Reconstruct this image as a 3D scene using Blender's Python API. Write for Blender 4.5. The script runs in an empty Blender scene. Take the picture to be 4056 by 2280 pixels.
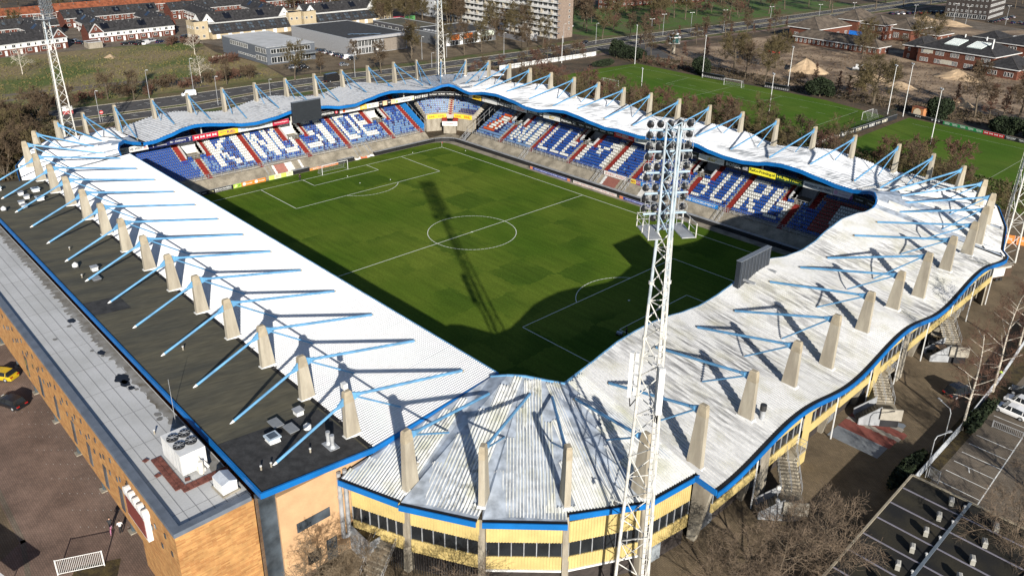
import bpy, bmesh, math, random
from math import sin, cos, pi, radians, hypot, atan2, sqrt
from mathutils import Vector, Matrix
random.seed(7)
SC = bpy.context.scene
COL = SC.collection
# ------------------------------------------------------------------ camera, sky, sun, exposure
cam = bpy.data.cameras.new('camera'); cam_ob = bpy.data.objects.new('camera', cam); COL.objects.link(cam_ob)
cam.sensor_fit = 'HORIZONTAL'; cam.sensor_width = 36.0
cam.lens = 36.0 * 3206.45 / 4056.0
cam.shift_y = -214.07 / 4056.0
cam.clip_start = 1.0; cam.clip_end = 5000
YAW, PIT, ROL = 2.3827, -0.3920, 0.0121
F_ = Vector((cos(PIT) * cos(YAW), cos(PIT) * sin(YAW), sin(PIT)))
R_ = F_.cross(Vector((0, 0, 1))).normalized(); U_ = R_.cross(F_)
R2 = cos(ROL) * R_ + sin(ROL) * U_; U2 = -sin(ROL) * R_ + cos(ROL) * U_
cam_ob.matrix_world = Matrix(((R2.x, U2.x, -F_.x, 118.0166), (R2.y, U2.y, -F_.y, -100.533), (R2.z, U2.z, -F_.z, 63.705), (0, 0, 0, 1)))
SC.camera = cam_ob
SUN_AZ, SUN_EL = radians(-29.0), radians(20.2)
w = bpy.data.worlds.new('World'); SC.world = w; w.use_nodes = True
nt = w.node_tree; nt.nodes.clear()
sky = nt.nodes.new('ShaderNodeTexSky'); sky.sky_type = 'NISHITA'; sky.sun_disc = False
sky.sun_elevation = SUN_EL; sky.sun_rotation = radians(90) - SUN_AZ; sky.air_density = 0.6; sky.dust_density = 0.4
bg = nt.nodes.new('ShaderNodeBackground'); bg.inputs[1].default_value = 0.085
wo = nt.nodes.new('ShaderNodeOutputWorld')
nt.links.new(sky.outputs[0], bg.inputs[0]); nt.links.new(bg.outputs[0], wo.inputs[0])
sun = bpy.data.lights.new('sun', 'SUN'); sun.energy = 5.0; sun.angle = radians(0.55); sun.color = (1.0, 0.945, 0.86)
sun_ob = bpy.data.objects.new('sun', sun); COL.objects.link(sun_ob)
sun_ob.rotation_euler = Vector((-cos(SUN_EL) * cos(SUN_AZ), -cos(SUN_EL) * sin(SUN_AZ), -sin(SUN_EL))).to_track_quat('-Z', 'Y').to_euler()
sun_ob.location = (200, -150, 200)
SC.view_settings.view_transform = 'Standard'; SC.view_settings.look = 'None'
SC.view_settings.gamma = 1.0; SC.view_settings.use_curve_mapping = False
SC.view_settings.exposure = 0.7

# ------------------------------------------------------------------ materials
def mat(name, col, rough=0.75, var=0.12, scale=0.6, col2=None, metal=0.0, stretch=(1, 1, 1), bump=0.0, bscale=20.0, detail=6.0, lo=0.35, hi=0.65, spec=0.3, fine=0.0, fscale=6.0, coord='pos'):
    m = bpy.data.materials.new(name); m.use_nodes = True
    n = m.node_tree.nodes; l = m.node_tree.links
    b = n['Principled BSDF']; b.inputs['Roughness'].default_value = rough; b.inputs['Metallic'].default_value = metal
    b.inputs['Specular IOR Level'].default_value = spec
    if coord == 'pos': src = n.new('ShaderNodeNewGeometry').outputs['Position']
    else: src = n.new('ShaderNodeTexCoord').outputs['Object']
    mp = n.new('ShaderNodeMapping'); mp.inputs['Scale'].default_value = stretch; l.new(src, mp.inputs[0])
    t = n.new('ShaderNodeTexNoise'); t.inputs['Scale'].default_value = scale; t.inputs['Detail'].default_value = detail; l.new(mp.outputs[0], t.inputs['Vector'])
    r = n.new('ShaderNodeValToRGB'); l.new(t.outputs[0], r.inputs[0])
    c2 = col2 if col2 else tuple(max(0, c * (1 - 2 * var)) for c in col)
    c1 = col if col2 else tuple(min(1, c * (1 + var)) for c in col)
    r.color_ramp.elements[0].position = lo; r.color_ramp.elements[0].color = (*c2, 1)
    r.color_ramp.elements[1].position = hi; r.color_ramp.elements[1].color = (*c1, 1)
    out = r.outputs[0]
    if fine > 0:
        t2 = n.new('ShaderNodeTexNoise'); t2.inputs['Scale'].default_value = fscale; t2.inputs['Detail'].default_value = 4; l.new(mp.outputs[0], t2.inputs['Vector'])
        mr = n.new('ShaderNodeMapRange'); mr.inputs['From Min'].default_value = 0.3; mr.inputs['From Max'].default_value = 0.7
        mr.inputs['To Min'].default_value = 1 - fine; mr.inputs['To Max'].default_value = 1 + fine; l.new(t2.outputs[0], mr.inputs[0])
        mx = n.new('ShaderNodeVectorMath'); mx.operation = 'SCALE'; l.new(out, mx.inputs[0]); l.new(mr.outputs[0], mx.inputs['Scale']); out = mx.outputs[0]
    l.new(out, b.inputs['Base Color'])
    if bump > 0:
        t3 = n.new('ShaderNodeTexNoise'); t3.inputs['Scale'].default_value = bscale; l.new(src, t3.inputs['Vector'])
        bp = n.new('ShaderNodeBump'); bp.inputs['Strength'].default_value = bump; bp.inputs['Distance'].default_value = 0.1; l.new(t3.outputs[0], bp.inputs['Height']); l.new(bp.outputs[0], b.inputs['Normal'])
    return m
_pc = {}
def plain(col, rough=0.6, metal=0.0, spec=0.4):
    k = (tuple(round(c, 3) for c in col), rough, metal)
    if k not in _pc: _pc[k] = mat('paint', col, rough, 0.06, 1.5, metal=metal, spec=spec, fine=0.04, coord='obj')
    return _pc[k]
def brick_mat(name, c1, c2, mortar, scale=1.0, bw=0.5, bh=0.14):
    m = bpy.data.materials.new(name); m.use_nodes = True; n = m.node_tree.nodes; l = m.node_tree.links
    b = n['Principled BSDF']; b.inputs['Roughness'].default_value = 0.85; b.inputs['Specular IOR Level'].default_value = 0.2
    g = n.new('ShaderNodeNewGeometry'); sx = n.new('ShaderNodeSeparateXYZ'); l.new(g.outputs['Position'], sx.inputs[0])
    ad = n.new('ShaderNodeMath'); ad.operation = 'ADD'; l.new(sx.outputs[0], ad.inputs[0]); l.new(sx.outputs[1], ad.inputs[1])
    cb = n.new('ShaderNodeCombineXYZ'); l.new(ad.outputs[0], cb.inputs[0]); l.new(sx.outputs[2], cb.inputs[1])
    t = n.new('ShaderNodeTexBrick'); l.new(cb.outputs[0], t.inputs[0]); t.inputs['Scale'].default_value = scale
    t.inputs['Brick Width'].default_value = bw; t.inputs['Row Height'].default_value = bh; t.inputs['Mortar Size'].default_value = 0.012
    t.inputs['Color1'].default_value = (*c1, 1); t.inputs['Color2'].default_value = (*c2, 1); t.inputs['Mortar'].default_value = (*mortar, 1); t.inputs['Bias'].default_value = -0.1
    nz = n.new('ShaderNodeTexNoise'); nz.inputs['Scale'].default_value = 1.2; nz.inputs['Detail'].default_value = 8; l.new(g.outputs['Position'], nz.inputs['Vector'])
    mr = n.new('ShaderNodeMapRange'); mr.inputs['From Min'].default_value = 0.3; mr.inputs['From Max'].default_value = 0.7; mr.inputs['To Min'].default_value = 0.78; mr.inputs['To Max'].default_value = 1.15; l.new(nz.outputs[0], mr.inputs[0])
    mx = n.new('ShaderNodeVectorMath'); mx.operation = 'SCALE'; l.new(t.outputs[0], mx.inputs[0]); l.new(mr.outputs[0], mx.inputs['Scale'])
    l.new(mx.outputs[0], b.inputs['Base Color'])
    return m
def paving_mat(name, c1, c2, scale=1.0):
    m = bpy.data.materials.new(name); m.use_nodes = True; n = m.node_tree.nodes; l = m.node_tree.links
    b = n['Principled BSDF']; b.inputs['Roughness'].default_value = 0.9; b.inputs['Specular IOR Level'].default_value = 0.2
    g = n.new('ShaderNodeNewGeometry'); t = n.new('ShaderNodeTexBrick'); l.new(g.outputs['Position'], t.inputs[0]); t.inputs['Scale'].default_value = scale
    t.inputs['Brick Width'].default_value = 0.42; t.inputs['Row Height'].default_value = 0.21; t.inputs['Mortar Size'].default_value = 0.02
    t.inputs['Color1'].default_value = (*c1, 1); t.inputs['Color2'].default_value = (*c2, 1); t.inputs['Mortar'].default_value = (*(c * 0.55 for c in c1), 1)
    nz = n.new('ShaderNodeTexNoise'); nz.inputs['Scale'].default_value = 0.16; nz.inputs['Detail'].default_value = 9; nz.inputs['Roughness'].default_value = 0.65; l.new(g.outputs['Position'], nz.inputs['Vector'])
    mr = n.new('ShaderNodeMapRange'); mr.inputs['From Min'].default_value = 0.3; mr.inputs['From Max'].default_value = 0.7; mr.inputs['To Min'].default_value = 0.55; mr.inputs['To Max'].default_value = 1.3; l.new(nz.outputs[0], mr.inputs[0])
    mx = n.new('ShaderNodeVectorMath'); mx.operation = 'SCALE'; l.new(t.outputs[0], mx.inputs[0]); l.new(mr.outputs[0], mx.inputs['Scale'])
    l.new(mx.outputs[0], b.inputs['Base Color'])
    return m
def grass_mat(name, c1, c2, c3, ang=0.0, cell=9.0, patch=0.18):
    m = bpy.data.materials.new(name); m.use_nodes = True; n = m.node_tree.nodes; l = m.node_tree.links
    b = n['Principled BSDF']; b.inputs['Roughness'].default_value = 0.95; b.inputs['Specular IOR Level'].default_value = 0.05
    g = n.new('ShaderNodeNewGeometry'); mp = n.new('ShaderNodeMapping'); mp.inputs['Rotation'].default_value = (0, 0, ang); l.new(g.outputs['Position'], mp.inputs[0])
    def noise(s, d, st=(1, 1, 1)):
        q = n.new('ShaderNodeMapping'); q.inputs['Scale'].default_value = st; l.new(mp.outputs[0], q.inputs[0])
        t = n.new('ShaderNodeTexNoise'); t.inputs['Scale'].default_value = s; t.inputs['Detail'].default_value = d; l.new(q.outputs[0], t.inputs['Vector']); return t.outputs[0]
    r = n.new('ShaderNodeValToRGB'); l.new(noise(0.035, 3), r.inputs[0])
    r.color_ramp.elements[0].position = 0.38; r.color_ramp.elements[0].color = (*c1, 1); r.color_ramp.elements[1].position = 0.66; r.color_ramp.elements[1].color = (*c2, 1)
    # mown squares with soft edges
    ck = n.new('ShaderNodeTexChecker'); ck.inputs['Scale'].default_value = 1.0 / cell
    wb = n.new('ShaderNodeVectorMath'); wb.operation = 'ADD'; sc = n.new('ShaderNodeVectorMath'); sc.operation = 'SCALE'; sc.inputs['Scale'].default_value = 3.0
    tn = n.new('ShaderNodeTexNoise'); tn.inputs['Scale'].default_value = 0.7; tn.inputs['Detail'].default_value = 5; l.new(mp.outputs[0], tn.inputs['Vector']); l.new(tn.outputs['Color'], sc.inputs[0])
    l.new(mp.outputs[0], wb.inputs[0]); l.new(sc.outputs[0], wb.inputs[1]); l.new(wb.outputs[0], ck.inputs['Vector'])
    ck.inputs['Color1'].default_value = (1, 1, 1, 1); ck.inputs['Color2'].default_value = (0, 0, 0, 1)
    gate = n.new('ShaderNodeMapRange'); gate.inputs['From Min'].default_value = 0.45; gate.inputs['From Max'].default_value = 0.6; l.new(noise(0.06, 2), gate.inputs[0])
    mu = n.new('ShaderNodeMath'); mu.operation = 'MULTIPLY'; l.new(ck.outputs['Fac'], mu.inputs[0]); l.new(gate.outputs[0], mu.inputs[1])
    m2 = n.new('ShaderNodeMath'); m2.operation = 'MULTIPLY'; m2.inputs[1].default_value = patch * 2.2; l.new(mu.outputs[0], m2.inputs[0])
    mx = n.new('ShaderNodeMix'); mx.data_type = 'RGBA'; l.new(m2.outputs[0], mx.inputs['Factor']); l.new(r.outputs[0], mx.inputs['A']); mx.inputs['B'].default_value = (*c3, 1)
    # streaks along the mowing direction, then fine blades
    k = n.new('ShaderNodeMapRange'); k.inputs['From Min'].default_value = 0.3; k.inputs['From Max'].default_value = 0.7; k.inputs['To Min'].default_value = 0.86; k.inputs['To Max'].default_value = 1.14; l.new(noise(0.9, 5, (0.12, 1.2, 1)), k.inputs[0])
    k2 = n.new('ShaderNodeMapRange'); k2.inputs['From Min'].default_value = 0.25; k2.inputs['From Max'].default_value = 0.75; k2.inputs['To Min'].default_value = 0.72; k2.inputs['To Max'].default_value = 1.28; l.new(noise(3.2, 8), k2.inputs[0])
    a = n.new('ShaderNodeVectorMath'); a.operation = 'SCALE'; l.new(mx.outputs['Result'], a.inputs[0]); l.new(k.outputs[0], a.inputs['Scale'])
    a2 = n.new('ShaderNodeVectorMath'); a2.operation = 'SCALE'; l.new(a.outputs[0], a2.inputs[0]); l.new(k2.outputs[0], a2.inputs['Scale'])
    l.new(a2.outputs[0], b.inputs['Base Color'])
    return m
def sheet_mat(name, base, dark, axis, amount=0.35, moss=None, rough=0.5):
    # coated corrugated metal: streaks along the ribs where the coating is worn
    m = bpy.data.materials.new(name); m.use_nodes = True; n = m.node_tree.nodes; l = m.node_tree.links
    b = n['Principled BSDF']; b.inputs['Roughness'].default_value = rough; b.inputs['Specular IOR Level'].default_value = 0.35
    g = n.new('ShaderNodeNewGeometry')
    def noise(s, d, st):
        q = n.new('ShaderNodeMapping'); q.inputs['Scale'].default_value = st; l.new(g.outputs['Position'], q.inputs[0])
        t = n.new('ShaderNodeTexNoise'); t.inputs['Scale'].default_value = s; t.inputs['Detail'].default_value = d; l.new(q.outputs[0], t.inputs['Vector']); return t.outputs[0]
    st = (0.16, 2.6, 1) if axis == 'x' else (2.6, 0.16, 1) if axis == 'y' else (1, 1, 1)
    f = n.new('ShaderNodeMapRange'); f.inputs['From Min'].default_value = 0.56 - amount * 0.2; f.inputs['From Max'].default_value = 0.6; l.new(noise(1.1, 3, st), f.inputs[0])
    f2 = n.new('ShaderNodeMapRange'); f2.inputs['From Min'].default_value = 0.4; f2.inputs['From Max'].default_value = 0.62; l.new(noise(0.09, 3, (1, 1, 1)), f2.inputs[0])
    mu = n.new('ShaderNodeMath'); mu.operation = 'MULTIPLY'; l.new(f.outputs[0], mu.inputs[0]); l.new(f2.outputs[0], mu.inputs[1])
    m3 = n.new('ShaderNodeMath'); m3.operation = 'MULTIPLY'; l.new(mu.outputs[0], m3.inputs[0]); m3.inputs[1].default_value = min(1, amount * 2)
    mx = n.new('ShaderNodeMix'); mx.data_type = 'RGBA'; l.new(m3.outputs[0], mx.inputs['Factor']); mx.inputs['A'].default_value = (*base, 1); mx.inputs['B'].default_value = (*dark, 1)
    out = mx.outputs['Result']
    if moss:
        f4 = n.new('ShaderNodeMapRange'); f4.inputs['From Min'].default_value = 0.48; f4.inputs['From Max'].default_value = 0.75; f4.inputs['To Max'].default_value = 0.7; l.new(noise(0.35, 6, (1, 1, 1)), f4.inputs[0])
        m5 = n.new('ShaderNodeMix'); m5.data_type = 'RGBA'; l.new(f4.outputs[0], m5.inputs['Factor']); l.new(out, m5.inputs['A']); m5.inputs['B'].default_value = (*moss, 1); out = m5.outputs['Result']
    k = n.new('ShaderNodeMapRange'); k.inputs['From Min'].default_value = 0.3; k.inputs['From Max'].default_value = 0.7; k.inputs['To Min'].default_value = 0.9; k.inputs['To Max'].default_value = 1.06; l.new(noise(2.5, 5, (1, 1, 1)), k.inputs[0])
    a = n.new('ShaderNodeVectorMath'); a.operation = 'SCALE'; l.new(out, a.inputs[0]); l.new(k.outputs[0], a.inputs['Scale']); l.new(a.outputs[0], b.inputs['Base Color'])
    return m
MT = {}
MT['white_roof'] = sheet_mat('white sheet', (0.66, 0.66, 0.655), (0.45, 0.45, 0.44), 'y', 0.08)
MT['roof_y'] = sheet_mat('worn white sheet y', (0.66, 0.67, 0.68), (0.17, 0.18, 0.19), 'y', 1.0)
MT['roof_x'] = sheet_mat('worn white sheet x', (0.56, 0.56, 0.55), (0.20, 0.20, 0.20), 'x', 0.7, (0.40, 0.39, 0.31))
MT['roof_k'] = sheet_mat('grey white sheet', (0.58, 0.58, 0.575), (0.28, 0.28, 0.28), 'x', 0.35)
MT['roof_c'] = sheet_mat('mossy sheet', (0.70, 0.70, 0.67), (0.34, 0.34, 0.31), '', 0.5, (0.42, 0.42, 0.28))
MT['flashing'] = mat('grey flashing', (0.36, 0.40, 0.45), 0.4, 0.2, 0.8)
MT['blue'] = mat('blue fascia', (0.005, 0.115, 0.35), 0.45, 0.08, 0.5)
MT['ltblue'] = mat('light blue steel', (0.105, 0.27, 0.45), 0.45, 0.12, 0.7)
MT['black'] = mat('black rubber', (0.012, 0.012, 0.013), 0.8, 0.2, 1.0)
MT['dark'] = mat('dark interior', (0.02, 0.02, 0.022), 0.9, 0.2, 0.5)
MT['bitumen'] = mat('dark bitumen roof', (0.108, 0.096, 0.062), 0.9, 0.1, 0.25, (0.062, 0.060, 0.046), stretch=(1.6, 0.25, 1), fine=0.18, fscale=2.0)
MT['bitumen2'] = mat('new bitumen patch', (0.044, 0.043, 0.042), 0.9, 0.2, 1.0, fine=0.15)
MT['grey_roof'] = mat('light grey membrane', (0.475, 0.475, 0.465), 0.8, 0.1, 0.25, (0.40, 0.40, 0.385), fine=0.05)
MT['concrete'] = mat('concrete', (0.30, 0.27, 0.215), 0.85, 0.1, 0.9, (0.195, 0.17, 0.13), fine=0.08, stretch=(1.2, 1.2, 0.35))
MT['pyl'] = mat('pylon concrete', (0.36, 0.325, 0.255), 0.85, 0.1, 0.7, (0.25, 0.22, 0.17), stretch=(1.5, 1.5, 0.25), fine=0.06)
MT['pylcap'] = mat('pylon head concrete', (0.31, 0.265, 0.19), 0.85, 0.1, 1.2, fine=0.06)
MT['slope'] = mat('concrete slope', (0.29, 0.255, 0.195), 0.9, 0.1, 0.5, (0.16, 0.14, 0.105), fine=0.16, fscale=3.5)
MT['terrace'] = mat('terrace concrete', (0.38, 0.35, 0.30), 0.9, 0.1, 0.8, (0.28, 0.255, 0.21), fine=0.08)
MT['redstep'] = mat('red painted step', (0.22, 0.022, 0.015), 0.8, 0.12, 1.3, fine=0.15)
MT['brick_or'] = brick_mat('orange brick', (0.41, 0.225, 0.082), (0.285, 0.125, 0.042), (0.34, 0.21, 0.10), 1.0, 0.9, 0.16)
MT['stucco'] = mat('peach render', (0.45, 0.285, 0.155), 0.85, 0.05, 0.6, fine=0.04)
MT['brick_rd'] = brick_mat('red brick', (0.115, 0.034, 0.022), (0.085, 0.026, 0.018), (0.12, 0.075, 0.055), 1.0, 0.6, 0.2)
MT['brick_br'] = brick_mat('brown brick', (0.135, 0.044, 0.026), (0.095, 0.032, 0.02), (0.14, 0.09, 0.065), 1.0, 0.6, 0.2)
MT['brick_tan'] = brick_mat('tan brick', (0.23, 0.175, 0.14), (0.19, 0.145, 0.115), (0.21, 0.165, 0.13), 1.0, 0.6, 0.2)
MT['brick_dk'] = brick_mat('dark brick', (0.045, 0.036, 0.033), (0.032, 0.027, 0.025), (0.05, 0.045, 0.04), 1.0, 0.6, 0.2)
MT['cream'] = mat('cream render', (0.38, 0.31, 0.20), 0.8, 0.05, 0.5, fine=0.03)
MT['yellow'] = mat('yellow cladding', (0.47, 0.365, 0.15), 0.5, 0.06, 0.6, fine=0.04)
MT['white'] = mat('white paint', (0.62, 0.62, 0.60), 0.5, 0.05, 0.8, fine=0.03)
MT['steel'] = mat('galvanised steel', (0.38, 0.39, 0.40), 0.45, 0.12, 1.5, metal=0.3)
MT['mast'] = mat('white mast steel', (0.52, 0.51, 0.47), 0.5, 0.12, 1.2)
MT['rail'] = mat('grey railing', (0.29, 0.30, 0.31), 0.5, 0.1, 1.0)
MT['glass'] = mat('dark window glass', (0.016, 0.019, 0.022), 0.12, 0.2, 0.5, spec=0.6)
MT['glassb'] = mat('blue grey glass', (0.06, 0.075, 0.09), 0.15, 0.3, 0.4, spec=0.6)
MT['slate'] = mat('dark roof tiles', (0.030, 0.029, 0.030), 0.85, 0.25, 1.0, fine=0.25, fscale=3.0)
MT['tile_br'] = mat('brown roof tiles', (0.105, 0.083, 0.062), 0.85, 0.2, 0.5, fine=0.2, fscale=3.0)
MT['tile_or'] = mat('terracotta tiles', (0.20, 0.062, 0.028), 0.85, 0.2, 0.6, fine=0.2, fscale=3.0)
MT['solar'] = mat('solar panel', (0.008, 0.009, 0.013), 0.15, 0.2, 0.5, spec=0.6)
MT['asphalt'] = mat('asphalt', (0.085, 0.080, 0.075), 0.9, 0.12, 0.3, (0.055, 0.052, 0.049), fine=0.12)
MT['line'] = mat('white line paint', (0.74, 0.74, 0.70), 0.8, 0.1, 2.0)
MT['turfline'] = mat('chalk line', (0.78, 0.80, 0.70), 0.9, 0.06, 3.0)
MT['pitch'] = grass_mat('pitch grass', (0.056, 0.104, 0.009), (0.108, 0.146, 0.018), (0.034, 0.072, 0.007), 0.0, 9.0, 0.30)
MT['field'] = grass_mat('training grass', (0.055, 0.112, 0.012), (0.095, 0.135, 0.022), (0.045, 0.09, 0.012), 0.3, 14.0, 0.2)
MT['verge'] = mat('verge grass', (0.060, 0.080, 0.016), 0.95, 0.2, 0.12, (0.115, 0.088, 0.042), fine=0.35, fscale=1.6, lo=0.42, hi=0.6, detail=10)
MT['lawn'] = mat('lawn', (0.055, 0.105, 0.014), 0.95, 0.2, 0.1, (0.08, 0.085, 0.03), fine=0.3, fscale=1.3, lo=0.4, hi=0.55, detail=10)
MT['rough'] = mat('rough ground', (0.19, 0.145, 0.072), 0.95, 0.2, 0.035, (0.075, 0.098, 0.018), fine=0.4, fscale=0.9, lo=0.40, hi=0.56, detail=12)
MT['litter'] = mat('leaf litter', (0.098, 0.066, 0.038), 0.95, 0.2, 0.12, (0.045, 0.036, 0.022), fine=0.4, fscale=1.4, lo=0.35, hi=0.65, detail=12)
MT['sand'] = mat('sand', (0.31, 0.225, 0.145), 0.95, 0.2, 0.09, (0.105, 0.072, 0.046), fine=0.35, fscale=1.0, lo=0.38, hi=0.62, detail=12, bump=0.6, bscale=0.8)
MT['sandpile'] = mat('pile sand', (0.42, 0.31, 0.195), 0.95, 0.2, 0.3, (0.28, 0.20, 0.125), fine=0.2)
MT['pav_red'] = paving_mat('red brown paving', (0.215, 0.148, 0.115), (0.17, 0.12, 0.094), 1.0)
MT['pav_br'] = paving_mat('brown paving', (0.185, 0.140, 0.088), (0.145, 0.112, 0.072), 1.0)
MT['pav_gr'] = paving_mat('grey paving', (0.175, 0.145, 0.11), (0.145, 0.118, 0.09), 1.0)
MT['bark'] = mat('bark', (0.105, 0.083, 0.058), 0.95, 0.25, 2.0, coord='obj', fine=0.2)
MT['birch'] = mat('birch bark', (0.58, 0.54, 0.46), 0.9, 0.1, 2.5, (0.26, 0.22, 0.17), stretch=(1, 1, 3), coord='obj')
MT['twig'] = mat('bare twigs', (0.098, 0.068, 0.040), 0.95, 0.25, 0.6, (0.055, 0.038, 0.023), coord='obj')
MT['twig_g'] = mat('mossy twigs', (0.098, 0.076, 0.034), 0.95, 0.25, 0.6, (0.055, 0.043, 0.019), coord='obj')
MT['twig_r'] = mat('reddish twigs', (0.120, 0.062, 0.042), 0.95, 0.25, 0.6, (0.07, 0.038, 0.026), coord='obj')
MT['yew'] = mat('evergreen needles', (0.022, 0.034, 0.013), 0.9, 0.3, 0.9, (0.010, 0.016, 0.007), coord='obj')
MT['moss'] = mat('moss', (0.075, 0.055, 0.02), 0.95, 0.3, 1.2, (0.03, 0.022, 0.012), fine=0.4)

# ------------------------------------------------------------------ mesh builder
class MB:
    def __init__(s): s.v = []; s.f = []; s.m = []; s.cm = 0
    def add(s, vs, fs):
        o = len(s.v); s.v.extend([tuple(p) for p in vs])
        for f in fs: s.f.append(tuple(i + o for i in f)); s.m.append(s.cm)
        return s
    def box(s, x0, x1, y0, y1, z0, z1):
        return s.add([(x0, y0, z0), (x1, y0, z0), (x1, y1, z0), (x0, y1, z0), (x0, y0, z1), (x1, y0, z1), (x1, y1, z1), (x0, y1, z1)],
                     [(3, 2, 1, 0), (4, 5, 6, 7), (0, 1, 5, 4), (1, 2, 6, 5), (2, 3, 7, 6), (3, 0, 4, 7)])
    def obox(s, c, sx, sy, z0, z1, rot=0.0):
        cr, sr = cos(rot), sin(rot); P = []
        for z in (z0, z1):
            for x, y in ((-sx, -sy), (sx, -sy), (sx, sy), (-sx, sy)):
                P.append((c[0] + x / 2 * cr - y / 2 * sr, c[1] + x / 2 * sr + y / 2 * cr, z))
        return s.add(P, [(3, 2, 1, 0), (4, 5, 6, 7), (0, 1, 5, 4), (1, 2, 6, 5), (2, 3, 7, 6), (3, 0, 4, 7)])
    def quad(s, a, b, c, d): return s.add([a, b, c, d], [(0, 1, 2, 3)])
    def poly(s, P): return s.add(P, [tuple(range(len(P)))])
    def prism(s, P, z0, z1):
        n = len(P); V = [(x, y, z0) for x, y in P] + [(x, y, z1) for x, y in P]
        return s.add(V, [tuple(range(n - 1, -1, -1)), tuple(range(n, 2 * n))] + [(i, (i + 1) % n, n + (i + 1) % n, n + i) for i in range(n)])
    def loft(s, A, B):
        n = len(A)
        return s.add(list(A) + list(B), [tuple(range(n - 1, -1, -1)), tuple(range(n, 2 * n))] + [(i, (i + 1) % n, n + (i + 1) % n, n + i) for i in range(n)])
    def beam(s, p, q, w_, h_):
        p = Vector(p); q = Vector(q); d = (q - p).normalized(); up = Vector((0, 0, 1)) if abs(d.z) < 0.95 else Vector((1, 0, 0))
        r = d.cross(up).normalized() * w_ / 2; u = r.normalized().cross(d) * h_ / 2
        return s.loft([p - r - u, p + r - u, p + r + u, p - r + u], [q - r - u, q + r - u, q + r + u, q - r + u])
    def tube(s, p, q, r0, r1=None, n=6, cap=True):
        r1 = r0 if r1 is None else r1; p = Vector(p); q = Vector(q); d = (q - p).normalized()
        up = Vector((0, 0, 1)) if abs(d.z) < 0.95 else Vector((1, 0, 0)); a = d.cross(up).normalized(); b = a.cross(d)
        A = [p + (a * cos(2 * pi * i / n) + b * sin(2 * pi * i / n)) * r0 for i in range(n)]
        B = [q + (a * cos(2 * pi * i / n) + b * sin(2 * pi * i / n)) * r1 for i in range(n)]
        V = A + B; F = [(i, (i + 1) % n, n + (i + 1) % n, n + i) for i in range(n)]
        if cap: F += [tuple(range(n - 1, -1, -1)), tuple(range(n, 2 * n))]
        return s.add(V, F)
    def path(s, P, r, n=5):
        for a, b in zip(P[:-1], P[1:]): s.tube(a, b, r, r, n)
        return s
    def ball(s, c, r, n=8, m=6, sq=(1, 1, 1)):
        V = [(c[0], c[1], c[2] - r * sq[2])]
        for j in range(1, m):
            t = pi * j / m
            for i in range(n): V.append((c[0] + r * sq[0] * sin(t) * cos(2 * pi * i / n), c[1] + r * sq[1] * sin(t) * sin(2 * pi * i / n), c[2] - r * sq[2] * cos(t)))
        V.append((c[0], c[1], c[2] + r * sq[2])); F = [(0, 1 + (i + 1) % n, 1 + i) for i in range(n)]
        for j in range(m - 2):
            for i in range(n): a = 1 + j * n + i; b = 1 + j * n + (i + 1) % n; F.append((a, b, b + n, a + n))
        o = 1 + (m - 2) * n; F += [(o + i, o + (i + 1) % n, len(V) - 1) for i in range(n)]
        return s.add(V, F)
    def mesh(s, name, mats, smooth=False):
        me = bpy.data.meshes.new(name); me.from_pydata(s.v, [], s.f)
        for m in (mats if isinstance(mats, (list, tuple)) else [mats]): me.materials.append(m)
        if any(s.m): me.polygons.foreach_set('material_index', s.m)
        if smooth: me.polygons.foreach_set('use_smooth', [True] * len(me.polygons))
        me.update(); return me
    def build(s, name, mats, parent=None, kind=None, smooth=False, label=None, off=None):
        o = bpy.data.objects.new(name, s.mesh(name, mats, smooth)); COL.objects.link(o)
        if parent is not None:
            o.parent = parent
            if off is None:
                r = parent.get('_o')
                if r: o.location = (-r[0], -r[1], -r[2])
        if kind: o['kind'] = kind
        if label: o['label'] = label
        return o
ROOTS = []
def thing(name, label, cat, loc=(0, 0, 0), group=None, rot=0.0, local=False):
    o = bpy.data.objects.new(name, None); COL.objects.link(o); o.location = loc; o.rotation_euler = (0, 0, rot); o.empty_display_size = 0.3
    o['label'] = label; o['category'] = cat
    if group: o['group'] = group
    if not local: o['_o'] = list(loc)          # parts are given in world coordinates
    ROOTS.append(o); return o
def link_part(name, me, parent, loc=(0, 0, 0), rot=0.0):
    o = bpy.data.objects.new(name, me); COL.objects.link(o); o.parent = parent; o.location = loc; o.rotation_euler = (0, 0, rot); return o
def copy_thing(src, loc, rot, label=None, group=None, scale=1.0):
    r = src.copy(); COL.objects.link(r); r.location = loc; r.rotation_euler = (0, 0, rot); r.scale = (scale,) * 3
    if label: r['label'] = label
    if group: r['group'] = group
    for ch in src.children:
        c = ch.copy(); COL.objects.link(c); c.parent = r
        for g in ch.children:
            d = g.copy(); COL.objects.link(d); d.parent = c
    return r
def solo(o, label, cat, group=None):
    o['label'] = label; o['category'] = cat
    if group: o['group'] = group
    return o
def structure(name, mb, m): return mb.build(name, m, None, 'structure')
_tx = {}
def text_mesh(s_, m, bold=True):
    k = (s_, m.name)
    if k in _tx: return _tx[k]
    cu = bpy.data.curves.new('lettering', 'FONT'); cu.body = s_; cu.size = 1.0; cu.extrude = 0.012; cu.resolution_u = 2
    if bold: cu.offset = 0.018
    ob = bpy.data.objects.new('lettering', cu); me = bpy.data.meshes.new_from_object(ob); bpy.data.objects.remove(ob)
    me.materials.clear(); me.materials.append(m)
    xs = [v.co.x for v in me.vertices]; ys = [v.co.y for v in me.vertices]
    bb = (min(xs), max(xs), min(ys), max(ys)); _tx[k] = (me, bb); return _tx[k]
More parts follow.
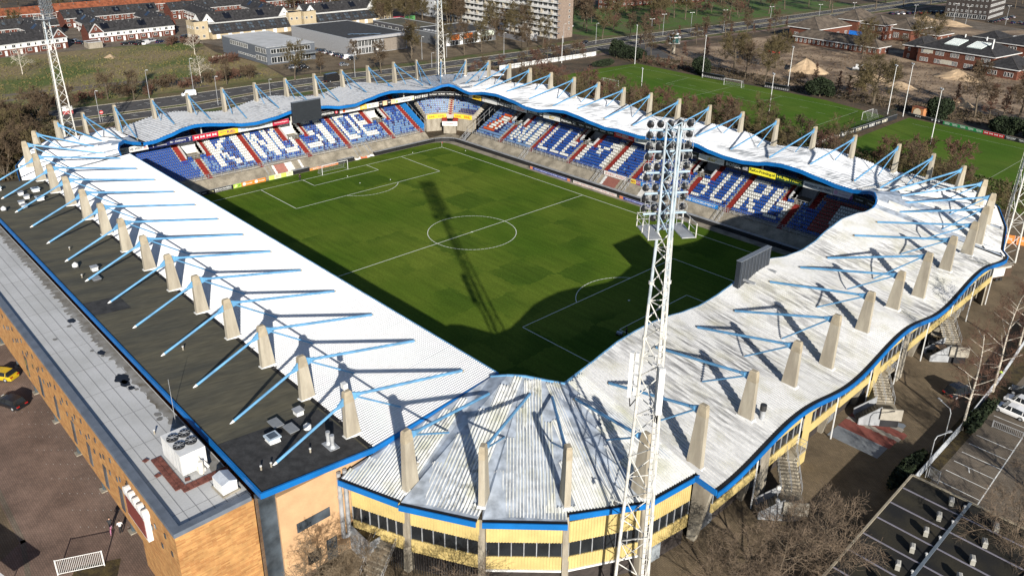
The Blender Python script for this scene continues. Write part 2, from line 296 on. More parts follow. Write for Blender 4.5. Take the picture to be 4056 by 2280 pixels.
def put_text(s_, m, parent, origin, t, width, height, pad=0.06, up=Vector((0, 0, 1)), name='lettering', fit=True):
    """lettering centred on origin (world), running along unit t, fitted in width x height"""
    me, bb = text_mesh(s_, m); t = Vector(t).normalized(); n = t.cross(up).normalized()
    sx = width / (bb[1] - bb[0]); sy = height / (bb[3] - bb[2])
    if not fit: sx = min(sx, sy * 1.25); sy = min(sy, sx * 1.25)
    o = bpy.data.objects.new(name, me); COL.objects.link(o); o.parent = parent
    r = Vector(parent.get('_o', (0, 0, 0)))
    c = Vector(origin) + n * pad - r
    M = Matrix(((t.x * sx, up.x * sy, n.x, 0), (t.y * sx, up.y * sy, n.y, 0), (t.z * sx, up.z * sy, n.z, 0), (0, 0, 0, 1)))
    mid = M @ Vector(((bb[0] + bb[1]) / 2, (bb[2] + bb[3]) / 2, 0))
    o.matrix_local = Matrix.Translation(c - mid) @ M
    return o
def interp(x, T):
    if x <= T[0][0]: return T[0][1]
    for (a, b), (c, d) in zip(T[:-1], T[1:]):
        if x <= c:
            k = (x - a) / (c - a); k = k * k * (3 - 2 * k) * 0.5 + k * 0.5
            return b + (d - b) * k
    return T[-1][1]
# ------------------------------------------------------------------ ground, roads, pitches
def flat(name, P, z, m):
    b = MB(); b.poly([(x, y, z) for x, y in P]); return structure(name, b, m)
def rect(x0, x1, y0, y1): return [(x0, y0), (x1, y0), (x1, y1), (x0, y1)]
flat('ground', rect(-900, 500, -500, 1000), 0.0, MT['litter'])
flat('rough_field', [(-276, -90), (-167, -90), (-166, 48), (-196, 54), (-232, 51), (-264, 57), (-274, 22)], 0.006, MT['rough'])
flat('residential_pavement', [(-430, -90), (-276, -90), (-274, 22), (-264, 57), (-240, 60), (-240, 180), (-430, 180)], 0.004, MT['pav_gr'])
flat('showroom_yard', [(-240, 56), (-196, 54), (-168, 50), (-166, 62), (-158, 118), (-155, 176), (-215, 190), (-240, 180)], 0.008, MT['pav_br'])
flat('park_lawn', [(-150, 212), (-145, 262), (-140, 330), (-128, 460), (-250, 460), (-240, 215)], 0.005, MT['lawn'])
flat('building_site_sand', [(-112, 190), (-60, 178), (20, 180), (120, 172), (140, 300), (40, 330), (-20, 420), (-60, 440), (-80, 380), (-98, 300)], 0.006, MT['sand'])
flat('construction_road', [(-30, 395), (-20, 420), (-75, 445), (-90, 425)], 0.010, MT['pav_gr'])
def ribbon(name, L, z, m):
    b = MB()
    for (a, c), (d, e) in zip(L[:-1], L[1:]): b.quad((*a, z), (*c, z), (*e, z), (*d, z))
    return structure(name, b, m)
RF = [(-120, -175), (-60, -168), (-28, -164), (5, -160.5), (40, -159), (61, -157), (90, -152.5), (119, -150), (170, -147), (210, -147), (262, -143), (310, -138), (345, -136), (460, -128), (600, -118)]
def far_e(y): return interp(y, RF)
def ribw(name, ys, f0, f1, z, m): return ribbon(name, [((f0(y), y), (f1(y), y)) for y in ys], z, m)
YS = [-120, -60, -28, -10, 5, 20, 40, 61, 75, 90, 119, 145, 170, 190, 210, 240, 262, 290, 310, 345, 400, 460, 600]
wfar = lambda y: 14.0 if y < 5 else 9.2 if y > 45 else 14 - (y - 5) * 0.12
ribw('road', YS, lambda y: far_e(y), lambda y: far_e(y) + wfar(y), 0.012, MT['asphalt'])
ribw('road', YS, lambda y: far_e(y) + wfar(y) + 2.6, lambda y: far_e(y) + wfar(y) + 11.2, 0.012, MT['asphalt'])
for k, (a, c) in enumerate(((0, 0), (1, 2.6))):
    ribw('median_verge' if k else 'roadside_verge', YS, lambda y: far_e(y) - 7 if k == 0 else far_e(y) + wfar(y), lambda y: far_e(y) - 0.2 if k == 0 else far_e(y) + wfar(y) + 2.6, 0.016, MT['verge'])
ribw('roadside_verge', YS, lambda y: far_e(y) + wfar(y) + 11.2, lambda y: far_e(y) + wfar(y) + 16, 0.016, MT['verge'])
ribw('cycle_path', YS, lambda y: far_e(y) + wfar(y) + 16, lambda y: far_e(y) + wfar(y) + 19.5, 0.016, MT['pav_red'])
b = MB()
for y0 in range(-110, 560, 3):
    y1 = y0 + 1.5
    for off in (0.5, 0.33, ):
        if y0 % 9 == 1 or off == 0.5 and y0 % 6 == 1:
            for base, wd in ((0, wfar(y0)), (wfar(y0) + 2.6, 8.6)):
                xa = far_e(y0) + base + wd * off; xb = far_e(y1) + base + wd * off
                b.quad((xa - 0.09, y0, 0.024), (xa + 0.09, y0, 0.024), (xb + 0.09, y1, 0.024), (xb - 0.09, y1, 0.024))
for y0, y1 in zip(range(-110, 560, 10), range(-100, 570, 10)):
    for f in (lambda y: far_e(y) + 0.35, lambda y: far_e(y) + wfar(y) - 0.35, lambda y: far_e(y) + wfar(y) + 2.95, lambda y: far_e(y) + wfar(y) + 10.85):
        b.quad((f(y0) - 0.07, y0, 0.024), (f(y0) + 0.07, y0, 0.024), (f(y1) + 0.07, y1, 0.024), (f(y1) - 0.07, y1, 0.024))
structure('road_markings', b, MT['line'])
b = MB()
for f in (lambda y: far_e(y), lambda y: far_e(y) + wfar(y), lambda y: far_e(y) + wfar(y) + 2.6, lambda y: far_e(y) + wfar(y) + 11.2):
    for y0, y1 in zip(YS[:-1], YS[1:]): b.beam((f(y0), y0, 0.06), (f(y1), y1, 0.06), 0.16, 0.13)
structure('kerb', b, MT['concrete'])
# cross street by the far training ground and access paths
flat('side_road', [(-136, 205), (-100, 190), (-92, 196), (-130, 222)], 0.018, MT['asphalt'])
flat('dirt_track', [(-168, 20), (-182, 18), (-196, 0), (-200, -40), (-197, -40), (-192, 0), (-178, 12), (-168, 13)], 0.012, MT['pav_gr'])
b = MB()
tr = [(-176, 45), (-183, 32), (-190, 10), (-193, -12), (-190, -30), (-188, -60)]
for (x0, y0), (x1, y1) in zip(tr[:-1], tr[1:]):
    b.quad((x0 - 1.3, y0, 0.014), (x0 + 1.3, y0, 0.014), (x1 + 1.3, y1, 0.014), (x1 - 1.3, y1, 0.014))
structure('footpath', b, MT['pav_gr'])
# training ground
flat('training_pitch', [(-99, 120), (15, 118), (14, 164), (-10, 171), (-34, 172.5), (-70, 172), (-96, 174), (-99, 150)], 0.012, MT['field'])
flat('training_pitch', [(19.5, 86), (70, 99), (92, 92), (140, 88), (140, 152), (56, 162.5), (31, 166.5), (20, 168)], 0.012, MT['field'])
b = MB()
def gline(b, P, w_=0.12, z=0.02, closed=False):
    P = list(P) + ([P[0]] if closed else [])
    for (x0, y0), (x1, y1) in zip(P[:-1], P[1:]):
        d = hypot(x1 - x0, y1 - y0); nx, ny = -(y1 - y0) / d * w_ / 2, (x1 - x0) / d * w_ / 2; ex, ey = (x1 - x0) / d * w_ / 2, (y1 - y0) / d * w_ / 2
        b.quad((x0 - ex + nx, y0 - ey + ny, z), (x0 - ex - nx, y0 - ey - ny, z), (x1 + ex - nx, y1 + ey - ny, z), (x1 + ex + nx, y1 + ey + ny, z))
gline(b, [(-93, 122), (-93, 167), (5, 164), (5, 122)], 0.14, 0.022)
gline(b, [(-64, 166.3), (-63, 150), (-24, 149), (-23, 165)], 0.14, 0.022); gline(b, [(-44, 166), (-44, 122)], 0.14, 0.022)
for k in range(12): gline(b, [(-86 + k * 7.5, 155 - (k % 2) * 3), (-83 + k * 7.5, 155 - (k % 2) * 3)], 0.14, 0.022)
gline(b, [(24, 161), (60, 156), (59, 60)], 0.12, 0.022)
structure('training_pitch_markings', b, plain((0.34, 0.38, 0.26), 0.9))
# forecourts and car park
flat('forecourt_paving', [(-75, -150), (62, -150), (62, -78), (57.8, -66), (-75, -66)], 0.008, MT['pav_red'])
flat('forecourt_paving', [(62, -150), (150, -150), (150, -60), (94.6, -15), (94.6, 40), (90, 95), (72, 100), (66, 74), (57, -64), (58, -70), (62, -78)], 0.008, MT['pav_br'])
flat('car_park', [(94.6, -15), (150, -60), (150, 60), (94.6, 50)], 0.010, MT['pav_gr'])
flat('planting_strip', [(93.6, -14), (95.8, -14), (95.8, 48), (93.0, 48)], 0.016, MT['moss'])
flat('planting_strip', [(43.2, -90.2), (45.8, -86.4), (43.4, -85.2), (41.6, -89.0)], 0.016, MT['moss'])
b = MB()
for y in (3.8, 1.2, -1.3, -3.9, -6.5, -9.2): gline(b, [(96.3, y), (100.7 + (3.8 - y) * 0.03, y - 0.1)], 0.11, 0.020)
gline(b, [(100.5, 7.6), (101.15, -10.5)], 0.12, 0.020); gline(b, [(98.0, -4.0), (98.4, -4.9)], 0.12, 0.02)
for y in (12.6, 10.2, 15.2, 17.6): gline(b, [(96.3, y), (100.6, y)], 0.11, 0.020)
# letters painted on one bay
structure('parking_markings', b, MT['line'])
b = MB()
for (x0, y0) in ((18.1, -86.4), (21.8, -86.4), (25.1, -86.7), (28.7, -86.6), (32.4, -86.6), (35.8, -86.8), (14.5, -86.4), (11.0, -86.3), (7.4, -86.2)):
    for k in range(7):
        x = x0 + k * 0.58; y = y0 + k * 0.63; b.quad((x - 0.07, y - 0.045, 0.02), (x + 0.07, y - 0.045, 0.02), (x + 0.07, y + 0.045, 0.02), (x - 0.07, y + 0.045, 0.02))
structure('parking_markings', b, plain((0.38, 0.36, 0.33), 0.9))
b = MB(); gline(b, [(2, -91.6), (34, -92.0), (52, -95)], 0.5, 0.014); structure('paving_gutter', b, MT['pav_gr'])
flat('side_pavement', [(0, -92.2), (34, -92.3), (46, -110), (0, -115)], 0.014, MT['pav_br'])
for k, (m, y0, y1) in enumerate(((plain((0.20, 0.06, 0.045), 0.9), -4.4, -2.9), (plain((0.28, 0.25, 0.21), 0.9), -5.3, -4.4), (plain((0.20, 0.06, 0.045), 0.9), -7.6, -5.3), (plain((0.17, 0.185, 0.20), 0.9), -10.6, -7.6), (plain((0.28, 0.25, 0.21), 0.9), -2.9, -2.0), (plain((0.16, 0.18, 0.20), 0.9), -2.0, -0.9))):
    b = MB(); n = 14; xa, xb = 83.0, 90.2 - 0.2 * k
    P = [(xa, y0), (xb, y0)] + [(xb - (xb - xa) * i / n, y1 + (0.12 if i % 2 else -0.12) * (k != 3)) for i in range(n + 1)]
    b.poly([(x, y, 0.016 + 0.003 * k) for x, y in P]); structure('paving_band', b, m)
# football pitch
flat('pitch_surround', rect(-62, 62, -46, 45), 0.010, MT['slope'])
PC = []
for cx, cy, a0 in ((-53, 33.4, 90), (-53, -35, 180), (53, -35, 270), (53, 33.4, 0)):
    for k in range(7): a = radians(a0 + k * 15 if True else 0); PC.append((cx + 4.5 * cos(a), cy + 4.5 * sin(a)))
flat('pitch', PC, 0.020, MT['pitch'])
b = MB(); z = 0.032
gline(b, [(-52.5, -34), (52.5, -34), (52.5, 34), (-52.5, 34)], 0.13, z, True); gline(b, [(0, -34), (0, 34)], 0.13, z)
def arc(cx, cy, r, a0, a1, n): return [(cx + r * cos(radians(a0 + (a1 - a0) * i / n)), cy + r * sin(radians(a0 + (a1 - a0) * i / n))) for i in range(n + 1)]
gline(b, arc(0, 0, 9.15, 0, 360, 72), 0.13, z)
for s in (-1, 1):
    gline(b, [(s * 52.5, -20.16), (s * 36, -20.16), (s * 36, 20.16), (s * 52.5, 20.16)], 0.13, z)
    gline(b, [(s * 52.5, -9.16), (s * 47, -9.16), (s * 47, 9.16), (s * 52.5, 9.16)], 0.13, z)
    gline(b, arc(s * 41.5, 0, 9.15, 180 - 53 if s > 0 else -53, 180 + 53 if s > 0 else 53, 20), 0.13, z)
    b.prism(arc(s * 41.5, 0, 0.2, 0, 330, 11), z, z + 0.004); 
    for t in (-1, 1): gline(b, arc(s * 52.5, t * 34, 1.0, 180 if s * t > 0 and s > 0 else 270 if s < 0 and t > 0 and False else 0, 90, 1)[:0] or [(s * 51.5, t * 34), (s * 51.8, t * 33.3), (s * 52.5, t * 33)], 0.10, z)
b.prism(arc(0, 0, 0.22, 0, 330, 11), z, z + 0.004)
structure('pitch_markings', b, MT['turfline'])
# ------------------------------------------------------------------ stadium
TK = [(-45, 13.4), (-43, 13.0), (-41.5, 12.9), (-38.5, 12.95), (-35.2, 13.7), (-31.7, 14.65), (-29, 14.95), (-27, 14.8), (-21, 13.9), (-17.6, 13.2), (-14.2, 13.0), (-9, 13.45), (-4.4, 14.25), (0, 14.65), (5.1, 14.0), (9.5, 13.2), (14, 13.1), (18.7, 14.0), (22.6, 14.7), (25.5, 14.95), (28.6, 14.65), (35, 13.7), (39, 13.5)]
TR = [(-57, 13.2), (-55, 13.05), (-48.2, 14.2), (-43.5, 14.5), (-37, 13.95), (-32, 13.1), (-27.7, 13.15), (-21.6, 14.3), (-18, 14.65), (-14, 14.3), (-8.8, 13.6), (-4.3, 13.15), (-0.9, 13.42), (2.1, 13.36), (5.9, 13.22), (9.3, 13.7), (13.7, 14.5), (17.5, 14.85), (21.4, 14.7), (25, 14.0), (29, 13.58), (32.8, 13.55), (36.2, 13.95), (39, 14.65), (42, 14.95), (45.6, 14.8), (50, 14.15), (54, 13.6), (57, 13.5)]
TN = [(-38, 12.1), (-36, 12.45), (-33.4, 13.0), (-31, 13.5), (-27.6, 13.68), (-24.6, 13.7), (-21.4, 13.4), (-17, 12.7), (-13.4, 12.35), (-9.8, 12.5), (-6.6, 12.9), (-1, 14.25), (1, 14.35), (3.7, 14.1), (9.8, 12.9), (14.6, 12.5), (18.4, 12.8), (22.4, 13.8), (27.4, 14.45), (32.3, 14.1), (37, 13.4), (40.1, 13.4)]
TRo = [(-64.2, 10.4), (-55.1, 11.75), (-50.7, 12.3), (-46.4, 11.7), (-37.4, 10.55), (-28.4, 11.65), (-23.9, 12.2), (-19.4, 11.6), (-10.4, 10.25), (-1.4, 11.5), (7.7, 11.8), (16.9, 11.7), (26.1, 10.2), (35.5, 11.7), (40.1, 12.2), (44.7, 11.65), (54.2, 10.5), (62, 10.8)]
zKo = lambda y: 11.3 - 0.9 * cos(2 * pi * (y + 10.9) / 27.8)
zNo = lambda y: 10.3 - 0.95 * cos(2 * pi * (y + 10.6) / 28.3)
def roof_bay(parent, fin, fout, s0, s1, m, pitch=0.36, h=0.085, nrad=5, name='roof_panel'):
    """one bay of corrugated roofing between two lines fin(s), fout(s) -> (x, y, z)"""
    L = hypot(fout(s1)[0] - fout(s0)[0], fout(s1)[1] - fout(s0)[1]); n = max(4, int(round(L / pitch)))
    prof = ((0.0, 0), (0.1, 1), (0.40, 1), (0.5, 0)); ss = []
    for i in range(n):
        for f, hh in prof: ss.append((s0 + (s1 - s0) * (i + f) / n, hh * h))
    ss.append((s1, 0)); b = MB()
    for s, hh in ss:
        A = fin(s); B = fout(s)
        for k in range(nrad + 1): t = k / nrad; b.v.append((A[0] + (B[0] - A[0]) * t, A[1] + (B[1] - A[1]) * t, A[2] + (B[2] - A[2]) * t + hh))
    q = nrad + 1
    for i in range(len(ss) - 1):
        for k in range(nrad): b.f.append((i * q + k, i * q + k + 1, (i + 1) * q + k + 1, (i + 1) * q + k)); b.m.append(0)
    return b.build(name, m, parent)
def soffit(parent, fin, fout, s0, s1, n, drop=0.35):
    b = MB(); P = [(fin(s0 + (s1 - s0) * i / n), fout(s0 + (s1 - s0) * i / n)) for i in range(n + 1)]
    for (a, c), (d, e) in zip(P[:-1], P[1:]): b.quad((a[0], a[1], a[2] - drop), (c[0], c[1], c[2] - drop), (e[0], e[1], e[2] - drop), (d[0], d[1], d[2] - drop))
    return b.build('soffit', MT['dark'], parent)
def edge_strip(parent, f, s0, s1, n, nrm, h0, h1, th, m, name='fascia'):
    b = MB(); rows = []
    for i in range(n + 1):
        s = s0 + (s1 - s0) * i / n; p = f(s); d = nrm(s); rows.append([(p[0], p[1], p[2] + h0), (p[0] + d[0] * th, p[1] + d[1] * th, p[2] + h0), (p[0] + d[0] * th, p[1] + d[1] * th, p[2] + h1), (p[0], p[1], p[2] + h1)])
    for A, B in zip(rows[:-1], rows[1:]):
        o = len(b.v); b.v += A + B
        for i in range(4): b.f.append((o + i, o + (i + 1) % 4, o + 4 + (i + 1) % 4, o + 4 + i)); b.m.append(0)
    b.quad(*rows[0]); b.quad(*rows[-1][::-1])
    return b.build(name, m, parent)
def pylon(parent, x, y, zb, rad, zt=17.0, tie=None, strut=None, back=None, below=None):
    """concrete pylon; rad = unit vector pointing from the pitch outwards"""
    r = Vector((rad[0], rad[1], 0)).normalized(); t = Vector((-r.y, r.x, 0)); c = Vector((x, y, 0)); th = 0.29
    def ring(z, i, o, w_): return [c - r * i - t * w_ + Vector((0, 0, z)), c + r * o - t * w_ + Vector((0, 0, z)), c + r * o + t * w_ + Vector((0, 0, z)), c - r * i + t * w_ + Vector((0, 0, z))]
    zm = zt - 1.35; b = MB(); zb0 = zb - 0.9
    k = (zm - zb0) / (zt - zb0)
    b.loft(ring(zb0, 1.30, 0.55, th + 0.04), ring(zm, 0.66, 0.46, th)); py = b.build('pylon', MT['pyl'], parent)
    b = MB(); b.loft(ring(zm, 0.68, 0.48, th + 0.02), ring(zt - 0.12, 0.46, 0.40, th)); b.loft(ring(zt - 0.12, 0.44, 0.38, th - 0.02), ring(zt, 0.36, 0.30, th - 0.08)); b.build('pylon_head', MT['pylcap'], py)
    b = MB(); b.loft(ring(zb - 0.12, 1.36, 0.75, th + 0.16), ring(zb + 0.12, 1.3, 0.68, th + 0.1)); b.build('base_flashing', MT['white'], py)
    if below is not None:
        b = MB(); b.loft(ring(0, 0.1, 0.8, 0.34), ring(zb0, 0.0 if below else 0.9, 2.3 if below else 0.55, 0.34)); b.build('column', MT['concrete'], parent)
    a = c - r * 0.5 + Vector((0, 0, zt - 0.85))
    if tie is not None:
        b = MB(); b.loft([a - t * 0.12 + Vector((0, 0, 0.5)), a + t * 0.12 + Vector((0, 0, 0.5)), a + t * 0.12 - Vector((0, 0, 0.62)), a - t * 0.12 - Vector((0, 0, 0.62))],
               [a - r * 0.8 - t * 0.1 + Vector((0, 0, 0.12)), a - r * 0.8 + t * 0.1 + Vector((0, 0, 0.12)), a - r * 0.8 + t * 0.1 - Vector((0, 0, 0.42)), a - r * 0.8 - t * 0.1 - Vector((0, 0, 0.42))])
        b.build('bracket', MT['ltblue'], py)
        a1 = a - r * 0.6 - Vector((0, 0, 0.05)); e = Vector(tie); b = MB(); b.tube(a1, e, 0.17, 0.17, 8); d = (e - a1).normalized()
        b.tube(a1 - d * 0.05, a1 + d * 0.5, 0.23, 0.23, 8); b.build('tie_tube', MT['ltblue'], py)
        b = MB(); b.loft([e - t * 0.1 + Vector((0, 0, 0.1)), e + t * 0.1 + Vector((0, 0, 0.1)), e + t * 0.1 - Vector((0, 0, 0.25)), e - t * 0.1 - Vector((0, 0, 0.25))], [e + d * 0.75 + t * q + Vector((0, 0, -0.18 + w_)) for q, w_ in ((-0.05, 0), (0.05, 0), (0.05, -0.15), (-0.05, -0.15))]); b.build('tie_shoe', MT['pylcap'], py)
    if strut is not None:
        a2 = a - r * 0.6 - Vector((0, 0, 0.32)); b = MB(); b.tube(a2, strut, 0.105, 0.105, 7); b.build('strut', MT['ltblue'], py)
    if back is not None:
        a3 = c + r * 0.55 + Vector((0, 0, zt - 1.25)); e = Vector(back)
        b = MB(); b.loft([a3 - r * 0.15 - t * 0.1 + Vector((0, 0, 0.55)), a3 - r * 0.15 + t * 0.1 + Vector((0, 0, 0.55)), a3 - r * 0.15 + t * 0.1 - Vector((0, 0, 0.35)), a3 - r * 0.15 - t * 0.1 - Vector((0, 0, 0.35))],
                [a3 + r * 0.6 - t * 0.1 + Vector((0, 0, -0.1)), a3 + r * 0.6 + t * 0.1 + Vector((0, 0, -0.1)), a3 + r * 0.6 + t * 0.1 - Vector((0, 0, 0.5)), a3 + r * 0.6 - t * 0.1 - Vector((0, 0, 0.5))]); b.build('bracket', MT['ltblue'], py)
        b = MB(); b.tube(a3 + r * 0.35 - Vector((0, 0, 0.2)), e, 0.15, 0.15, 8); b.build('back_stay', MT['ltblue'], py)
        d = (e - a3).normalized(); b = MB(); b.tube(e - d * 0.05, e + d * 0.6, 0.17, 0.03, 6); b.build('stay_shoe', MT['white'], py)
    return py
# ---- main stand (nearest on the left)
ms = thing('grandstand', 'main stand with flat white ribbed roof and orange brick office front', 'grandstand', (0, -64, 0), 'stands of the stadium')
XM0, XM1 = -57.0, 58.6
fmi = lambda s: (s, -46.3, 12.95); fmo = lambda s: (s, -63.45, 11.35)
xs = [XM0] + [-50.5 + 9.2 * k - 0.5 for k in range(12)] + [XM1]
for a, c in zip(xs[:-1], xs[1:]): roof_bay(ms, fmi, fmo, a, c - 0.06, MT['white_roof'], 0.37, 0.115, 2)
soffit(ms, fmi, fmo, XM0, XM1, 2, 0.3)
edge_strip(ms, fmi, XM0, XM1 + 0.15, 2, lambda s: (0, 1), -0.28, 0.12, 0.16, MT['ltblue'], 'eaves_trim')
b = MB(); b.box(XM0, XM1, -63.95, -63.4, 11.05, 11.36); b.build('valley_gutter', MT['black'], ms)
b = MB()
for k in range(40): x = XM0 + 2 + k * 2.9; b.box(x, x + 0.12, -63.75, -63.2, 11.36, 11.46)
b.build('gutter_clips', MT['bitumen2'], ms, 'stuff')
def dk(x, y): return 11.42 + (-64.0 - y) / 11.8 * 1.15
b = MB(); b.loft([(XM0, -63.95, 11.40), (XM1, -63.95, 11.40), (XM1, -63.95, 11.0), (XM0, -63.95, 11.0)], [(XM0, -75.8, 12.55), (XM1, -75.8, 12.55), (XM1, -75.8, 12.15), (XM0, -75.8, 12.15)]); b.build('roof_deck', MT['bitumen'], ms)
for x0, x1, y0, y1 in ((49.0, 58.5, -75.6, -64.2), (7.6, 12.3, -75.6, -71.0)):
    b = MB(); b.quad((x0, y0, dk(0, y0) + 0.012), (x1, y0, dk(0, y0) + 0.012), (x1, y1, dk(0, y1) + 0.012), (x0, y1, dk(0, y1) + 0.012)); b.build('roofing_patch', MT['bitumen2'], ms)
b = MB(); b.box(XM0, XM1 + 0.2, -76.02, -75.80, 12.05, 12.68); b.build('fascia', MT['blue'], ms)
b = MB(); b.loft([(XM1, -75.8, 12.02), (XM1 + 0.2, -75.8, 12.02), (XM1 + 0.2, -75.8, 12.66), (XM1, -75.8, 12.66)], [(XM1, -63.6, 10.85), (XM1 + 0.2, -63.6, 10.85), (XM1 + 0.2, -63.6, 11.46), (XM1, -63.6, 11.46)])
b.loft([(XM1, -63.6, 10.85), (XM1 + 0.2, -63.6, 10.85), (XM1 + 0.2, -63.6, 11.46), (XM1, -63.6, 11.46)], [(XM1, -46.2, 12.4), (XM1 + 0.2, -46.2, 12.4), (XM1 + 0.2, -46.2, 13.12), (XM1, -46.2, 13.12)]); b.build('gable_fascia', MT['blue'], ms)
for k in range(13):
    x = -55.4 + 9.23 * k; hh = 12.75
    pylon(ms, x, -64.25, 11.45, (0, -1), 17.0, (x, -48.9, 12.95), (x, -57.7, 12.02), (x, -72.6, 12.42))
# body below the roofs
b = MB(); b.box(XM0, 58.25, -74.3, -64.0, 0, 10.9); b.build('end_wall', MT['stucco'], ms)
b = MB(); b.box(XM0, 57.0, -63.9, -56, 0, 10.6); b.build('inner_wall', MT['concrete'], ms)
b = MB()
for i in range(16): y = -44.6 - i * 0.82; b.box(XM0, 57, y - 0.82, y, 1.0, 2.1 + 0.42 * i)
b.build('terrace', MT['terrace'], ms)
b = MB(); b.box(58.25, 58.33, -72.6, -68.9, 5.6, 6.7); b.build('window', MT['glassb'], ms)
b = MB(); b.box(58.25, 58.33, -71.8, -70.3, 0.9, 2.3); b.build('window', MT['glass'], ms)
b = MB(); b.box(58.25, 58.33, -69.6, -68.4, 0.0, 2.7); b.build('door', MT['glassb'], ms)
b = MB(); b.box(57.2, 58.0, -76.0, -74.3, 0, 11.6); b.build('glazed_strip', MT['glassb'], ms)
for y in (-67.75, -67.05):
    b = MB(); b.tube((58.6, y, 2.3), (58.6, y, 10.5), 0.23, 0.23, 12); b.tube((58.6, y, 2.3), (58.6, y + 0.9, 2.1), 0.23, 0.23, 12)
    for z in (4.2, 7.4): b.tube((58.6, y, z), (58.6, y, z + 0.1), 0.27, 0.27, 12)
    b.build('flue_pipe', MT['steel'], ms)
# office block under the grey roof
b = MB(); b.box(46.2, 57.0, -83.5, -76.0, 0, 10.95); b.box(-62, 46.2, -83.5, -76.0, 3.2, 10.95); b.build('brick_wall', MT['brick_or'], ms)
b = MB(); b.box(-62, 46.2, -80.6, -76.02, 0, 3.15); b.build('recessed_front', MT['glassb'], ms)
b = MB(); b.box(-61.3, 56.3, -82.8, -75.9, 10.96, 11.06); b.build('flat_roof', MT['grey_roof'], ms)
b = MB(); b.box(-62, 57.08, -83.58, -82.78, 10.96, 11.42); b.box(56.3, 57.08, -82.78, -76.2, 10.96, 11.42); b.build('parapet', mat('slate grey coping', (0.115, 0.135, 0.165), 0.6, 0.1, 0.7), ms)
b = MB()
for x in [-60 + 6.35 * k for k in range(19)]: b.box(x - 0.03, x + 0.03, -82.7, -76.1, 11.062, 11.07)
for i, y in enumerate((-81.6, -80.4, -79.2, -78.0, -76.9)): b.box(-61, 56.2, y - 0.03, y + 0.03, 11.071, 11.078)
b.build('roofing_seams', plain((0.22, 0.22, 0.22), 0.9), ms, 'stuff')
# stains and puddles on the membrane
stain = mat('dirt stain', (0.10, 0.085, 0.06), 0.9, 0.2, 0.8, (0.27, 0.265, 0.25), lo=0.3, hi=0.75, detail=10)
b = MB(); P = []
rs = random.Random(3)
top = []; x = -60
while x < 52: top.append((x, -76.7 - rs.random() * (0.9 if x < 30 else 0.6))); x += 0.35
for (xa, ya), (xb_, yb) in zip(top[:-1], top[1:]): b.quad((xa, -76.05, 11.082), (xb_, -76.05, 11.082), (xb_, yb, 11.082), (xa, ya, 11.082))
b.build('grime_band', stain, ms)
b = MB(); pd = MB()
for cx, cy, r, dark in ((8.6, -77.6, 0.5, 1), (10.0, -78.3, 0.3, 0), (19.8, -77.5, 0.45, 1), (20.7, -77.6, 0.25, 0), (27.6, -77.7, 0.8, 1), (28.9, -77.8, 0.55, 1), (30.3, -77.6, 0.35, 1), (31.0, -77.3, 0.25, 0), (18.6, -78.2, 0.25, 0), (37.5, -77.4, 0.4, 0), (38.5, -77.6, 0.35, 0), (12.5, -80.7, 0.3, 0), (16.6, -77.0, 0.3, 0)):
    P = [(cx + r * (1.5 if dark else 1.1) * (0.75 + 0.5 * rs.random()) * cos(2 * pi * i / 18), cy + r * (0.7 + 0.5 * rs.random()) * sin(2 * pi * i / 18), 11.086) for i in range(18)]
    (b if dark else pd).poly(P)
b.build('wet_patch', plain((0.012, 0.011, 0.010), 0.35), ms, 'stuff'); pd.build('stain', plain((0.16, 0.155, 0.145), 0.9), ms, 'stuff')
for k, x in enumerate([22.3 - 9 * 5 + 9 * i for i in range(8)]):
    if x > 42: continue
    b = MB(); b.tube((x, -82.75, 0.12), (x, -82.75, 3.2), 0.24, 0.24, 10); c_ = b.build('front_column', plain((0.05, 0.065, 0.075), 0.5), ms)
    b = MB(); b.box(x - 0.5, x + 0.5, -83.25, -82.25, 0.0, 0.14); b.build('plinth', MT['concrete'], c_)
wm = MB(); wm.box(-0.55, 0.55, -0.05, 0.02, 0, 0.85); me_s = wm.mesh('brick_vent', MT['glassb'])
rs = random.Random(5)
for k in range(58):
    x = -12 + k * 1.18 + rs.random() * 0.3
    o = link_part('small_window', me_s, ms, (x, -83.52 + 64, (9.1, 7.6, 8.3, 6.9)[k % 4] + rs.random() * 0.25)); o.scale = (0.32, 1, 0.62)
for x in (6, 12.5, 19, 25.5, 31, 36.2, 41.0):
    b = MB(); b.loft([(x, -83.58, 4.1), (x + 1.0, -83.58, 4.1), (x + 1.0, -83.46, 4.1), (x, -83.46, 4.1)], [(x + 0.3, -83.58, 7.1), (x + 1.3, -83.58, 7.1), (x + 1.3, -83.46, 7.1), (x + 0.3, -83.46, 7.1)]); b.build('glass_panel', MT['glassb'], ms)
b = MB(); b.box(57.0, 57.09, -78.6, -77.8, 1.1, 1.8); b.build('window', MT['glass'], ms)
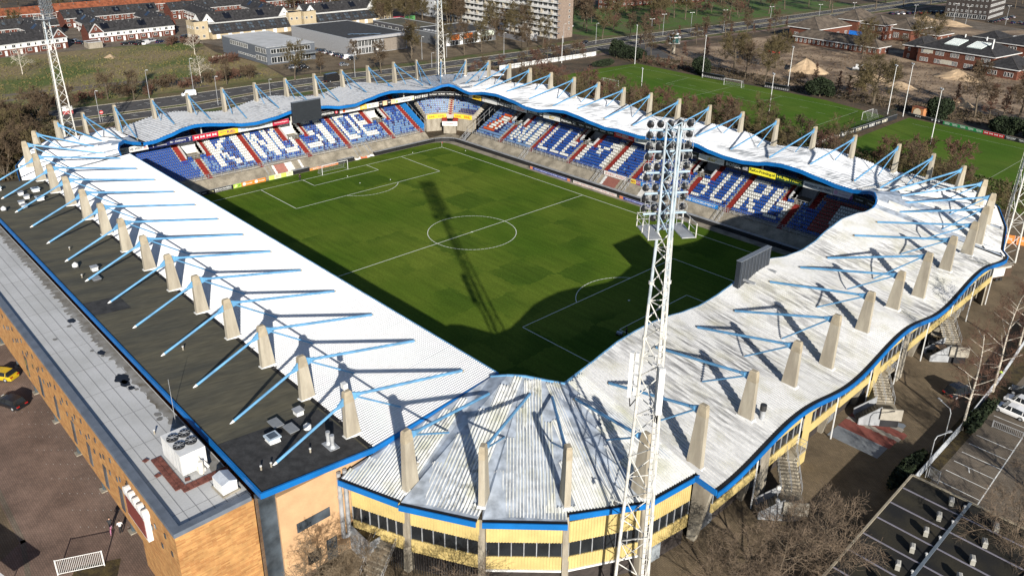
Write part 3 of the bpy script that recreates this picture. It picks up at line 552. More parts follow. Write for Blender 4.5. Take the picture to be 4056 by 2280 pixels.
# ---- far end stand
ks = thing('grandstand', 'far end stand behind the goal, white letters picked out in its seats', 'grandstand', (-75, 0, 0), 'stands of the stadium')
fki = lambda s: (-63.8, s, interp(s, TK)); 
def kmap(s): return -38.5 + (s + 40.2) * (83.6 / 79.2)
fko = lambda s: (-91.0, kmap(s), zKo(kmap(s)) - 0.25)
ky = [-40.2 + 79.2 * k / 9 for k in range(10)]
for a, c in zip(ky[:-1], ky[1:]): roof_bay(ks, fki, fko, a, c, MT['roof_k'], 0.75, 0.19, 4)
soffit(ks, fki, fko, -40.2, 39, 40, 0.45)
edge_strip(ks, fki, -41.0, 39.0, 90, lambda s: (1, 0), -0.62, 0.12, 0.25, MT['blue'])
edge_strip(ks, fko, -41, 39, 60, lambda s: (-1, 0), -0.5, 0.1, 0.3, MT['black'], 'gutter')
for x, y, zb in ((-86.6, -38.8, 10.65), (-87.5, -29.5, 11.7), (-87.9, -20.4, 11.8), (-88.4, -10.9, 10.3), (-88.6, -1.6, 11.8), (-88.7, 7.6, 11.75), (-89.0, 16.9, 10.4), (-89.0, 26.0, 11.75), (-89.3, 35.3, 11.65)):
    yi = -40.2 + (y + 38.5) * 79.2 / 83.6; q = lambda t: (-63.8 + (-91 + 63.8) * t, yi + (y - yi) * t)
    z1 = interp(yi, TK); z2 = zKo(y)
    pylon(ks, x, y, zb, (-1, 0), 17.0, (*q(0.235), z1 + (z2 - z1) * 0.235 + 0.2), (*q(0.64), z1 + (z2 - z1) * 0.64 + 0.15))
# ---- long side stand
rsd = thing('grandstand', 'long side stand opposite, blue seats with a white name and worn white wavy roof', 'grandstand', (0, 58, 0), 'stands of the stadium')
fri = lambda s: (s, 46.3, interp(s, TR)); fro = lambda s: (s, 74.0, interp(s, TRo) - 0.22)
rx = [-57 + 114 * k / 12 for k in range(13)]
for a, c in zip(rx[:-1], rx[1:]): roof_bay(rsd, fri, fro, a, c, MT['roof_y'], 0.60, 0.17, 4)
soffit(rsd, fri, fro, -57, 57, 60, 0.45)
edge_strip(rsd, fri, -57, 57, 130, lambda s: (0, -1), -0.62, 0.12, 0.25, MT['blue'])
edge_strip(rsd, fro, -57, 57, 60, lambda s: (0, 1), -0.5, 0.1, 0.3, MT['black'], 'gutter')
for x, zb in ((-55.1, 11.75), (-46.4, 11.6), (-37.4, 10.8), (-28.4, 11.55), (-19.4, 11.5), (-10.4, 10.3), (-1.4, 11.4), (7.7, 11.55), (16.9, 11.6), (26.1, 10.3), (35.5, 11.6), (44.7, 11.55), (54.2, 10.75)):
    y = 70.5 + 0.017 * (x + 46); z1 = interp(x, TR); z2 = interp(x, TRo)
    pylon(rsd, x, y, zb, (0, 1), 17.0, (x, 52.6, z1 + (z2 - z1) * 0.23 + 0.2), (x, 64.0, z1 + (z2 - z1) * 0.64 + 0.15))
# ---- near end stand
ns = thing('grandstand', 'near end stand on the right, worn white wavy roof above yellow clad outer wall', 'grandstand', (75, 0, 0), 'stands of the stadium')
fni = lambda s: (64.0, s, interp(s, TN))
def nmap(s): return -40.6 + (s + 38) * (85.4 / 78.0)
fno = lambda s: (84.6, nmap(s), zNo(nmap(s)) - 0.45)
ny = [-38 + 78 * k / 9 for k in range(10)]
for a, c in zip(ny[:-1], ny[1:]): roof_bay(ns, fni, fno, a, c, MT['roof_x'], 0.40, 0.14, 4)
soffit(ns, fni, fno, -38, 40, 50, 0.45)
edge_strip(ns, fni, -38, 40.0, 90, lambda s: (-1, 0), -0.5, 0.1, 0.2, MT['ltblue'])
edge_strip(ns, fno, -38, 40, 80, lambda s: (1, 0), -0.12, 0.03, 0.5, MT['black'], 'gutter')
edge_strip(ns, lambda s: (85.1, *fno(s)[1:]), -38, 40, 80, lambda s: (1, 0), -0.55, 0.08, 0.14, MT['blue'])
b = MB(); b.loft([(82.6, -40.95, 9.15), (85.2, -40.95, 8.85), (85.2, -40.95, 9.45), (82.6, -40.95, 9.75)], [(82.6, -40.75, 9.15), (85.2, -40.75, 8.85), (85.2, -40.75, 9.45), (82.6, -40.75, 9.75)]); b.build('fascia', MT['blue'], ns)
NP = [(-38.99, 9.35), (-29.6, 10.85), (-20.2, 11.0), (-10.6, 9.45), (-1.2, 11.05), (8.2, 11.15), (17.7, 9.7), (27.1, 11.2), (36.1, 11.25)]
for y, zb in NP:
    x = 81.6; yi = -38 + (y + 40.6) * 78 / 85.4; q = lambda t: (64 + 20.6 * t, yi + (y - yi) * t); z1 = interp(yi, TN); z2 = zNo(y) - 0.3
    pylon(ns, x, y, zb, (1, 0), 17.0, (*q(0.18), z1 + (z2 - z1) * 0.18 + 0.2), (*q(0.53), z1 + (z2 - z1) * 0.53 + 0.15), None, 1)
# outer wall bays between the columns
yb = [n_[0] for n_ in NP] + [45.1]
for i, (y0, y1) in enumerate(zip(yb[:-1], yb[1:])):
    y0 += 0.4; y1 -= 0.4; X = 83.7; zt = min(zNo(y0), zNo(y1), zNo((y0 + y1) / 2)) - 0.75
    b = MB(); b.box(X - 0.25, X, y0, y1, 7.2, max(zt, 7.4)); b.build('cladding_panel', MT['yellow'], ns)
    b = MB(); b.box(X - 0.25, X, y0, y1, 4.3, 5.5); b.build('cladding_panel', MT['yellow'], ns)
    b = MB(); b.box(X - 0.35, X - 0.12, y0, y1, 5.5, 7.2); wn = b.build('window_band', MT['glass'], ns)
    b = MB()
    for k in range(7): y = y0 + (y1 - y0) * k / 6; b.box(X - 0.12, X - 0.04, y - 0.04, y + 0.04, 5.5, 7.2)
    b.build('mullion', MT['rail'], wn, 'stuff')
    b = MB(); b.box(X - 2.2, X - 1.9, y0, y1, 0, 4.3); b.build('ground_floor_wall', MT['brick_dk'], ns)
    b = MB(); b.box(X - 1.9, X - 1.8, y0 + 1.0, y0 + 3.4, 0, 3.0); b.build('gate', plain((0.16, 0.17, 0.18), 0.5), ns)
    b = MB(); b.box(X - 0.02, X + 0.1, y1 - 0.15, y1 + 0.0, 0, zt + 0.4); b.build('downpipe', MT['white'], ns)
    if i in (1, 2, 4, 5): b = MB(); b.box(X - 0.25, X + 0.02, y0, y0 + 1.9, 0.05, zt); b.build('cladding_panel', MT['concrete'] if i % 2 else MT['yellow'], ns)
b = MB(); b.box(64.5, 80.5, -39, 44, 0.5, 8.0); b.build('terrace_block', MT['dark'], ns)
# ---- corner roofs: facets of parallel sheets over a flat base, ends stepped along the hips
def lerp3(a, c, t): return tuple(p + (q - p) * t for p, q in zip(a, c))
def facet(parent, A, B, a, c, over, m, w_=1.05, sub=3, h=0.15, gut=True):
    A = Vector(A); B = Vector(B); a = Vector(a); c = Vector(c)
    e1 = Vector((B.x - A.x, B.y - A.y, 0)); L = e1.length; e1.normalize(); e2 = Vector((-e1.y, e1.x, 0)); mid = (a + c) / 2
    if (Vector((mid.x, mid.y, 0)) - Vector((A.x, A.y, 0))).dot(e2) < 0: e2 = -e2
    loc = lambda P: ((P - A).dot(e1), (P - A).dot(e2))
    ua, va = loc(a); uc, vc = loc(c)
    def zat(u, v):
        t = min(1, max(0, u / L)); zo = A.z + (B.z - A.z) * t
        den = uc - ua if abs(uc - ua) > 0.05 else 0.05; ti = min(1, max(0, (u - ua) / den)); zi = a.z + (c.z - a.z) * ti; vi = va + (vc - va) * ti
        return zo + (zi - zo) * max(-0.2, min(1.0, v / max(vi, 0.1)))
    def vmax(u):   # where the line parallel to e2 at u leaves the facet
        best = 1e9
        if ua > 0.01 and u < ua: best = min(best, va * u / ua)
        if uc < L - 0.01 and u > uc: best = min(best, vc * (L - u) / (L - uc))
        if best > 1e8: t = (u - ua) / (uc - ua) if abs(uc - ua) > 0.05 else 0.5; best = va + (vc - va) * min(1, max(0, t))
        return max(best, 0)
    b = MB(); b.poly([tuple(A - e2 * over - Vector((0, 0, 0.10))), tuple(B - e2 * over - Vector((0, 0, 0.10))), tuple(B - Vector((0, 0, 0.06))), tuple(c - Vector((0, 0, 0.04))), tuple(a - Vector((0, 0, 0.04))), tuple(A - Vector((0, 0, 0.06)))]); b.build('flashing', MT['flashing'], parent)
    n = int(round(L / w_)); wd = L / n
    for i in range(n):
        u0 = i * wd + 0.02; u1 = (i + 1) * wd - 0.02; vm = min(vmax(u0), vmax(u1), vmax((u0 + u1) / 2)) - 0.05
        if vm < 0.4: vm = 0.15
        b = MB(); us = []
        for k in range(sub):
            for f, hh in ((0.0, 0), (0.12, 1), (0.45, 1), (0.57, 0)): us.append((u0 + (u1 - u0) * (k + f) / sub, hh * h))
        us.append((u1, 0)); R = 4
        for u, hh in us:
            for k in range(R + 1): v = -over + (vm + over) * k / R; P = A + e1 * u + e2 * v; b.v.append((P.x, P.y, zat(u, v) + hh + 0.02))
        for j in range(len(us) - 1):
            for k in range(R): b.f.append((j * (R + 1) + k, j * (R + 1) + k + 1, (j + 1) * (R + 1) + k + 1, (j + 1) * (R + 1) + k)); b.m.append(0)
        b.build('roof_sheet', m, parent)
    if gut:
        o0 = A - e2 * over; o1 = B - e2 * over
        b = MB(); b.loft([tuple(o0 + Vector((0, 0, z))) for z in (-0.2, -0.05)] + [tuple(o0 - e2 * 0.4 + Vector((0, 0, z))) for z in (-0.05, -0.2)], [tuple(o1 + Vector((0, 0, z))) for z in (-0.2, -0.05)] + [tuple(o1 - e2 * 0.4 + Vector((0, 0, z))) for z in (-0.05, -0.2)]); b.build('gutter', MT['black'], parent)
        b = MB(); b.loft([tuple(o0 - e2 * k + Vector((0, 0, z))) for k, z in ((0.4, -0.62), (0.52, -0.62), (0.52, 0.02), (0.4, 0.02))], [tuple(o1 - e2 * k + Vector((0, 0, z))) for k, z in ((0.4, -0.62), (0.52, -0.62), (0.52, 0.02), (0.4, 0.02))]); b.build('fascia', MT['blue'], parent)
def corner(label, loc, outer, inner, overs, m, rim_m, pyl, w_=1.05, sub=3, rim=True):
    t = thing('corner_stand', label, 'grandstand', loc, 'corner stands of the stadium')
    for (A, B), (a, c), ov in zip(zip(outer[:-1], outer[1:]), zip(inner[:-1], inner[1:]), overs): facet(t, A, B, a, c, ov, m, w_, sub)
    b = MB()
    for a, c in zip(inner[:-1], inner[1:]):
        d = Vector(c) - Vector(a); n = Vector((-d.y, d.x, 0)).normalized(); mo = Vector(outer[len(outer) // 2])
        if (mo - Vector(a)).dot(n) > 0: n = -n
        b.loft([(a[0], a[1], a[2] - 0.6), (a[0], a[1], a[2] + 0.12), (a[0] + n.x * 0.22, a[1] + n.y * 0.22, a[2] + 0.12), (a[0] + n.x * 0.22, a[1] + n.y * 0.22, a[2] - 0.6)], [(c[0], c[1], c[2] - 0.6), (c[0], c[1], c[2] + 0.12), (c[0] + n.x * 0.22, c[1] + n.y * 0.22, c[2] + 0.12), (c[0] + n.x * 0.22, c[1] + n.y * 0.22, c[2] - 0.6)])
    b.build('fascia', rim_m, t)
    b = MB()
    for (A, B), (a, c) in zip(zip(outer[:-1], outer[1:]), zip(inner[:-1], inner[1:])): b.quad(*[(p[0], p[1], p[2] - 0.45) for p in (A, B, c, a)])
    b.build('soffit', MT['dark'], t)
    ic = Vector(inner[len(inner) // 2])
    for p in pyl:
        x, y, zb, tie, strut = p[:5]; r = Vector((x - ic.x, y - ic.y, 0)).normalized()
        pylon(t, x, y, zb, r, 17.0, tie, strut, None, p[5] if len(p) > 5 else None)
    return t
def crest(P, Q, n, z0, zc, z1, cx, cy, r, a0, a1):
    out = []
    for i in range(n + 1):
        t = i / n; a = radians(a0 + (a1 - a0) * t); k = 0.5 - 0.5 * cos(2 * pi * t)
        out.append((cx + r * cos(a), cy + r * sin(a), (z0 + (z1 - z0) * t) + (zc - (z0 + z1) / 2) * k))
    return out
# near corner (bottom of the view)
c_out = [(81.9, -40.15, 9.6), (81.0, -47.2, 9.55), (77.3, -54.3, 10.0), (71.8, -60.1, 10.1), (65.0, -64.0, 10.0), (58.7, -66.7, 10.35)]
c_in = [(64.0, -37.85, 12.1), (65.0, -41.6, 12.55), (64.0, -43.9, 13.5), (62.4, -45.5, 13.95), (60.8, -46.8, 13.9), (58.9, -47.6, 13.2)]
ncs = corner('near corner stand, fan of mossy grey ribbed roof sheets above yellow cladding', (68, -52, 0), c_out, c_in, (0.35, 0.35, 1.6, 1.6, 1.3), MT['roof_c'], MT['ltblue'],
    [(80.6, -47.0, 9.5, (68.3, -43.4, 13.0), (74.2, -44.9, 11.6), 0), (76.9, -54.0, 10.2, (66.6, -45.4, 13.3), (71.0, -49.9, 12.0), 0), (71.5, -59.8, 10.3, (64.6, -46.9, 13.4), (67.0, -52.9, 12.0), 0), (64.8, -63.7, 10.0, (61.2, -49.9, 13.1), (62.4, -56.6, 11.9), 0)])
walls = list(zip(c_out[:-1], c_out[1:]))
for i, (A, B) in enumerate(walls):
    A = Vector((A[0], A[1], 0)); B = Vector((B[0], B[1], 0)); d = (B - A).normalized(); L = (B - A).length; n = Vector((-d.y, d.x, 0))
    if n.dot(Vector((1, -1, 0))) < 0: n = -n
    A2 = A + d * 0.3 + n * 0.25; W = L - 0.6; zt = 9.35 if i < 2 else 9.15
    def wb(u0, u1, z0, z1, d0=0.0, d1=0.22):
        P = [A2 + d * u0 - n * d1, A2 + d * u1 - n * d1, A2 + d * u1 + n * d0, A2 + d * u0 + n * d0]; q = MB(); return q.loft([(p.x, p.y, z0) for p in P], [(p.x, p.y, z1) for p in P])
    wz0, wz1 = 4.3, 6.1
    for (z0, z1) in ((wz1, zt - (0.75 if i == 1 else 0.05)), (2.7, wz0)):
        q = wb(0, W, z0, z1, -0.03)
        nr = int(W / 0.3)
        for k in range(nr): u = W * (k + 0.5) / nr; q2 = wb(u - 0.07, u + 0.07, z0, z1, 0.02, 0.03); q.add(q2.v, q2.f)
        q.build('cladding_panel', MT['yellow'], ncs)
    if i == 1: wb(0, W, zt - 0.75, zt - 0.05, -0.1).build('clerestory', MT['glass'], ncs)
    wn = wb(0, W, wz0, wz1, -0.12).build('window_band', MT['glass'], ncs)
    nm = 6 if W > 6 else 5
    q = MB()
    for k in range(nm + 1): u = W * k / nm; q2 = wb(max(0, u - 0.045), min(W, u + 0.045), wz0, wz1, -0.02, 0.1); q.add(q2.v, q2.f)
    q.build('mullion', MT['steel'], wn, 'stuff')
    wb(0, W, 0, 2.55, -0.5, 0.7).build('ground_floor_wall', MT['brick_dk'], ncs)
    if i in (1, 2): wb(0, W, 2.5, 2.72, 0.12, 0.5).build('ledge', MT['white'], ncs)
    if i == 0: wb(W * 0.52, W * 0.72, 0, 2.4, -0.42, 0.6).build('door', plain((0.28, 0.31, 0.33), 0.4), ncs)
    if i in (3, 4):
        q = MB()
        for k in range(26): u = W * (k + 0.5) / 26; q2 = wb(u - 0.03, u + 0.03, 0, 2.6, 0.05, 0.02); q.add(q2.v, q2.f)
        q.build('bar_fence', plain((0.03, 0.03, 0.03), 0.6), ncs, 'stuff')
# dark sign and flat outhouse by the main stand
b = MB(); b.box(58.4, 62.1, -66.9, -65.0, 0, 3.3); b.build('outhouse', plain((0.30, 0.315, 0.33), 0.8), ncs)
b = MB(); b.box(58.5, 62.0, -66.8, -65.1, 3.3, 3.36); b.build('outhouse_roof', MT['moss'], ncs)
# far corner
FI = crest(None, None, 6, 13.5, 14.6, 13.2, -56.8, 39.2, 7.1, 180, 90)
FO = [(-91.0, 44.9, 10.2), (-89.6, 52.8, 10.5), (-85.4, 59.6, 11.5), (-80.0, 66.1, 11.6), (-73.2, 71.2, 10.8), (-66.0, 73.6, 10.2), (-57.0, 74.0, 11.3)]
fcs = corner('far corner stand in the distance with grey ribbed roof and its own seat block', (-72, 55, 0), FO, FI, (0.2,) * 6, MT['roof_k'], MT['blue'],
    [(-89.0, 44.6, 10.35, (-70.0, 41.5, 13.2), (-81, 43.3, 11.5)), (-87.6, 52.3, 10.9, (-69.3, 43.7, 13.4), (-80, 48.6, 11.8)), (-83.4, 58.7, 11.95, (-67.7, 46.1, 13.6), (-76.5, 53, 12.5)), (-78.4, 64.8, 11.95, (-65.6, 48.6, 13.5), (-72.5, 57.5, 12.4)), (-72.2, 69.1, 11.15, (-63.0, 51, 13.2), (-68, 61, 12)), (-64.2, 70.4, 10.4, (-60, 51.8, 13.0), (-62.2, 62, 11.6))], 1.3, 3)
# right corner
RI = crest(None, None, 6, 13.5, 14.7, 13.4, 57.0, 39.3, 7.0, 90, 0)
RO = [(57.0, 74.0, 10.5), (63.5, 73.0, 10.6), (71.0, 69.0, 11.6), (77.0, 62.5, 11.7), (80.9, 54.8, 10.8), (83.2, 46.6, 9.6), (84.6, 44.8, 9.35)]
rcs = corner('right corner stand whose white sheets fan round a tight dark bend', (70, 56, 0), RO, RI, (0.2,) * 6, MT['roof_x'], MT['blue'],
    [(61.9, 70.4, 10.8, (59.6, 52.0, 13.2), (60.8, 62, 11.8)), (69.1, 66.4, 11.9, (62.2, 50.4, 13.6), (65.5, 58.5, 12.5)), (74.9, 60.3, 11.95, (64.6, 48.6, 13.7), (70, 54.5, 12.6)), (78.7, 53.1, 10.9, (66.5, 46.4, 13.5), (73, 50.0, 12.0), 0), (80.3, 45.1, 10.15, (67.5, 42.5, 13.0), (74.5, 44.0, 11.4), 0)], 1.2, 3)
for A, B in zip(RO[3:-1], RO[4:]):
    d = Vector((B[0] - A[0], B[1] - A[1], 0)); n = Vector((d.y, -d.x, 0)).normalized(); n = n if n.x > 0 else -n; q = MB()
    for z0, z1 in ((4.3, 5.5), (7.0, 9.0)):
        q.loft([(A[0] - n.x * k, A[1] - n.y * k, z0) for k in (1.0, 1.3)] + [(B[0] - n.x * k, B[1] - n.y * k, z0) for k in (1.3, 1.0)], [(A[0] - n.x * k, A[1] - n.y * k, z1) for k in (1.0, 1.3)] + [(B[0] - n.x * k, B[1] - n.y * k, z1) for k in (1.3, 1.0)])
    q.build('cladding_panel', MT['cream'], rcs)
    q = MB(); q.loft([(A[0] - n.x * k, A[1] - n.y * k, 0) for k in (1.4, 1.6)] + [(B[0] - n.x * k, B[1] - n.y * k, 0) for k in (1.6, 1.4)], [(A[0] - n.x * k, A[1] - n.y * k, 9) for k in (1.4, 1.6)] + [(B[0] - n.x * k, B[1] - n.y * k, 9) for k in (1.6, 1.4)]); q.build('wall', MT['concrete'], rcs)
# left corner (behind the main stand's far end)
LI = crest(None, None, 5, 13.0, 14.6, 13.0, -57.6, -41.4, 6.6, 180, 270)
LO = [(-91.0, -38.6, 10.3), (-88.0, -46.5, 10.4), (-84.5, -53.6, 11.8), (-77.5, -60.0, 11.8), (-69.5, -64.5, 11.2), (-58.0, -66.5, 10.6)]
lcs = corner('left corner stand with white sheets fanning out beside the main roof', (-72, -55, 0), LO, LI, (0.2,) * 5, MT['white_roof'], MT['blue'],
    [(-83.9, -46.7, 11.2, (-66.6, -44.0, 13.2), (-76, -45.5, 11.9)), (-79.6, -53.6, 11.9, (-64.6, -47.0, 13.3), (-72.5, -50.5, 12.3)), (-73.6, -59.6, 11.8, (-62.6, -48.8, 13.2), (-68.5, -54.5, 12.2)), (-66.2, -63.4, 11.4, (-59.8, -49.6, 13.0), (-63, -57, 12))], 1.2, 3)
# ------------------------------------------------------------------ seating
FONT = {'K': '10001 10010 10100 11000 10100 10010 10001', 'I': '1 1 1 1 1 1 1', 'N': '10001 11001 11001 10101 10011 10011 10001', 'G': '01110 10001 10000 10111 10001 10001 01110', 'S': '01111 10000 10000 01110 00001 00001 11110', 'D': '11110 10001 10001 10001 10001 10001 11110', 'E': '11111 10000 10000 11110 10000 10000 11111', 'W': '1000001 1000001 1001001 1001001 1010101 1010101 0100010', 'L': '1000 1000 1000 1000 1000 1000 1111', 'M': '1000001 1100011 1010101 1001001 1000001 1000001 1000001', 'T': '11111 00100 00100 00100 00100 00100 00100', 'R': '11110 10001 10001 11110 10100 10010 10001', 'B': '11110 10001 10001 11110 10001 10001 11110', 'U': '10001 10001 10001 10001 10001 10001 01110'}
FONT = {k: v.split() for k, v in FONT.items()}
SEATM = [plain((0.010, 0.058, 0.265), 0.4), plain((0.60, 0.60, 0.565), 0.45), plain((0.115, 0.21, 0.37), 0.5), plain((0.012, 0.014, 0.085), 0.5), plain((0.45, 0.07, 0.015), 0.5), plain((0.22, 0.022, 0.016), 0.5)]
def seat_shape(b, o, ax, dx, z):
    """o = front centre of the seat; ax along the row, dx towards the back"""
    def P(a, d, h): return (o[0] + ax[0] * a + dx[0] * d, o[1] + ax[1] * a + dx[1] * d, z + h)
    w_ = 0.205
    b.add([P(-w_, 0.0, 0.40), P(w_, 0.0, 0.40), P(w_, 0.36, 0.38), P(-w_, 0.36, 0.38), P(-w_ * 0.85, 0.47, 0.78), P(w_ * 0.85, 0.47, 0.78), P(-w_, 0.03, 0.33), P(w_, 0.03, 0.33), P(-w_ * 0.9, 0.43, 0.33), P(w_ * 0.9, 0.43, 0.33), P(-w_ * 0.8, 0.51, 0.76), P(w_ * 0.8, 0.51, 0.76), P(0, 0.50, 0.82)],
          [(0, 1, 2, 3), (3, 2, 5, 12, 4), (6, 7, 1, 0), (8, 9, 7, 6), (8, 10, 12, 11, 9), (0, 3, 8, 6), (1, 7, 9, 2), (3, 4, 10, 8), (2, 9, 11, 5), (4, 12, 10), (5, 11, 12)])
def letter_at(text, a, i, r0, r1):
    if i < r0 or i > r1: return False
    for ch, a0, a1 in text:
        if a0 <= a < a1:
            g = FONT[ch]; ry = min(6, int((r1 - i + 0.5) / (r1 - r0 + 1) * 7)); return g[ry][min(len(g[0]) - 1, int((a - a0) / (a1 - a0) * len(g[0])))] == '1'
    return False
def seat_stand(parent, W, ax, dx, a0, a1, rows, rise, full, vom, colour, white_vom, order):
    D = 0.82; Z0 = 2.6; vr = (8, 14); hw = 2.3
    cuts = []
    b = MB()
    def blk(u0, u1, d0, d1, z0, z1, q):
        P = [W(u0, d0), W(u1, d0), W(u1, d1), W(u0, d1)]; q.loft([(*p, z0) for p in P], [(*p, z1) for p in P])
    for i in range(rows):
        iv = [(a0, a1)]
        if vr[0] <= i <= vr[1]:
            iv = []; s = a0
            for v in vom: iv.append((s, v - hw)); s = v + hw
            iv.append((s, a1))
        for u0, u1 in iv: blk(u0, u1, D * i, D * (i + 1) + (0.0 if i < rows - 1 else 0.8), max(0.2, Z0 + rise * i - 1.6), Z0 + rise * i, b)
    b.build('terrace', MT['terrace'], parent)
    b = MB(); blk(a0, a1, D * rows, D * rows + 0.3, 2, Z0 + rise * rows + 0.6, b); b.build('back_wall', MT['dark'], parent)
    aisles = [(f, 0, rows - 1) for f in full] + [(v + s * (hw + 0.75), vr[0] - 1, rows - 1) for v in vom for s in (-1, 1)] + [(v, 0, vr[0] - 1) for v in vom]
    for f, i0, i1 in aisles:
        b = MB()
        for i in range(i0, i1 + 1):
            blk(f - 0.62, f + 0.62, D * i - 0.02, D * (i + 1) - 0.04, Z0 + rise * i - 0.3, Z0 + rise * i + 0.015, b); blk(f - 0.62, f + 0.62, D * i - 0.41, D * i - 0.02, Z0 + rise * i - 0.6, Z0 + rise * i - rise / 2, b)
        b.build('stair_aisle', MT['redstep'], parent)
    for v in vom:
        zf = Z0 + rise * (vr[0] - 1); d0 = D * vr[0]; d1 = D * (vr[1] + 1)
        b = MB(); blk(v - hw, v + hw, d0, d1, zf - 0.3, zf + 0.02, b); fl = b.build('entrance_floor', MT['slope'], parent)
        wm_ = MT['white'] if white_vom else plain((0.30, 0.31, 0.32), 0.8)
        b = MB(); blk(v - hw, v + hw, d1 - 0.25, d1, zf, zf + 3.4, b); b.build('entrance_wall', wm_, parent)
        for s in (-1, 1):
            b = MB(); u = v + s * hw; P = [W(u, d0), W(u, d1)]; n = 0.12 * s
            Q = [W(u + n, d0), W(u + n, d1)]
            b.loft([(*P[0], zf), (*P[1], zf), (*P[1], zf + rise * 7 + 1.1), (*P[0], zf + 1.1)], [(*Q[0], zf), (*Q[1], zf), (*Q[1], zf + rise * 7 + 1.1), (*Q[0], zf + 1.1)]); b.build('side_wall', wm_, parent)
        b = MB()
        for k in range(6): u = v - hw + 2 * hw * k / 5; blk(u - 0.03, u + 0.03, d0 - 0.03, d0 + 0.03, zf, zf + 1.1, b)
        blk(v - hw, v + hw, d0 - 0.03, d0 + 0.03, zf + 1.05, zf + 1.12, b); blk(v - hw, v + hw, d0 - 0.03, d0 + 0.03, zf + 0.5, zf + 0.55, b); b.build('railing', MT['rail'], parent, 'stuff')
    # seats
    S = []
    for i in range(rows):
        n = int((a1 - a0 - 1.0) / 0.5)
        for k in range(n):
            a = a0 + 0.5 + 0.5 * (k + 0.5)
            if any(abs(a - f) < 0.86 and i0 <= i <= i1 for f, i0, i1 in aisles): continue
            if vr[0] <= i <= vr[1] and any(abs(a - v) < hw + 0.3 for v in vom): continue
            x, y = W(a, D * i + 0.22); z = Z0 + rise * i
            S.append(((118 - x) ** 2 + (y + 100) ** 2 + (64 - z) ** 2, x, y, z, colour(a, i)))
    S.sort()
    proto = {}
    for _, x, y, z, c in S[:300]:
        if c not in proto: q = MB(); seat_shape(q, (0, 0), ax, dx, 0); proto[c] = q.mesh('seat', SEATM[c])
        r = parent['_o']; link_part('seat', proto[c], parent, (x - r[0], y - r[1], z - r[2]))
    q = MB()
    for _, x, y, z, c in S[300:]: q.cm = c; seat_shape(q, (x, y), ax, dx, z)
    q.build('seat', SEATM, parent, 'stuff')
    # front railing and bays of clear panels
    b = MB(); n = int((a1 - a0) / 1.6)
    for k in range(n + 1): u = a0 + (a1 - a0) * k / n; blk(u - 0.035, u + 0.035, -0.55, -0.48, 2.3, 3.5, b)
    for z in (2.72, 3.08, 3.45): blk(a0, a1, -0.55, -0.49, z, z + 0.05, b)
    b.build('railing', MT['rail'], parent, 'stuff')
    b = MB(); blk(a0, a1, -0.9, 0.0, 2.0, 2.35, b); b.build('wall_top', MT['concrete'], parent)
    b = MB(); P = [W(a0, -0.9), W(a1, -0.9)]; Q = [W(a0, -3.6), W(a1, -3.6)]
    b.loft([(*P[0], 2.3), (*Q[0], 0.3), (*Q[0], 0.0), (*P[0], 0.0)], [(*P[1], 2.3), (*Q[1], 0.3), (*Q[1], 0.0), (*P[1], 0.0)]); b.build('front_slope', MT['slope'], parent)
rs = random.Random(11)
KT = [('K', -23.9, -18.9), ('I', -17.4, -15.7), ('N', -13.5, -8.5), ('G', -7.3, -2.3), ('S', 0.0, 4.8), ('I', 6.2, 7.9), ('D', 11.8, 16.2), ('E', 17.3, 21.0)]
def kcol(a, i):
    if letter_at(KT, a, i, 2, 13) or letter_at(KT, a - .3, i, 2, 13): return 1 if rs.random() > 0.03 else 2
    fade = 0.0 if a < -30 else 0.12 + 0.35 * (i < 6) + 0.15 * (a > 10)
    r = rs.random()
    return 2 if r < fade and i < 12 else 3 if r > 0.86 and a > -22 else 0
seat_stand(ks, lambda a, d: (-62.0 - d, a), (0, 1), (-1, 0), -43, 34.9, 20, 0.41, [-14.7, 10.6, 34.1], [-27.9, -1.4, 24.6], kcol, True, None)
WT = [('W', -38.5, -33.0), ('I', -31.6, -30.0), ('L', -27.0, -23.9), ('L', -22.7, -19.6), ('E', -18.9, -16.2), ('M', -13.6, -4.4), ('I', -1.9, -0.4), ('I', 6.9, 8.4), ('T', 9.6, 12.6), ('I', 13.6, 14.9), ('L', 15.8, 18.3), ('B', 20.1, 24.2), ('U', 25.8, 29.9), ('R', 32.6, 37.0), ('G', 38.6, 43.2)]
def rcol(a, i):
    if letter_at(WT, a, i, 1, 10) or letter_at(WT, a - .3, i, 1, 10): return 1
    if a < -43 and 2 <= i <= 9:
        u = a + 49.6 - (i - 2) * 0.38
        if 0 <= u < 4.6: return 4 if (u < 1.0 or i == 9 or i == 2 or abs(u - 3.2) < 0.5 and i < 7) else 1
        if u >= 4.6: return 3
    if a > 48 and 1 <= i <= 10:
        u = a - 49.6 + (i - 2) * 0.05
        if 0 <= u < 3.2 or i == 10: return 5
        if 3.2 <= u < 7.5: return 1
    fade = 0.75 if a < -29 else 0.25 if a < -22 and i < 4 else 0.04
    r = rs.random()
    return 2 if r < fade else 3 if r > 0.965 else 0
seat_stand(rsd, lambda a, d: (a, 44.5 + d), (1, 0), (0, 1), -51, 58, 19, 0.456, [-28.2, -2.9, 5.6, 31.7], [-40.0, -14.4, 20.6, 44.4], rcol, False, None)
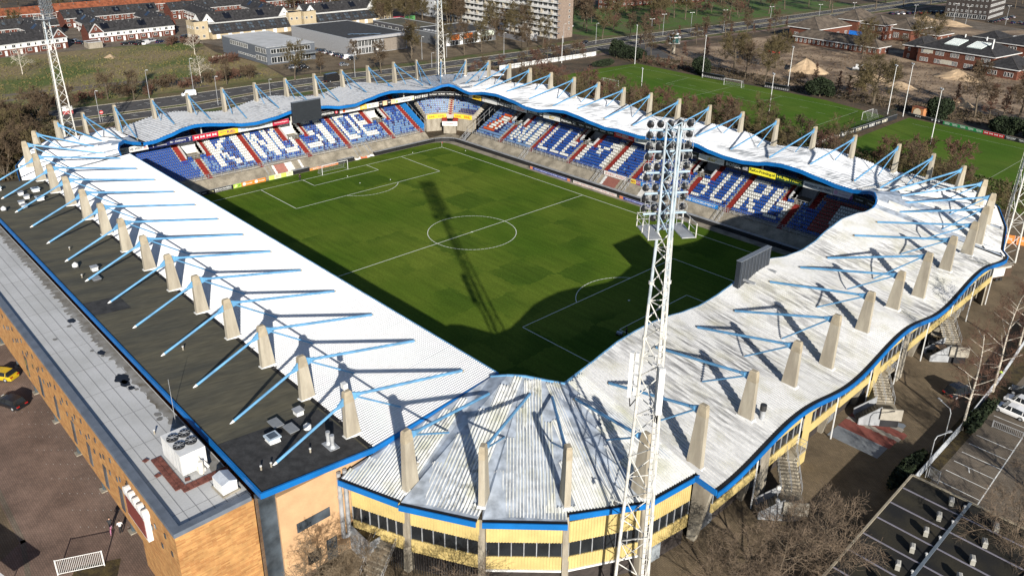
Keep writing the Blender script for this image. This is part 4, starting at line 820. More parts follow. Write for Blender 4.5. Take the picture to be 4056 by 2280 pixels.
# corner block
CX, CY = -57.0, 39.3
def carc(r, a): return (CX + r * cos(radians(a)), CY + r * sin(radians(a)))
b = MB()
for i in range(14):
    r0 = 11.2 + 0.82 * i; r1 = r0 + 0.82 + (1 if i == 13 else 0); z = 5.0 + 0.46 * i
    for k in range(16):
        u0 = 97 + 76 * k / 16; u1 = 97 + 76 * (k + 1) / 16; P = [carc(r0, u0), carc(r1, u0), carc(r1, u1), carc(r0, u1)]; b.loft([(*p, z - 1.5) for p in P], [(*p, z) for p in P])
b.build('terrace', MT['terrace'], fcs)
q = MB(); S = []
for i in range(13):
    r = 11.5 + 0.82 * i; n = int(radians(76) * r / 0.52)
    for k in range(n):
        u = 97 + 76 * (k + 0.5) / n
        if abs(u - 135) * r * pi / 180 < 0.8: continue
        S.append((r, u, 5.0 + 0.46 * i, 3 if (i < 2 and u < 122 or rs.random() < 0.03) else 2 if rs.random() < 0.8 else 0))
S.sort(key=lambda s: (s[0], s[1])); proto = {}
for j, (r, u, z, c) in enumerate(S):
    x, y = carc(r, u); dx = (cos(radians(u)), sin(radians(u))); ax = (-dx[1], dx[0])
    if j < 300:
        if c not in proto: qq = MB(); seat_shape(qq, (0, 0), (0, 1), (1, 0), 0); proto[c] = qq.mesh('seat', SEATM[c])
        o = fcs['_o']; link_part('seat', proto[c], fcs, (x - o[0], y - o[1], z - o[2]), radians(u))
    else: q.cm = c; seat_shape(q, (x, y), ax, dx, z)
q.build('seat', SEATM, fcs, 'stuff')
b = MB()
for i in range(14):
    r0 = 11.2 + 0.82 * i; z = 5.0 + 0.46 * i; w_ = 0.62 / r0 * 57.3; P = [carc(r0, 135 - w_), carc(r0 + 0.8, 135 - w_), carc(r0 + 0.8, 135 + w_), carc(r0, 135 + w_)]; b.loft([(*p, z - 0.3) for p in P], [(*p, z + 0.02) for p in P])
b.build('stair_aisle', MT['redstep'], fcs)
for u0, u1 in ((99, 129), (141, 171)):
    b = MB(); b.loft([(*carc(10.9, u0), z) for z in (3.7, 4.95)] + [(*carc(11.15, u0), z) for z in (4.95, 3.7)], [(*carc(10.9, (u0 + u1) / 2), z) for z in (3.7, 4.95)] + [(*carc(11.15, (u0 + u1) / 2), z) for z in (4.95, 3.7)])
    b.loft([(*carc(10.9, (u0 + u1) / 2), z) for z in (3.7, 4.95)] + [(*carc(11.15, (u0 + u1) / 2), z) for z in (4.95, 3.7)], [(*carc(10.9, u1), z) for z in (3.7, 4.95)] + [(*carc(11.15, u1), z) for z in (4.95, 3.7)])
    bd = b.build('yellow_banner', plain((0.80, 0.50, 0.03), 0.5), fcs)
    for s in (0.25, 0.75):
        u = u0 + (u1 - u0) * s; p = carc(10.9, u); t = (sin(radians(u)), -cos(radians(u)), 0); me, bb = text_mesh('DHL', plain((0.62, 0.03, 0.03), 0.5)); put_text('DHL', plain((0.62, 0.03, 0.03), 0.5), fcs, (p[0], p[1], 4.33), t, 1.9, 0.62, 0.12)
b = MB()
for u0, u1 in ((97, 125), (145, 173)):
    P = [carc(11.0, u0), carc(12.5, u0), carc(12.5, u1), carc(11.0, u1)]; b.loft([(*p, 0) for p in P], [(*p, 3.7) for p in P])
b.build('front_wall', MT['concrete'], fcs)
b = MB()
for s in (-1, 1):
    c = carc(10.2, 135 + s * 9)
    for i in range(7): p = carc(11.3 - 0.45 * i, 135 + s * 9); b.obox(p, 0.5, 1.5, 4.2 - 0.33 * i - 0.3, 4.2 - 0.33 * i, radians(135))
b.build('red_stair', MT['redstep'], fcs, 'stuff')
p0, p1 = carc(7.6, 155), carc(7.6, 115); p0 = (-63.3, 42.9); p1 = (-60.3, 46.1)
b = MB(); b.loft([(*p0, 2.4), (p0[0] + .15, p0[1] - .15, 2.4), (p0[0] + .15, p0[1] - .15, 3.7), (*p0, 3.7)], [(*p1, 2.4), (p1[0] + .15, p1[1] - .15, 2.4), (p1[0] + .15, p1[1] - .15, 3.7), (*p1, 3.7)]); b.build('tunnel_banner', MT['white'], fcs)
b = MB(); b.obox((-63.0, 45.6), 3.6, 3.0, 0, 2.9, radians(45)); b.build('tunnel_roof', MT['concrete'], fcs)
put_text('ALUCONCEPT', plain((0.25, 0.05, 0.05), 0.5), fcs, (-61.7, 44.4, 3.05), (1, 1.06, 0), 2.2, 0.35, 0.14)
b = MB(); b.loft([(-62.3, 35.3, 2.3), (-79.0, 35.3, 10.6), (-79.0, 35.3, 13.0), (-62.3, 35.3, 4.3)], [(-62.3, 35.5, 2.3), (-79.0, 35.5, 10.6), (-79.0, 35.5, 13.0), (-62.3, 35.5, 4.3)]); b.build('side_screen', plain((0.015, 0.20, 0.55), 0.5), ks)
b = MB()
for k in range(9): d = 0.3 + 2 * k; z = 2.6 + 0.41 * d / 0.82; b.tube((-62 - d, 35.9, z), (-62 - d, 35.9, z + 2.3), 0.04, 0.04, 5); b.tube((-51.8, 44.7 + d, 2.6 + d * .55), (-51.8, 44.7 + d, 2.6 + d * 0.55 + 2.3), 0.04, 0.04, 5)
for z in (1.1, 2.2): b.tube((-62, 35.9, 2.6 + z), (-78, 35.9, 10.6 + z), 0.035, 0.035, 5); b.tube((-51.8, 44.7, 2.6 + z), (-51.8, 60.7, 11.4 + z), 0.035, 0.035, 5)
b.build('side_railing', MT['rail'], fcs, 'stuff')
for x0, y0, dx, dy, lab in ((-60.3, -14.0, 1, 0, 0), (-60.3, 11.4, 1, 0, 0), (-60.3, 14.8, 1, 0, 0), (-28.3, 42.3, 0, -1, 1), (-3.2, 42.3, 0, -1, 1), (5.6, 42.3, 0, -1, 1), (31.3, 42.3, 0, -1, 1), (-52.3, 42.3, 0, -1, 1)):
    # flights from the railing down to the pitch side
    par = rsd if lab else ks; b = MB()
    for i in range(9):
        z = 2.3 - 0.25 * i; c = (x0 - 1.4 + 0.33 * i, y0) if dx else (x0, y0 + 1.4 - 0.33 * i)
        b.box(c[0] - (0.17 if dx else 0.55), c[0] + (0.17 if dx else 0.55), c[1] - (0.55 if dx else 0.17), c[1] + (0.55 if dx else 0.17), z - 0.12, z)
    b.build('steel_stair', MT['rail'], par, 'stuff'); b = MB()
    for s in (-0.6, 0.6):
        A = (x0 - 1.6, y0 + s, 3.4) if dx else (x0 + s, y0 + 1.6, 3.4); B = (x0 + 1.5, y0 + s, 1.1) if dx else (x0 + s, y0 - 1.5, 1.1)
        b.tube(A, B, 0.045, 0.045, 6); b.tube((A[0], A[1], A[2] - 0.5), (B[0], B[1], B[2] - 0.5), 0.03, 0.03, 5)
        for t in (0, 0.33, 0.66, 1): p = lerp3(A, B, t); b.tube((p[0], p[1], p[2] - 1.1), p, 0.035, 0.035, 5)
    b.build('handrail', MT['rail'], par, 'stuff')
# patched concrete on the slopes
for (x0, x1, c, y) in ((-3.4, 0.5, (0.20, 0.075, 0.055), 0), (-4.2, -3.4, (0.5, 0.5, 0.47), 0), (7.2, 10.5, (0.5, 0.48, 0.44), 0)):
    b = MB(); n = 8
    b.poly([(x0 + 2.6 + 0.5 * (k % 2) * 0.3, 40.86 + 2.72 * k / n, 0.32 + 2.03 * k / n) for k in range(n + 1)] + [(x1 + 2.6 + 0.15 * (k % 2), 40.86 + 2.72 * k / n, 0.32 + 2.03 * k / n) for k in range(n, -1, -1)]); b.build('painted_patch', plain(c, 0.9), rsd)
for (y0, y1, c) in ((-12.8, -12.2, (0.6, 0.58, 0.54)), (-12.2, -9.4, (0.30, 0.13, 0.10)), (-9.4, -7.4, (0.55, 0.54, 0.5)), (-5.6, -5.0, (0.6, 0.58, 0.54))):
    b = MB(); n = 8
    b.poly([(-58.36 - 2.72 * k / n, y0 + 0.15 * (k % 2), 0.32 + 2.03 * k / n) for k in range(n + 1)] + [(-58.36 - 2.72 * k / n, y1 + 0.15 * (k % 2), 0.32 + 2.03 * k / n) for k in range(n, -1, -1)]); b.build('painted_patch', plain(c, 0.9), ks)

# ------------------------------------------------------------------ advertising boards
def board(label, p0, p1, z0, h, col, texts, group=None, name='advertising_board', th=0.14):
    """p0 -> p1 runs left to right for the reader"""
    p0 = Vector((*p0, 0)); p1 = Vector((*p1, 0)); t = (p1 - p0).normalized(); n = t.cross(Vector((0, 0, 1))); L = (p1 - p0).length
    r = thing(name, label, 'advertising board', (p0.x, p0.y, z0), group)
    b = MB(); b.loft([(*(p0 - n * q).xy, z) for q, z in ((0, z0), (th, z0), (th, z0 + h), (0, z0 + h))], [(*(p1 - n * q).xy, z) for q, z in ((0, z0), (th, z0), (th, z0 + h), (0, z0 + h))]); b.build('panel', plain(col, 0.5), r)
    b = MB(); e = 0.04
    b.loft([(*(p0 + n * q).xy, z) for q, z in ((0.0, z0 + h), (-th, z0 + h), (-th, z0 + h + e), (0, z0 + h + e))], [(*(p1 + n * q).xy, z) for q, z in ((0.0, z0 + h), (-th, z0 + h), (-th, z0 + h + e), (0, z0 + h + e))]); b.build('frame', MT['rail'], r)
    for T in texts:
        if T[0] == '#':                       # coloured block: ('#', u0, u1, v0, v1, colour)
            _, u0, u1, v0, v1, c = T; P = [p0 + t * (L * u0) + n * 0.006, p0 + t * (L * u1) + n * 0.006]; b = MB()
            b.quad((P[0].x, P[0].y, z0 + h * v0), (P[1].x, P[1].y, z0 + h * v0), (P[1].x, P[1].y, z0 + h * v1), (P[0].x, P[0].y, z0 + h * v1)); b.build('printed_block', plain(c, 0.5), r)
        elif T[0] == '%':                     # polygon in board units
            b = MB(); P = [p0 + t * (L * u) + n * 0.009 + Vector((0, 0, z0 + h * v)) for u, v in T[1]]; b.poly([tuple(p) for p in P]); b.build('emblem', plain(T[2], 0.5), r)
        else:
            s, u, w_, v, hh, c = T; q = p0 + t * (L * u); put_text(s, plain(c, 0.5), r, (q.x, q.y, z0 + h * v), t, L * w_, h * hh, 0.012)
    return r
WH = (0.58, 0.58, 0.56); BK = (0.012, 0.012, 0.014); G1 = 'boards hung below the stadium roof'
KX = -67.8
ky_ = lambda y: y - 1.76 - (y + 30) * 0.0257
rx_ = lambda x: x + 4.1 - (x + 40) * 0.026
def KB(y0, y1, label, col, texts, z=10.15): return board(label, (KX, ky_(y0)), (KX, ky_(y1)), z, 1.25, col, texts, G1)
def RB(x0, x1, label, col, texts, z=10.4): return board(label, (rx_(x0), 49.4), (rx_(x1), 49.4), z, 1.3, col, texts, G1)
bow = lambda c, k: [('%', [(c - k, 0.25), (c - k, 0.75), (c, 0.56), (c + k, 0.75), (c + k, 0.25), (c, 0.44)], WH)]
KB(-45.4, -37.1, 'white hanging board with grey capitals and red chevrons beside the main roof', WH, [('LEADING THE WAY', 0.44, 0.78, 0.5, 0.5, (0.05, 0.05, 0.06)), ('))', 0.91, 0.08, 0.5, 0.5, (0.5, 0.03, 0.03))])
KB(-37.0, -26.6, 'navy hanging board with a phone number in white', (0.012, 0.018, 0.085), [('T', 0.1, 0.07, 0.5, 0.66, WH), ('Dakdekker', 0.26, 0.16, 0.68, 0.26, WH), ('Dienstverlening', 0.29, 0.22, 0.3, 0.24, WH), ('06 - 53453614', 0.66, 0.36, 0.5, 0.34, WH), ('T', 0.94, 0.06, 0.5, 0.66, WH)])
KB(-26.5, -20.1, 'red hanging board with a row of white bow ties', (0.42, 0.02, 0.045), bow(0.15, .08) + bow(0.38, .08) + bow(0.62, .08) + bow(0.85, .08))
KB(-20.0, -14.9, 'orange yellow hanging board with one purple outlined word', (0.80, 0.46, 0.03), [('RIEL', 0.66, 0.46, 0.54, 0.52, (0.08, 0.02, 0.12)), ('RIJSCHOOL', 0.24, 0.28, 0.6, 0.3, (0.12, 0.03, 0.1)), ('0135 3333500', 0.5, 0.6, 0.16, 0.14, (0.1, 0.05, 0.1))])
KB(-14.8, -5.5, 'white hanging board with four rings, left of the big screen', WH, [('OOOO', 0.14, 0.14, 0.52, 0.36, (0.04, 0.24, 0.5)), ('Brabants Mobiel', 0.52, 0.5, 0.5, 0.4, (0.25, 0.26, 0.28)), ('Z.nl', 0.88, 0.14, 0.5, 0.4, (0.25, 0.26, 0.28))])
KB(-5.4, -0.8, 'dark red hanging board with a small web address, left of the big screen', (0.36, 0.02, 0.05), [('www.bouwcollegen.nl', 0.5, 0.8, 0.5, 0.36, WH)])
KB(7.4, 14.6, 'black hanging board with a white bicycle name right of the big screen', BK, [('N TWEEWIELER', 0.4, 0.72, 0.5, 0.44, WH), ('%', [(0.86 + 0.07 * cos(k * pi / 6), 0.5 + 0.36 * sin(k * pi / 6)) for k in range(12)], (0.45, 0.03, 0.05)), ('S', 0.86, 0.05, 0.5, 0.4, WH)])
KB(14.7, 21.2, 'white hanging board with a round orange emblem and thin lettering', WH, [('%', [(0.2 + 0.07 * cos(k * pi / 7), 0.5 + 0.42 * sin(k * pi / 7)) for k in range(14)], (0.62, 0.12, 0.03)), ('D', 0.2, 0.06, 0.5, 0.5, (0.1, 0.02, 0.02)), ('ata Company.nl', 0.58, 0.6, 0.42, 0.34, (0.45, 0.36, 0.33))])
KB(21.3, 23.4, 'small amber hanging board between two white ones', (0.75, 0.42, 0.05), [('CLEAN', 0.5, 0.6, 0.6, 0.2, WH), ('office', 0.5, 0.6, 0.32, 0.2, WH)])
KB(23.5, 27.4, 'white hanging board with a small blurred crest and grey words', WH, [('%', [(0.2, 0.2), (0.36, 0.5), (0.2, 0.82), (0.1, 0.5)], (0.55, 0.55, 0.2)), ('ELEKTRO', 0.66, 0.5, 0.62, 0.24, (0.2, 0.2, 0.2)), ('TECHNIEK', 0.66, 0.5, 0.32, 0.2, (0.3, 0.3, 0.3))])
KB(27.5, 33.2, 'hanging board of black and peach squares with a lower case word twice', (0.78, 0.47, 0.28), [('#', 0.0, 0.24, 0, 1, BK), ('#', 0.5, 0.74, 0, 1, BK), ('capi', 0.12, 0.17, 0.5, 0.4, WH), ('capi', 0.62, 0.17, 0.5, 0.4, WH), ('#', 0.25, 0.49, 0.7, 0.76, (0.7, 0.3, 0.1)), ('#', 0.75, 1.0, 0.7, 0.76, (0.7, 0.3, 0.1))])
KB(33.3, 39.9, 'white hanging board with thin grey capitals and green leaf corners', WH, [('YANGA', 0.52, 0.5, 0.55, 0.5, (0.12, 0.13, 0.14)), ('%', [(0.02, 0.1), (0.12, 0.2), (0.10, 0.8), (0.03, 0.6)], (0.3, 0.45, 0.05)), ('%', [(0.9, 0.1), (0.98, 0.15), (0.96, 0.7), (0.9, 0.5)], (0.35, 0.5, 0.08))])
NK = [('NKEF', 0.29, 0.36, 0.5, 0.62, WH), ('NKEF', 0.79, 0.36, 0.5, 0.62, WH), ('#', 0.03, 0.1, 0.2, 0.8, WH), ('#', 0.53, 0.6, 0.2, 0.8, WH)]
KB(40.0, 45.2, 'black hanging board with tall white capitals twice, before the far corner bend', BK, NK)
CA = [(-67.8, 41.6), (-67.0, 44.2), (-65.6, 46.2), (-63.6, 47.9), (-61.2, 49.0), (-59.0, 49.4)]
for k, (a, c) in enumerate(zip(CA[:-1], CA[1:])): board('black hanging board with white script name in the far bend', a, c, 10.3, 1.15, BK, [('Van Mossel', 0.5, 0.8, 0.5, 0.36, WH)], G1)
RB(-63.9, -57.6, 'hanging board half white, half yellow with a black square, before the corner bend', WH, [('#', 0.3, 0.93, 0, 1, (0.8, 0.52, 0.03)), ('#', 0.38, 0.47, 0.2, 0.8, BK), ('#', 0.94, 1, 0, 1, BK), ('Brabants', 0.68, 0.36, 0.66, 0.24, BK), ('Uitzendburo', 0.68, 0.4, 0.34, 0.24, BK)])
RB(-57.5, -51.2, 'white hanging board with a pale red V and faint grey lines', WH, [('V', 0.13, 0.1, 0.5, 0.5, (0.6, 0.3, 0.25)), ('aluminium & glas', 0.6, 0.62, 0.6, 0.2, (0.5, 0.5, 0.5)), ('aluconcept', 0.62, 0.66, 0.3, 0.16, (0.6, 0.6, 0.6))])
RB(-51.1, -45.2, 'black hanging board with tall white capitals twice, left part of the long stand', BK, NK)
RB(-45.1, -39.0, 'white hanging board with red two line slogan', WH, [('%', [(0.06, 0.1), (0.2, 0.1), (0.17, 0.9), (0.09, 0.9)], (0.3, 0.3, 0.32)), ('BOUWEN AAN', 0.62, 0.6, 0.66, 0.26, (0.62, 0.18, 0.1)), ('BRABANT', 0.62, 0.5, 0.32, 0.26, (0.62, 0.18, 0.1))])
BO = [('BOREK', 0.38, 0.6, 0.5, 0.56, WH)] + [('#', 0.76, 0.96, v, v + 0.09, (0.6, 0.6, 0.6)) for v in (0.24, 0.45, 0.66)]
RB(-38.9, -32.6, 'black hanging board, bold white word and three stripes, left half of the long stand', BK, BO)
IE = [('iEar\'', 0.54, 0.36, 0.5, 0.62, (0.45, 0.33, 0.06)), ('Maatwerk in', 0.16, 0.26, 0.66, 0.16, (0.4, 0.4, 0.4)), ('hearing safety', 0.16, 0.26, 0.38, 0.16, (0.4, 0.4, 0.4)), ('gehoorbescherming', 0.87, 0.22, 0.5, 0.16, (0.45, 0.45, 0.45))]
RB(-32.5, -26.3, 'white hanging board with a golden word, left half of the long stand', WH, IE)
RB(-26.2, -20.0, 'black hanging board with a thin white capital word and small print at right', BK, [('INDICIA', 0.36, 0.58, 0.5, 0.5, WH), ('Made for', 0.83, 0.2, 0.66, 0.18, WH), ('digital', 0.83, 0.18, 0.36, 0.18, WH)])
RB(-19.9, -7.6, 'long black hanging board with a small white script name five times', BK, [('Van Mossel', 0.1 + 0.2 * k, 0.14, 0.5, 0.34, WH) for k in range(5)])
RB(-7.5, -1.2, 'red hanging board with a bold white capital word', (0.50, 0.03, 0.025), [('VALERES', 0.4, 0.64, 0.56, 0.5, WH), ('metaalwerken', 0.68, 0.5, 0.18, 0.2, WH)])
RB(-1.1, 5.4, 'white hanging board with a blue drop and grey capitals', WH, [('%', [(0.1, 0.2), (0.18, 0.25), (0.16, 0.6), (0.13, 0.85), (0.09, 0.5)], (0.15, 0.3, 0.5)), ('DE BEEKSE', 0.55, 0.5, 0.5, 0.34, (0.2, 0.2, 0.22))])
RB(5.5, 17.6, 'black hanging board with small white script names behind the near mast', BK, [('Van Mossel', 0.12 + 0.25 * k, 0.16, 0.5, 0.34, WH) for k in range(4)])
RB(17.7, 24.4, 'white hanging board with a golden word in the middle, right half of the long stand', WH, IE)
RB(24.5, 30.7, 'black hanging board, bold white word and three stripes, right half of the long stand', BK, BO)
RB(30.8, 37.2, 'bright yellow hanging board with a black printed web name', (0.80, 0.72, 0.04), [('RaKo-Printing.nl', 0.5, 0.94, 0.5, 0.6, BK)])
RB(37.3, 43.5, 'dark green hanging board with slanted yellow capitals', (0.012, 0.035, 0.022), [('HUIJBTREX', 0.5, 0.92, 0.5, 0.56, (0.75, 0.72, 0.05))])
RB(43.6, 50.0, 'white hanging board with a spaced dark word twice', WH, [('BROEREN', 0.27, 0.42, 0.5, 0.36, (0.08, 0.08, 0.12)), ('BROEREN', 0.75, 0.42, 0.5, 0.36, (0.08, 0.08, 0.12))])
RB(50.1, 54.2, 'pale hanging board with a pink dot and purple end', (0.62, 0.56, 0.62), [('%', [(0.15 + 0.1 * cos(k * pi / 6), 0.5 + 0.36 * sin(k * pi / 6)) for k in range(12)], (0.6, 0.35, 0.5)), ('www.goedezaken.nl', 0.55, 0.5, 0.4, 0.2, (0.3, 0.2, 0.32)), ('%', [(0.84, 0), (1, 0), (1, 1), (0.92, 0.5)], (0.2, 0.06, 0.25))])
for a, c in (((56.0, 49.4), (58.6, 49.0)), ((58.7, 49.0), (61.2, 47.8))): board('black hanging board with white script name at the right bend', a, c, 10.3, 1.15, BK, [('Van Mossel', 0.5, 0.6, 0.5, 0.3, WH)], G1)
# hangers from the roof
for x, y, z0, z1, lab in [(KX - 0.3, yy, 10.1, 13.0, 0) for yy in (-36, -26, -2.5, 20, 33)] + [(xx, 49.7, 10.4, 12.9, 1) for xx in (-58, -46, -28, -14, 17, 36)]:
    b = MB(); b.box(x - 0.12, x + 0.12, y - 0.12, y + 0.12, z0, z1); b.build('roof_post', MT['mast'], rsd if lab else ks)
# banners on the railings of the long stand
board('white banner with pinkish spaced capitals tied to the railing', (-2.2, 43.86), (4.7, 43.86), 2.42, 1.0, (0.66, 0.62, 0.58), [('AVEC AVEC', 0.5, 0.9, 0.5, 0.6, (0.42, 0.22, 0.19))], None, 'banner', 0.05)
board('yellow and purple banner on the railing of the long stand', (6.0, 43.86), (8.9, 43.86), 2.42, 1.0, (0.72, 0.55, 0.05), [('#', 0.55, 1, 0, 1, (0.22, 0.04, 0.12)), ('MAX', 0.28, 0.42, 0.5, 0.5, (0.25, 0.03, 0.03)), ('ICT', 0.78, 0.34, 0.5, 0.5, WH)], None, 'banner', 0.05)
board('long blue banner with white capitals on the railing', (9.0, 43.86), (30.0, 43.86), 2.42, 1.0, (0.02, 0.19, 0.52), [('DE ICT-WEBWINKEL VOOR DE CONSUMENT', 0.5, 0.94, 0.5, 0.5, WH)], None, 'banner', 0.05)
# pitch side boards
GB = 'black boards along the touchline'
x = -52.0
while x < 55: board('plain black low board along the far touchline below the long stand', (x, 40.1), (x + 7.0, 40.1), 0.02, 0.95, (0.014, 0.014, 0.015), [], GB, 'perimeter_board', 0.9); x += 7.1
for x0, x1, c, T, lab in ((-22.6, -8.6, (0.035, 0.04, 0.20), [('DE ICT-WEBWINKEL VOOR IEDERE CONSUMENT', 0.52, 0.8, 0.5, 0.4, (0.5, 0.55, 0.75)), ('#', 0.0, 0.07, 0, 1, (0.6, 0.2, 0.1)), ('#', 0.93, 1, 0, 1, (0.6, 0.2, 0.1))], 'blue printed low board with small white text left of the halfway line'), (-7.6, 6.0, (0.62, 0.58, 0.54), [('AVEC AVEC AVEC AVEC AVEC AVEC', 0.5, 0.96, 0.5, 0.5, (0.42, 0.2, 0.17))], 'pale low board repeating a pinkish word at the halfway line'), (7.0, 22.0, (0.035, 0.04, 0.20), [('DE ICT-WEBWINKEL VOOR IEDERE CONSUMENT', 0.52, 0.8, 0.5, 0.4, (0.5, 0.55, 0.75)), ('#', 0.0, 0.07, 0, 1, (0.6, 0.2, 0.1)), ('#', 0.93, 1, 0, 1, (0.6, 0.2, 0.1))], 'blue printed low board with small white text right of the halfway line')):
    board(lab, (x0, 38.9), (x1, 38.9), 0.03, 0.62, c, T, None, 'perimeter_board', 0.12)
board('black low board with white builder name and GB monogram by the shadow edge', (-57.6, -34.5), (-57.6, -24.5), 0.02, 1.0, BK, [('BROUWERS', 0.76, 0.4, 0.62, 0.4, WH), ('BOUW EN ONDERHOUD', 0.76, 0.4, 0.22, 0.16, WH), ('GB', 0.47, 0.12, 0.5, 0.5, (0.3, 0.28, 0.15)), ('C', 0.2, 0.06, 0.5, 0.5, WH), ('enerco', 0.3, 0.1, 0.5, 0.2, WH)], None, 'perimeter_board')
board('small leafy green low board behind the goal line', (-57.6, -24.4), (-57.6, -22.4), 0.02, 1.0, (0.30, 0.42, 0.06), [('%', [(0.1, 0.1), (0.5, 0.4), (0.3, 0.9)], (0.65, 0.68, 0.3)), ('%', [(0.5, 0.1), (0.95, 0.5), (0.7, 0.9)], (0.12, 0.28, 0.03))], None, 'perimeter_board')
board('orange low board with two round white emblems behind the goal line', (-57.6, -22.3), (-57.6, -16.2), 0.02, 1.0, (0.66, 0.19, 0.02), [('%', [(c + 0.07 * cos(k * pi / 6), 0.5 + 0.4 * sin(k * pi / 6)) for k in range(12)], WH) for c in (0.1, 0.6)] + [('Voordeel', 0.3, 0.24, 0.5, 0.34, WH), ('Voordeel', 0.82, 0.26, 0.5, 0.34, WH)], None, 'perimeter_board')
board('pale green and white low board left of the goal', (-57.6, -15.3), (-57.6, -8.9), 0.02, 1.05, (0.62, 0.66, 0.42), [('#', 0, 0.22, 0, 1, (0.45, 0.56, 0.1)), ('#', 0.5, 0.72, 0, 1, (0.45, 0.56, 0.1)), ('HELD', 0.34, 0.2, 0.62, 0.3, (0.4, 0.08, 0.12)), ('DURF', 0.84, 0.2, 0.62, 0.3, (0.4, 0.08, 0.12)), ('www', 0.36, 0.2, 0.26, 0.2, (0.3, 0.3, 0.2)), ('www', 0.86, 0.2, 0.26, 0.2, (0.3, 0.3, 0.2))], None, 'perimeter_board')
for y0, y1 in ((-8.8, -4.2), (4.2, 9.0), (15.4, 22.4), (22.5, 29.5), (29.6, 35.5)): board('plain black low board behind the goal line at the far end', (-57.7, y0), (-57.7, y1), 0.02, 0.95, (0.014, 0.014, 0.015), [], GB, 'perimeter_board', 0.8)
board('orange low board standing behind the goal net', (-57.7, -4.1), (-57.7, 4.1), 0.02, 0.6, (0.66, 0.22, 0.06), [('SPONSORING', 0.5, 0.8, 0.5, 0.5, WH)], None, 'perimeter_board')
AR = [(-57.7, 35.6), (-57.0, 37.6), (-55.6, 39.2), (-54.2, 40.0), (-52.1, 40.1)]
for a, c in zip(AR[:-1], AR[1:]): board('plain black low board curving round the far corner of the pitch', a, c, 0.02, 0.95, (0.014, 0.014, 0.015), [], GB, 'perimeter_board', 0.7)
# ------------------------------------------------------------------ video screens
def screen(label, c, w_, h, z0, face, tail):
    f = Vector((*face, 0)).normalized(); t = Vector((0, 0, 1)).cross(f); r = thing('video_screen', label, 'screen', (*c, z0)); C_ = Vector((*c, 0))
    def bx(u0, u1, d0, d1, a, e): q = MB(); P = [C_ + t * u0 + f * d0, C_ + t * u1 + f * d0, C_ + t * u1 + f * d1, C_ + t * u0 + f * d1]; return q.loft([(p.x, p.y, a) for p in P], [(p.x, p.y, e) for p in P])
    bx(-w_ / 2, w_ / 2, -0.7, 0, z0, z0 + h).build('cabinet', plain((0.025, 0.03, 0.038), 0.45), r)
    bx(-w_ / 2 + 0.12, w_ / 2 - 0.12, 0.0, 0.02, z0 + 0.14, z0 + h - 0.12).build('display', plain((0.022, 0.025, 0.03), 0.35), r)
    q = MB()
    for k in range(9): u = -w_ / 2 + w_ * (k + 0.5) / 9; e = bx(u - 0.05, u + 0.05, -0.76, -0.7, z0 + 0.1, z0 + h - 0.1); q.add(e.v, e.f)
    q.build('rib', plain((0.06, 0.07, 0.085), 0.5), r, 'stuff')
    q = MB(); e = bx(-w_ / 2 - 0.05, w_ / 2 + 0.05, -0.75, 0.05, z0 + h, z0 + h + 0.08); q.add(e.v, e.f); q.build('top_cover', plain((0.14, 0.155, 0.175), 0.5), r)
    q = MB()
    for u in (-w_ * 0.35, w_ * 0.35): e = bx(u - 0.15, u + 0.15, -2.6, -0.7, z0 + 1.2, z0 + 1.5); q.add(e.v, e.f)
    q.build('bracket', MT['rail'], r, 'stuff')
screen('large blank black video screen hung at the far end roof edge', (-62.6, -0.75), 8.0, 5.15, 11.3, (1, 0), 0)
screen('back of a large dark video screen rising over the near end roof edge', (64.4, -1.95), 8.1, 4.4, 12.65, (-1, 0), 0)
# ------------------------------------------------------------------ goals, flags, people on the pitch
def goal(label, c, s, w_=7.32, d=2.2, h=2.44, group=None, rot=0.0):
    """s = +1: the net lies on the +x side"""
    r = thing('football_goal', label, 'goal', (c[0], c[1], 0.02), group, rot, True); q = MB(); R = 0.06
    for y in (-w_ / 2, w_ / 2): q.tube((0, y, 0), (0, y, h), R, R, 8)
    q.tube((0, -w_ / 2, h), (0, w_ / 2, h), R, R, 8); q.build('frame', MT['white'], r)
    q = MB()
    for y in (-w_ / 2, w_ / 2): q.tube((0, y, h), (s * d * 0.5, y, h), 0.025, 0.025, 5); q.tube((s * d * 0.5, y, h), (s * d, y, 0), 0.025, 0.025, 5); q.tube((0, y, 0.03), (s * d, y, 0.03), 0.025, 0.025, 5)
    q.tube((s * d, -w_ / 2, 0.03), (s * d, w_ / 2, 0.03), 0.025, 0.025, 5); q.build('net_support', MT['rail'], r, 'stuff')
    q = MB(); n = 24
    for k in range(n + 1):
        y = -w_ / 2 + w_ * k / n; q.beam((s * d * 0.5, y, h), (s * d, y, 0.03), 0.012, 0.012); q.beam((0, y, h), (s * d * 0.5, y, h), 0.012, 0.012)
    for k in range(9): t = k / 8; q.beam((s * (d * 0.5 + d * 0.5 * t), -w_ / 2, h * (1 - t) + 0.03), (s * (d * 0.5 + d * 0.5 * t), w_ / 2, h * (1 - t) + 0.03), 0.012, 0.012)
    for y in (-w_ / 2, w_ / 2):
        for k in range(7): z = h * (k + 0.5) / 7; q.beam((0, y, z), (s * (d * 0.5 + d * 0.5 * (1 - z / h)), y, z), 0.012, 0.012)
    q.build('net', MT['rail'], r, 'stuff')
goal('white goal with net on the main pitch before the far end stand', (-52.5, 0), -1)
goal('white portable goal on the training pitch beside the dugouts', (-44, 165.6), 1, group=None, rot=radians(92))
goal('white goal at the end of the training pitch by the black boards', (11.2, 157), 1, rot=radians(0))
goal('bare white goal frame half hidden by thicket on the training pitch', (-74, 131), -1, rot=radians(90))
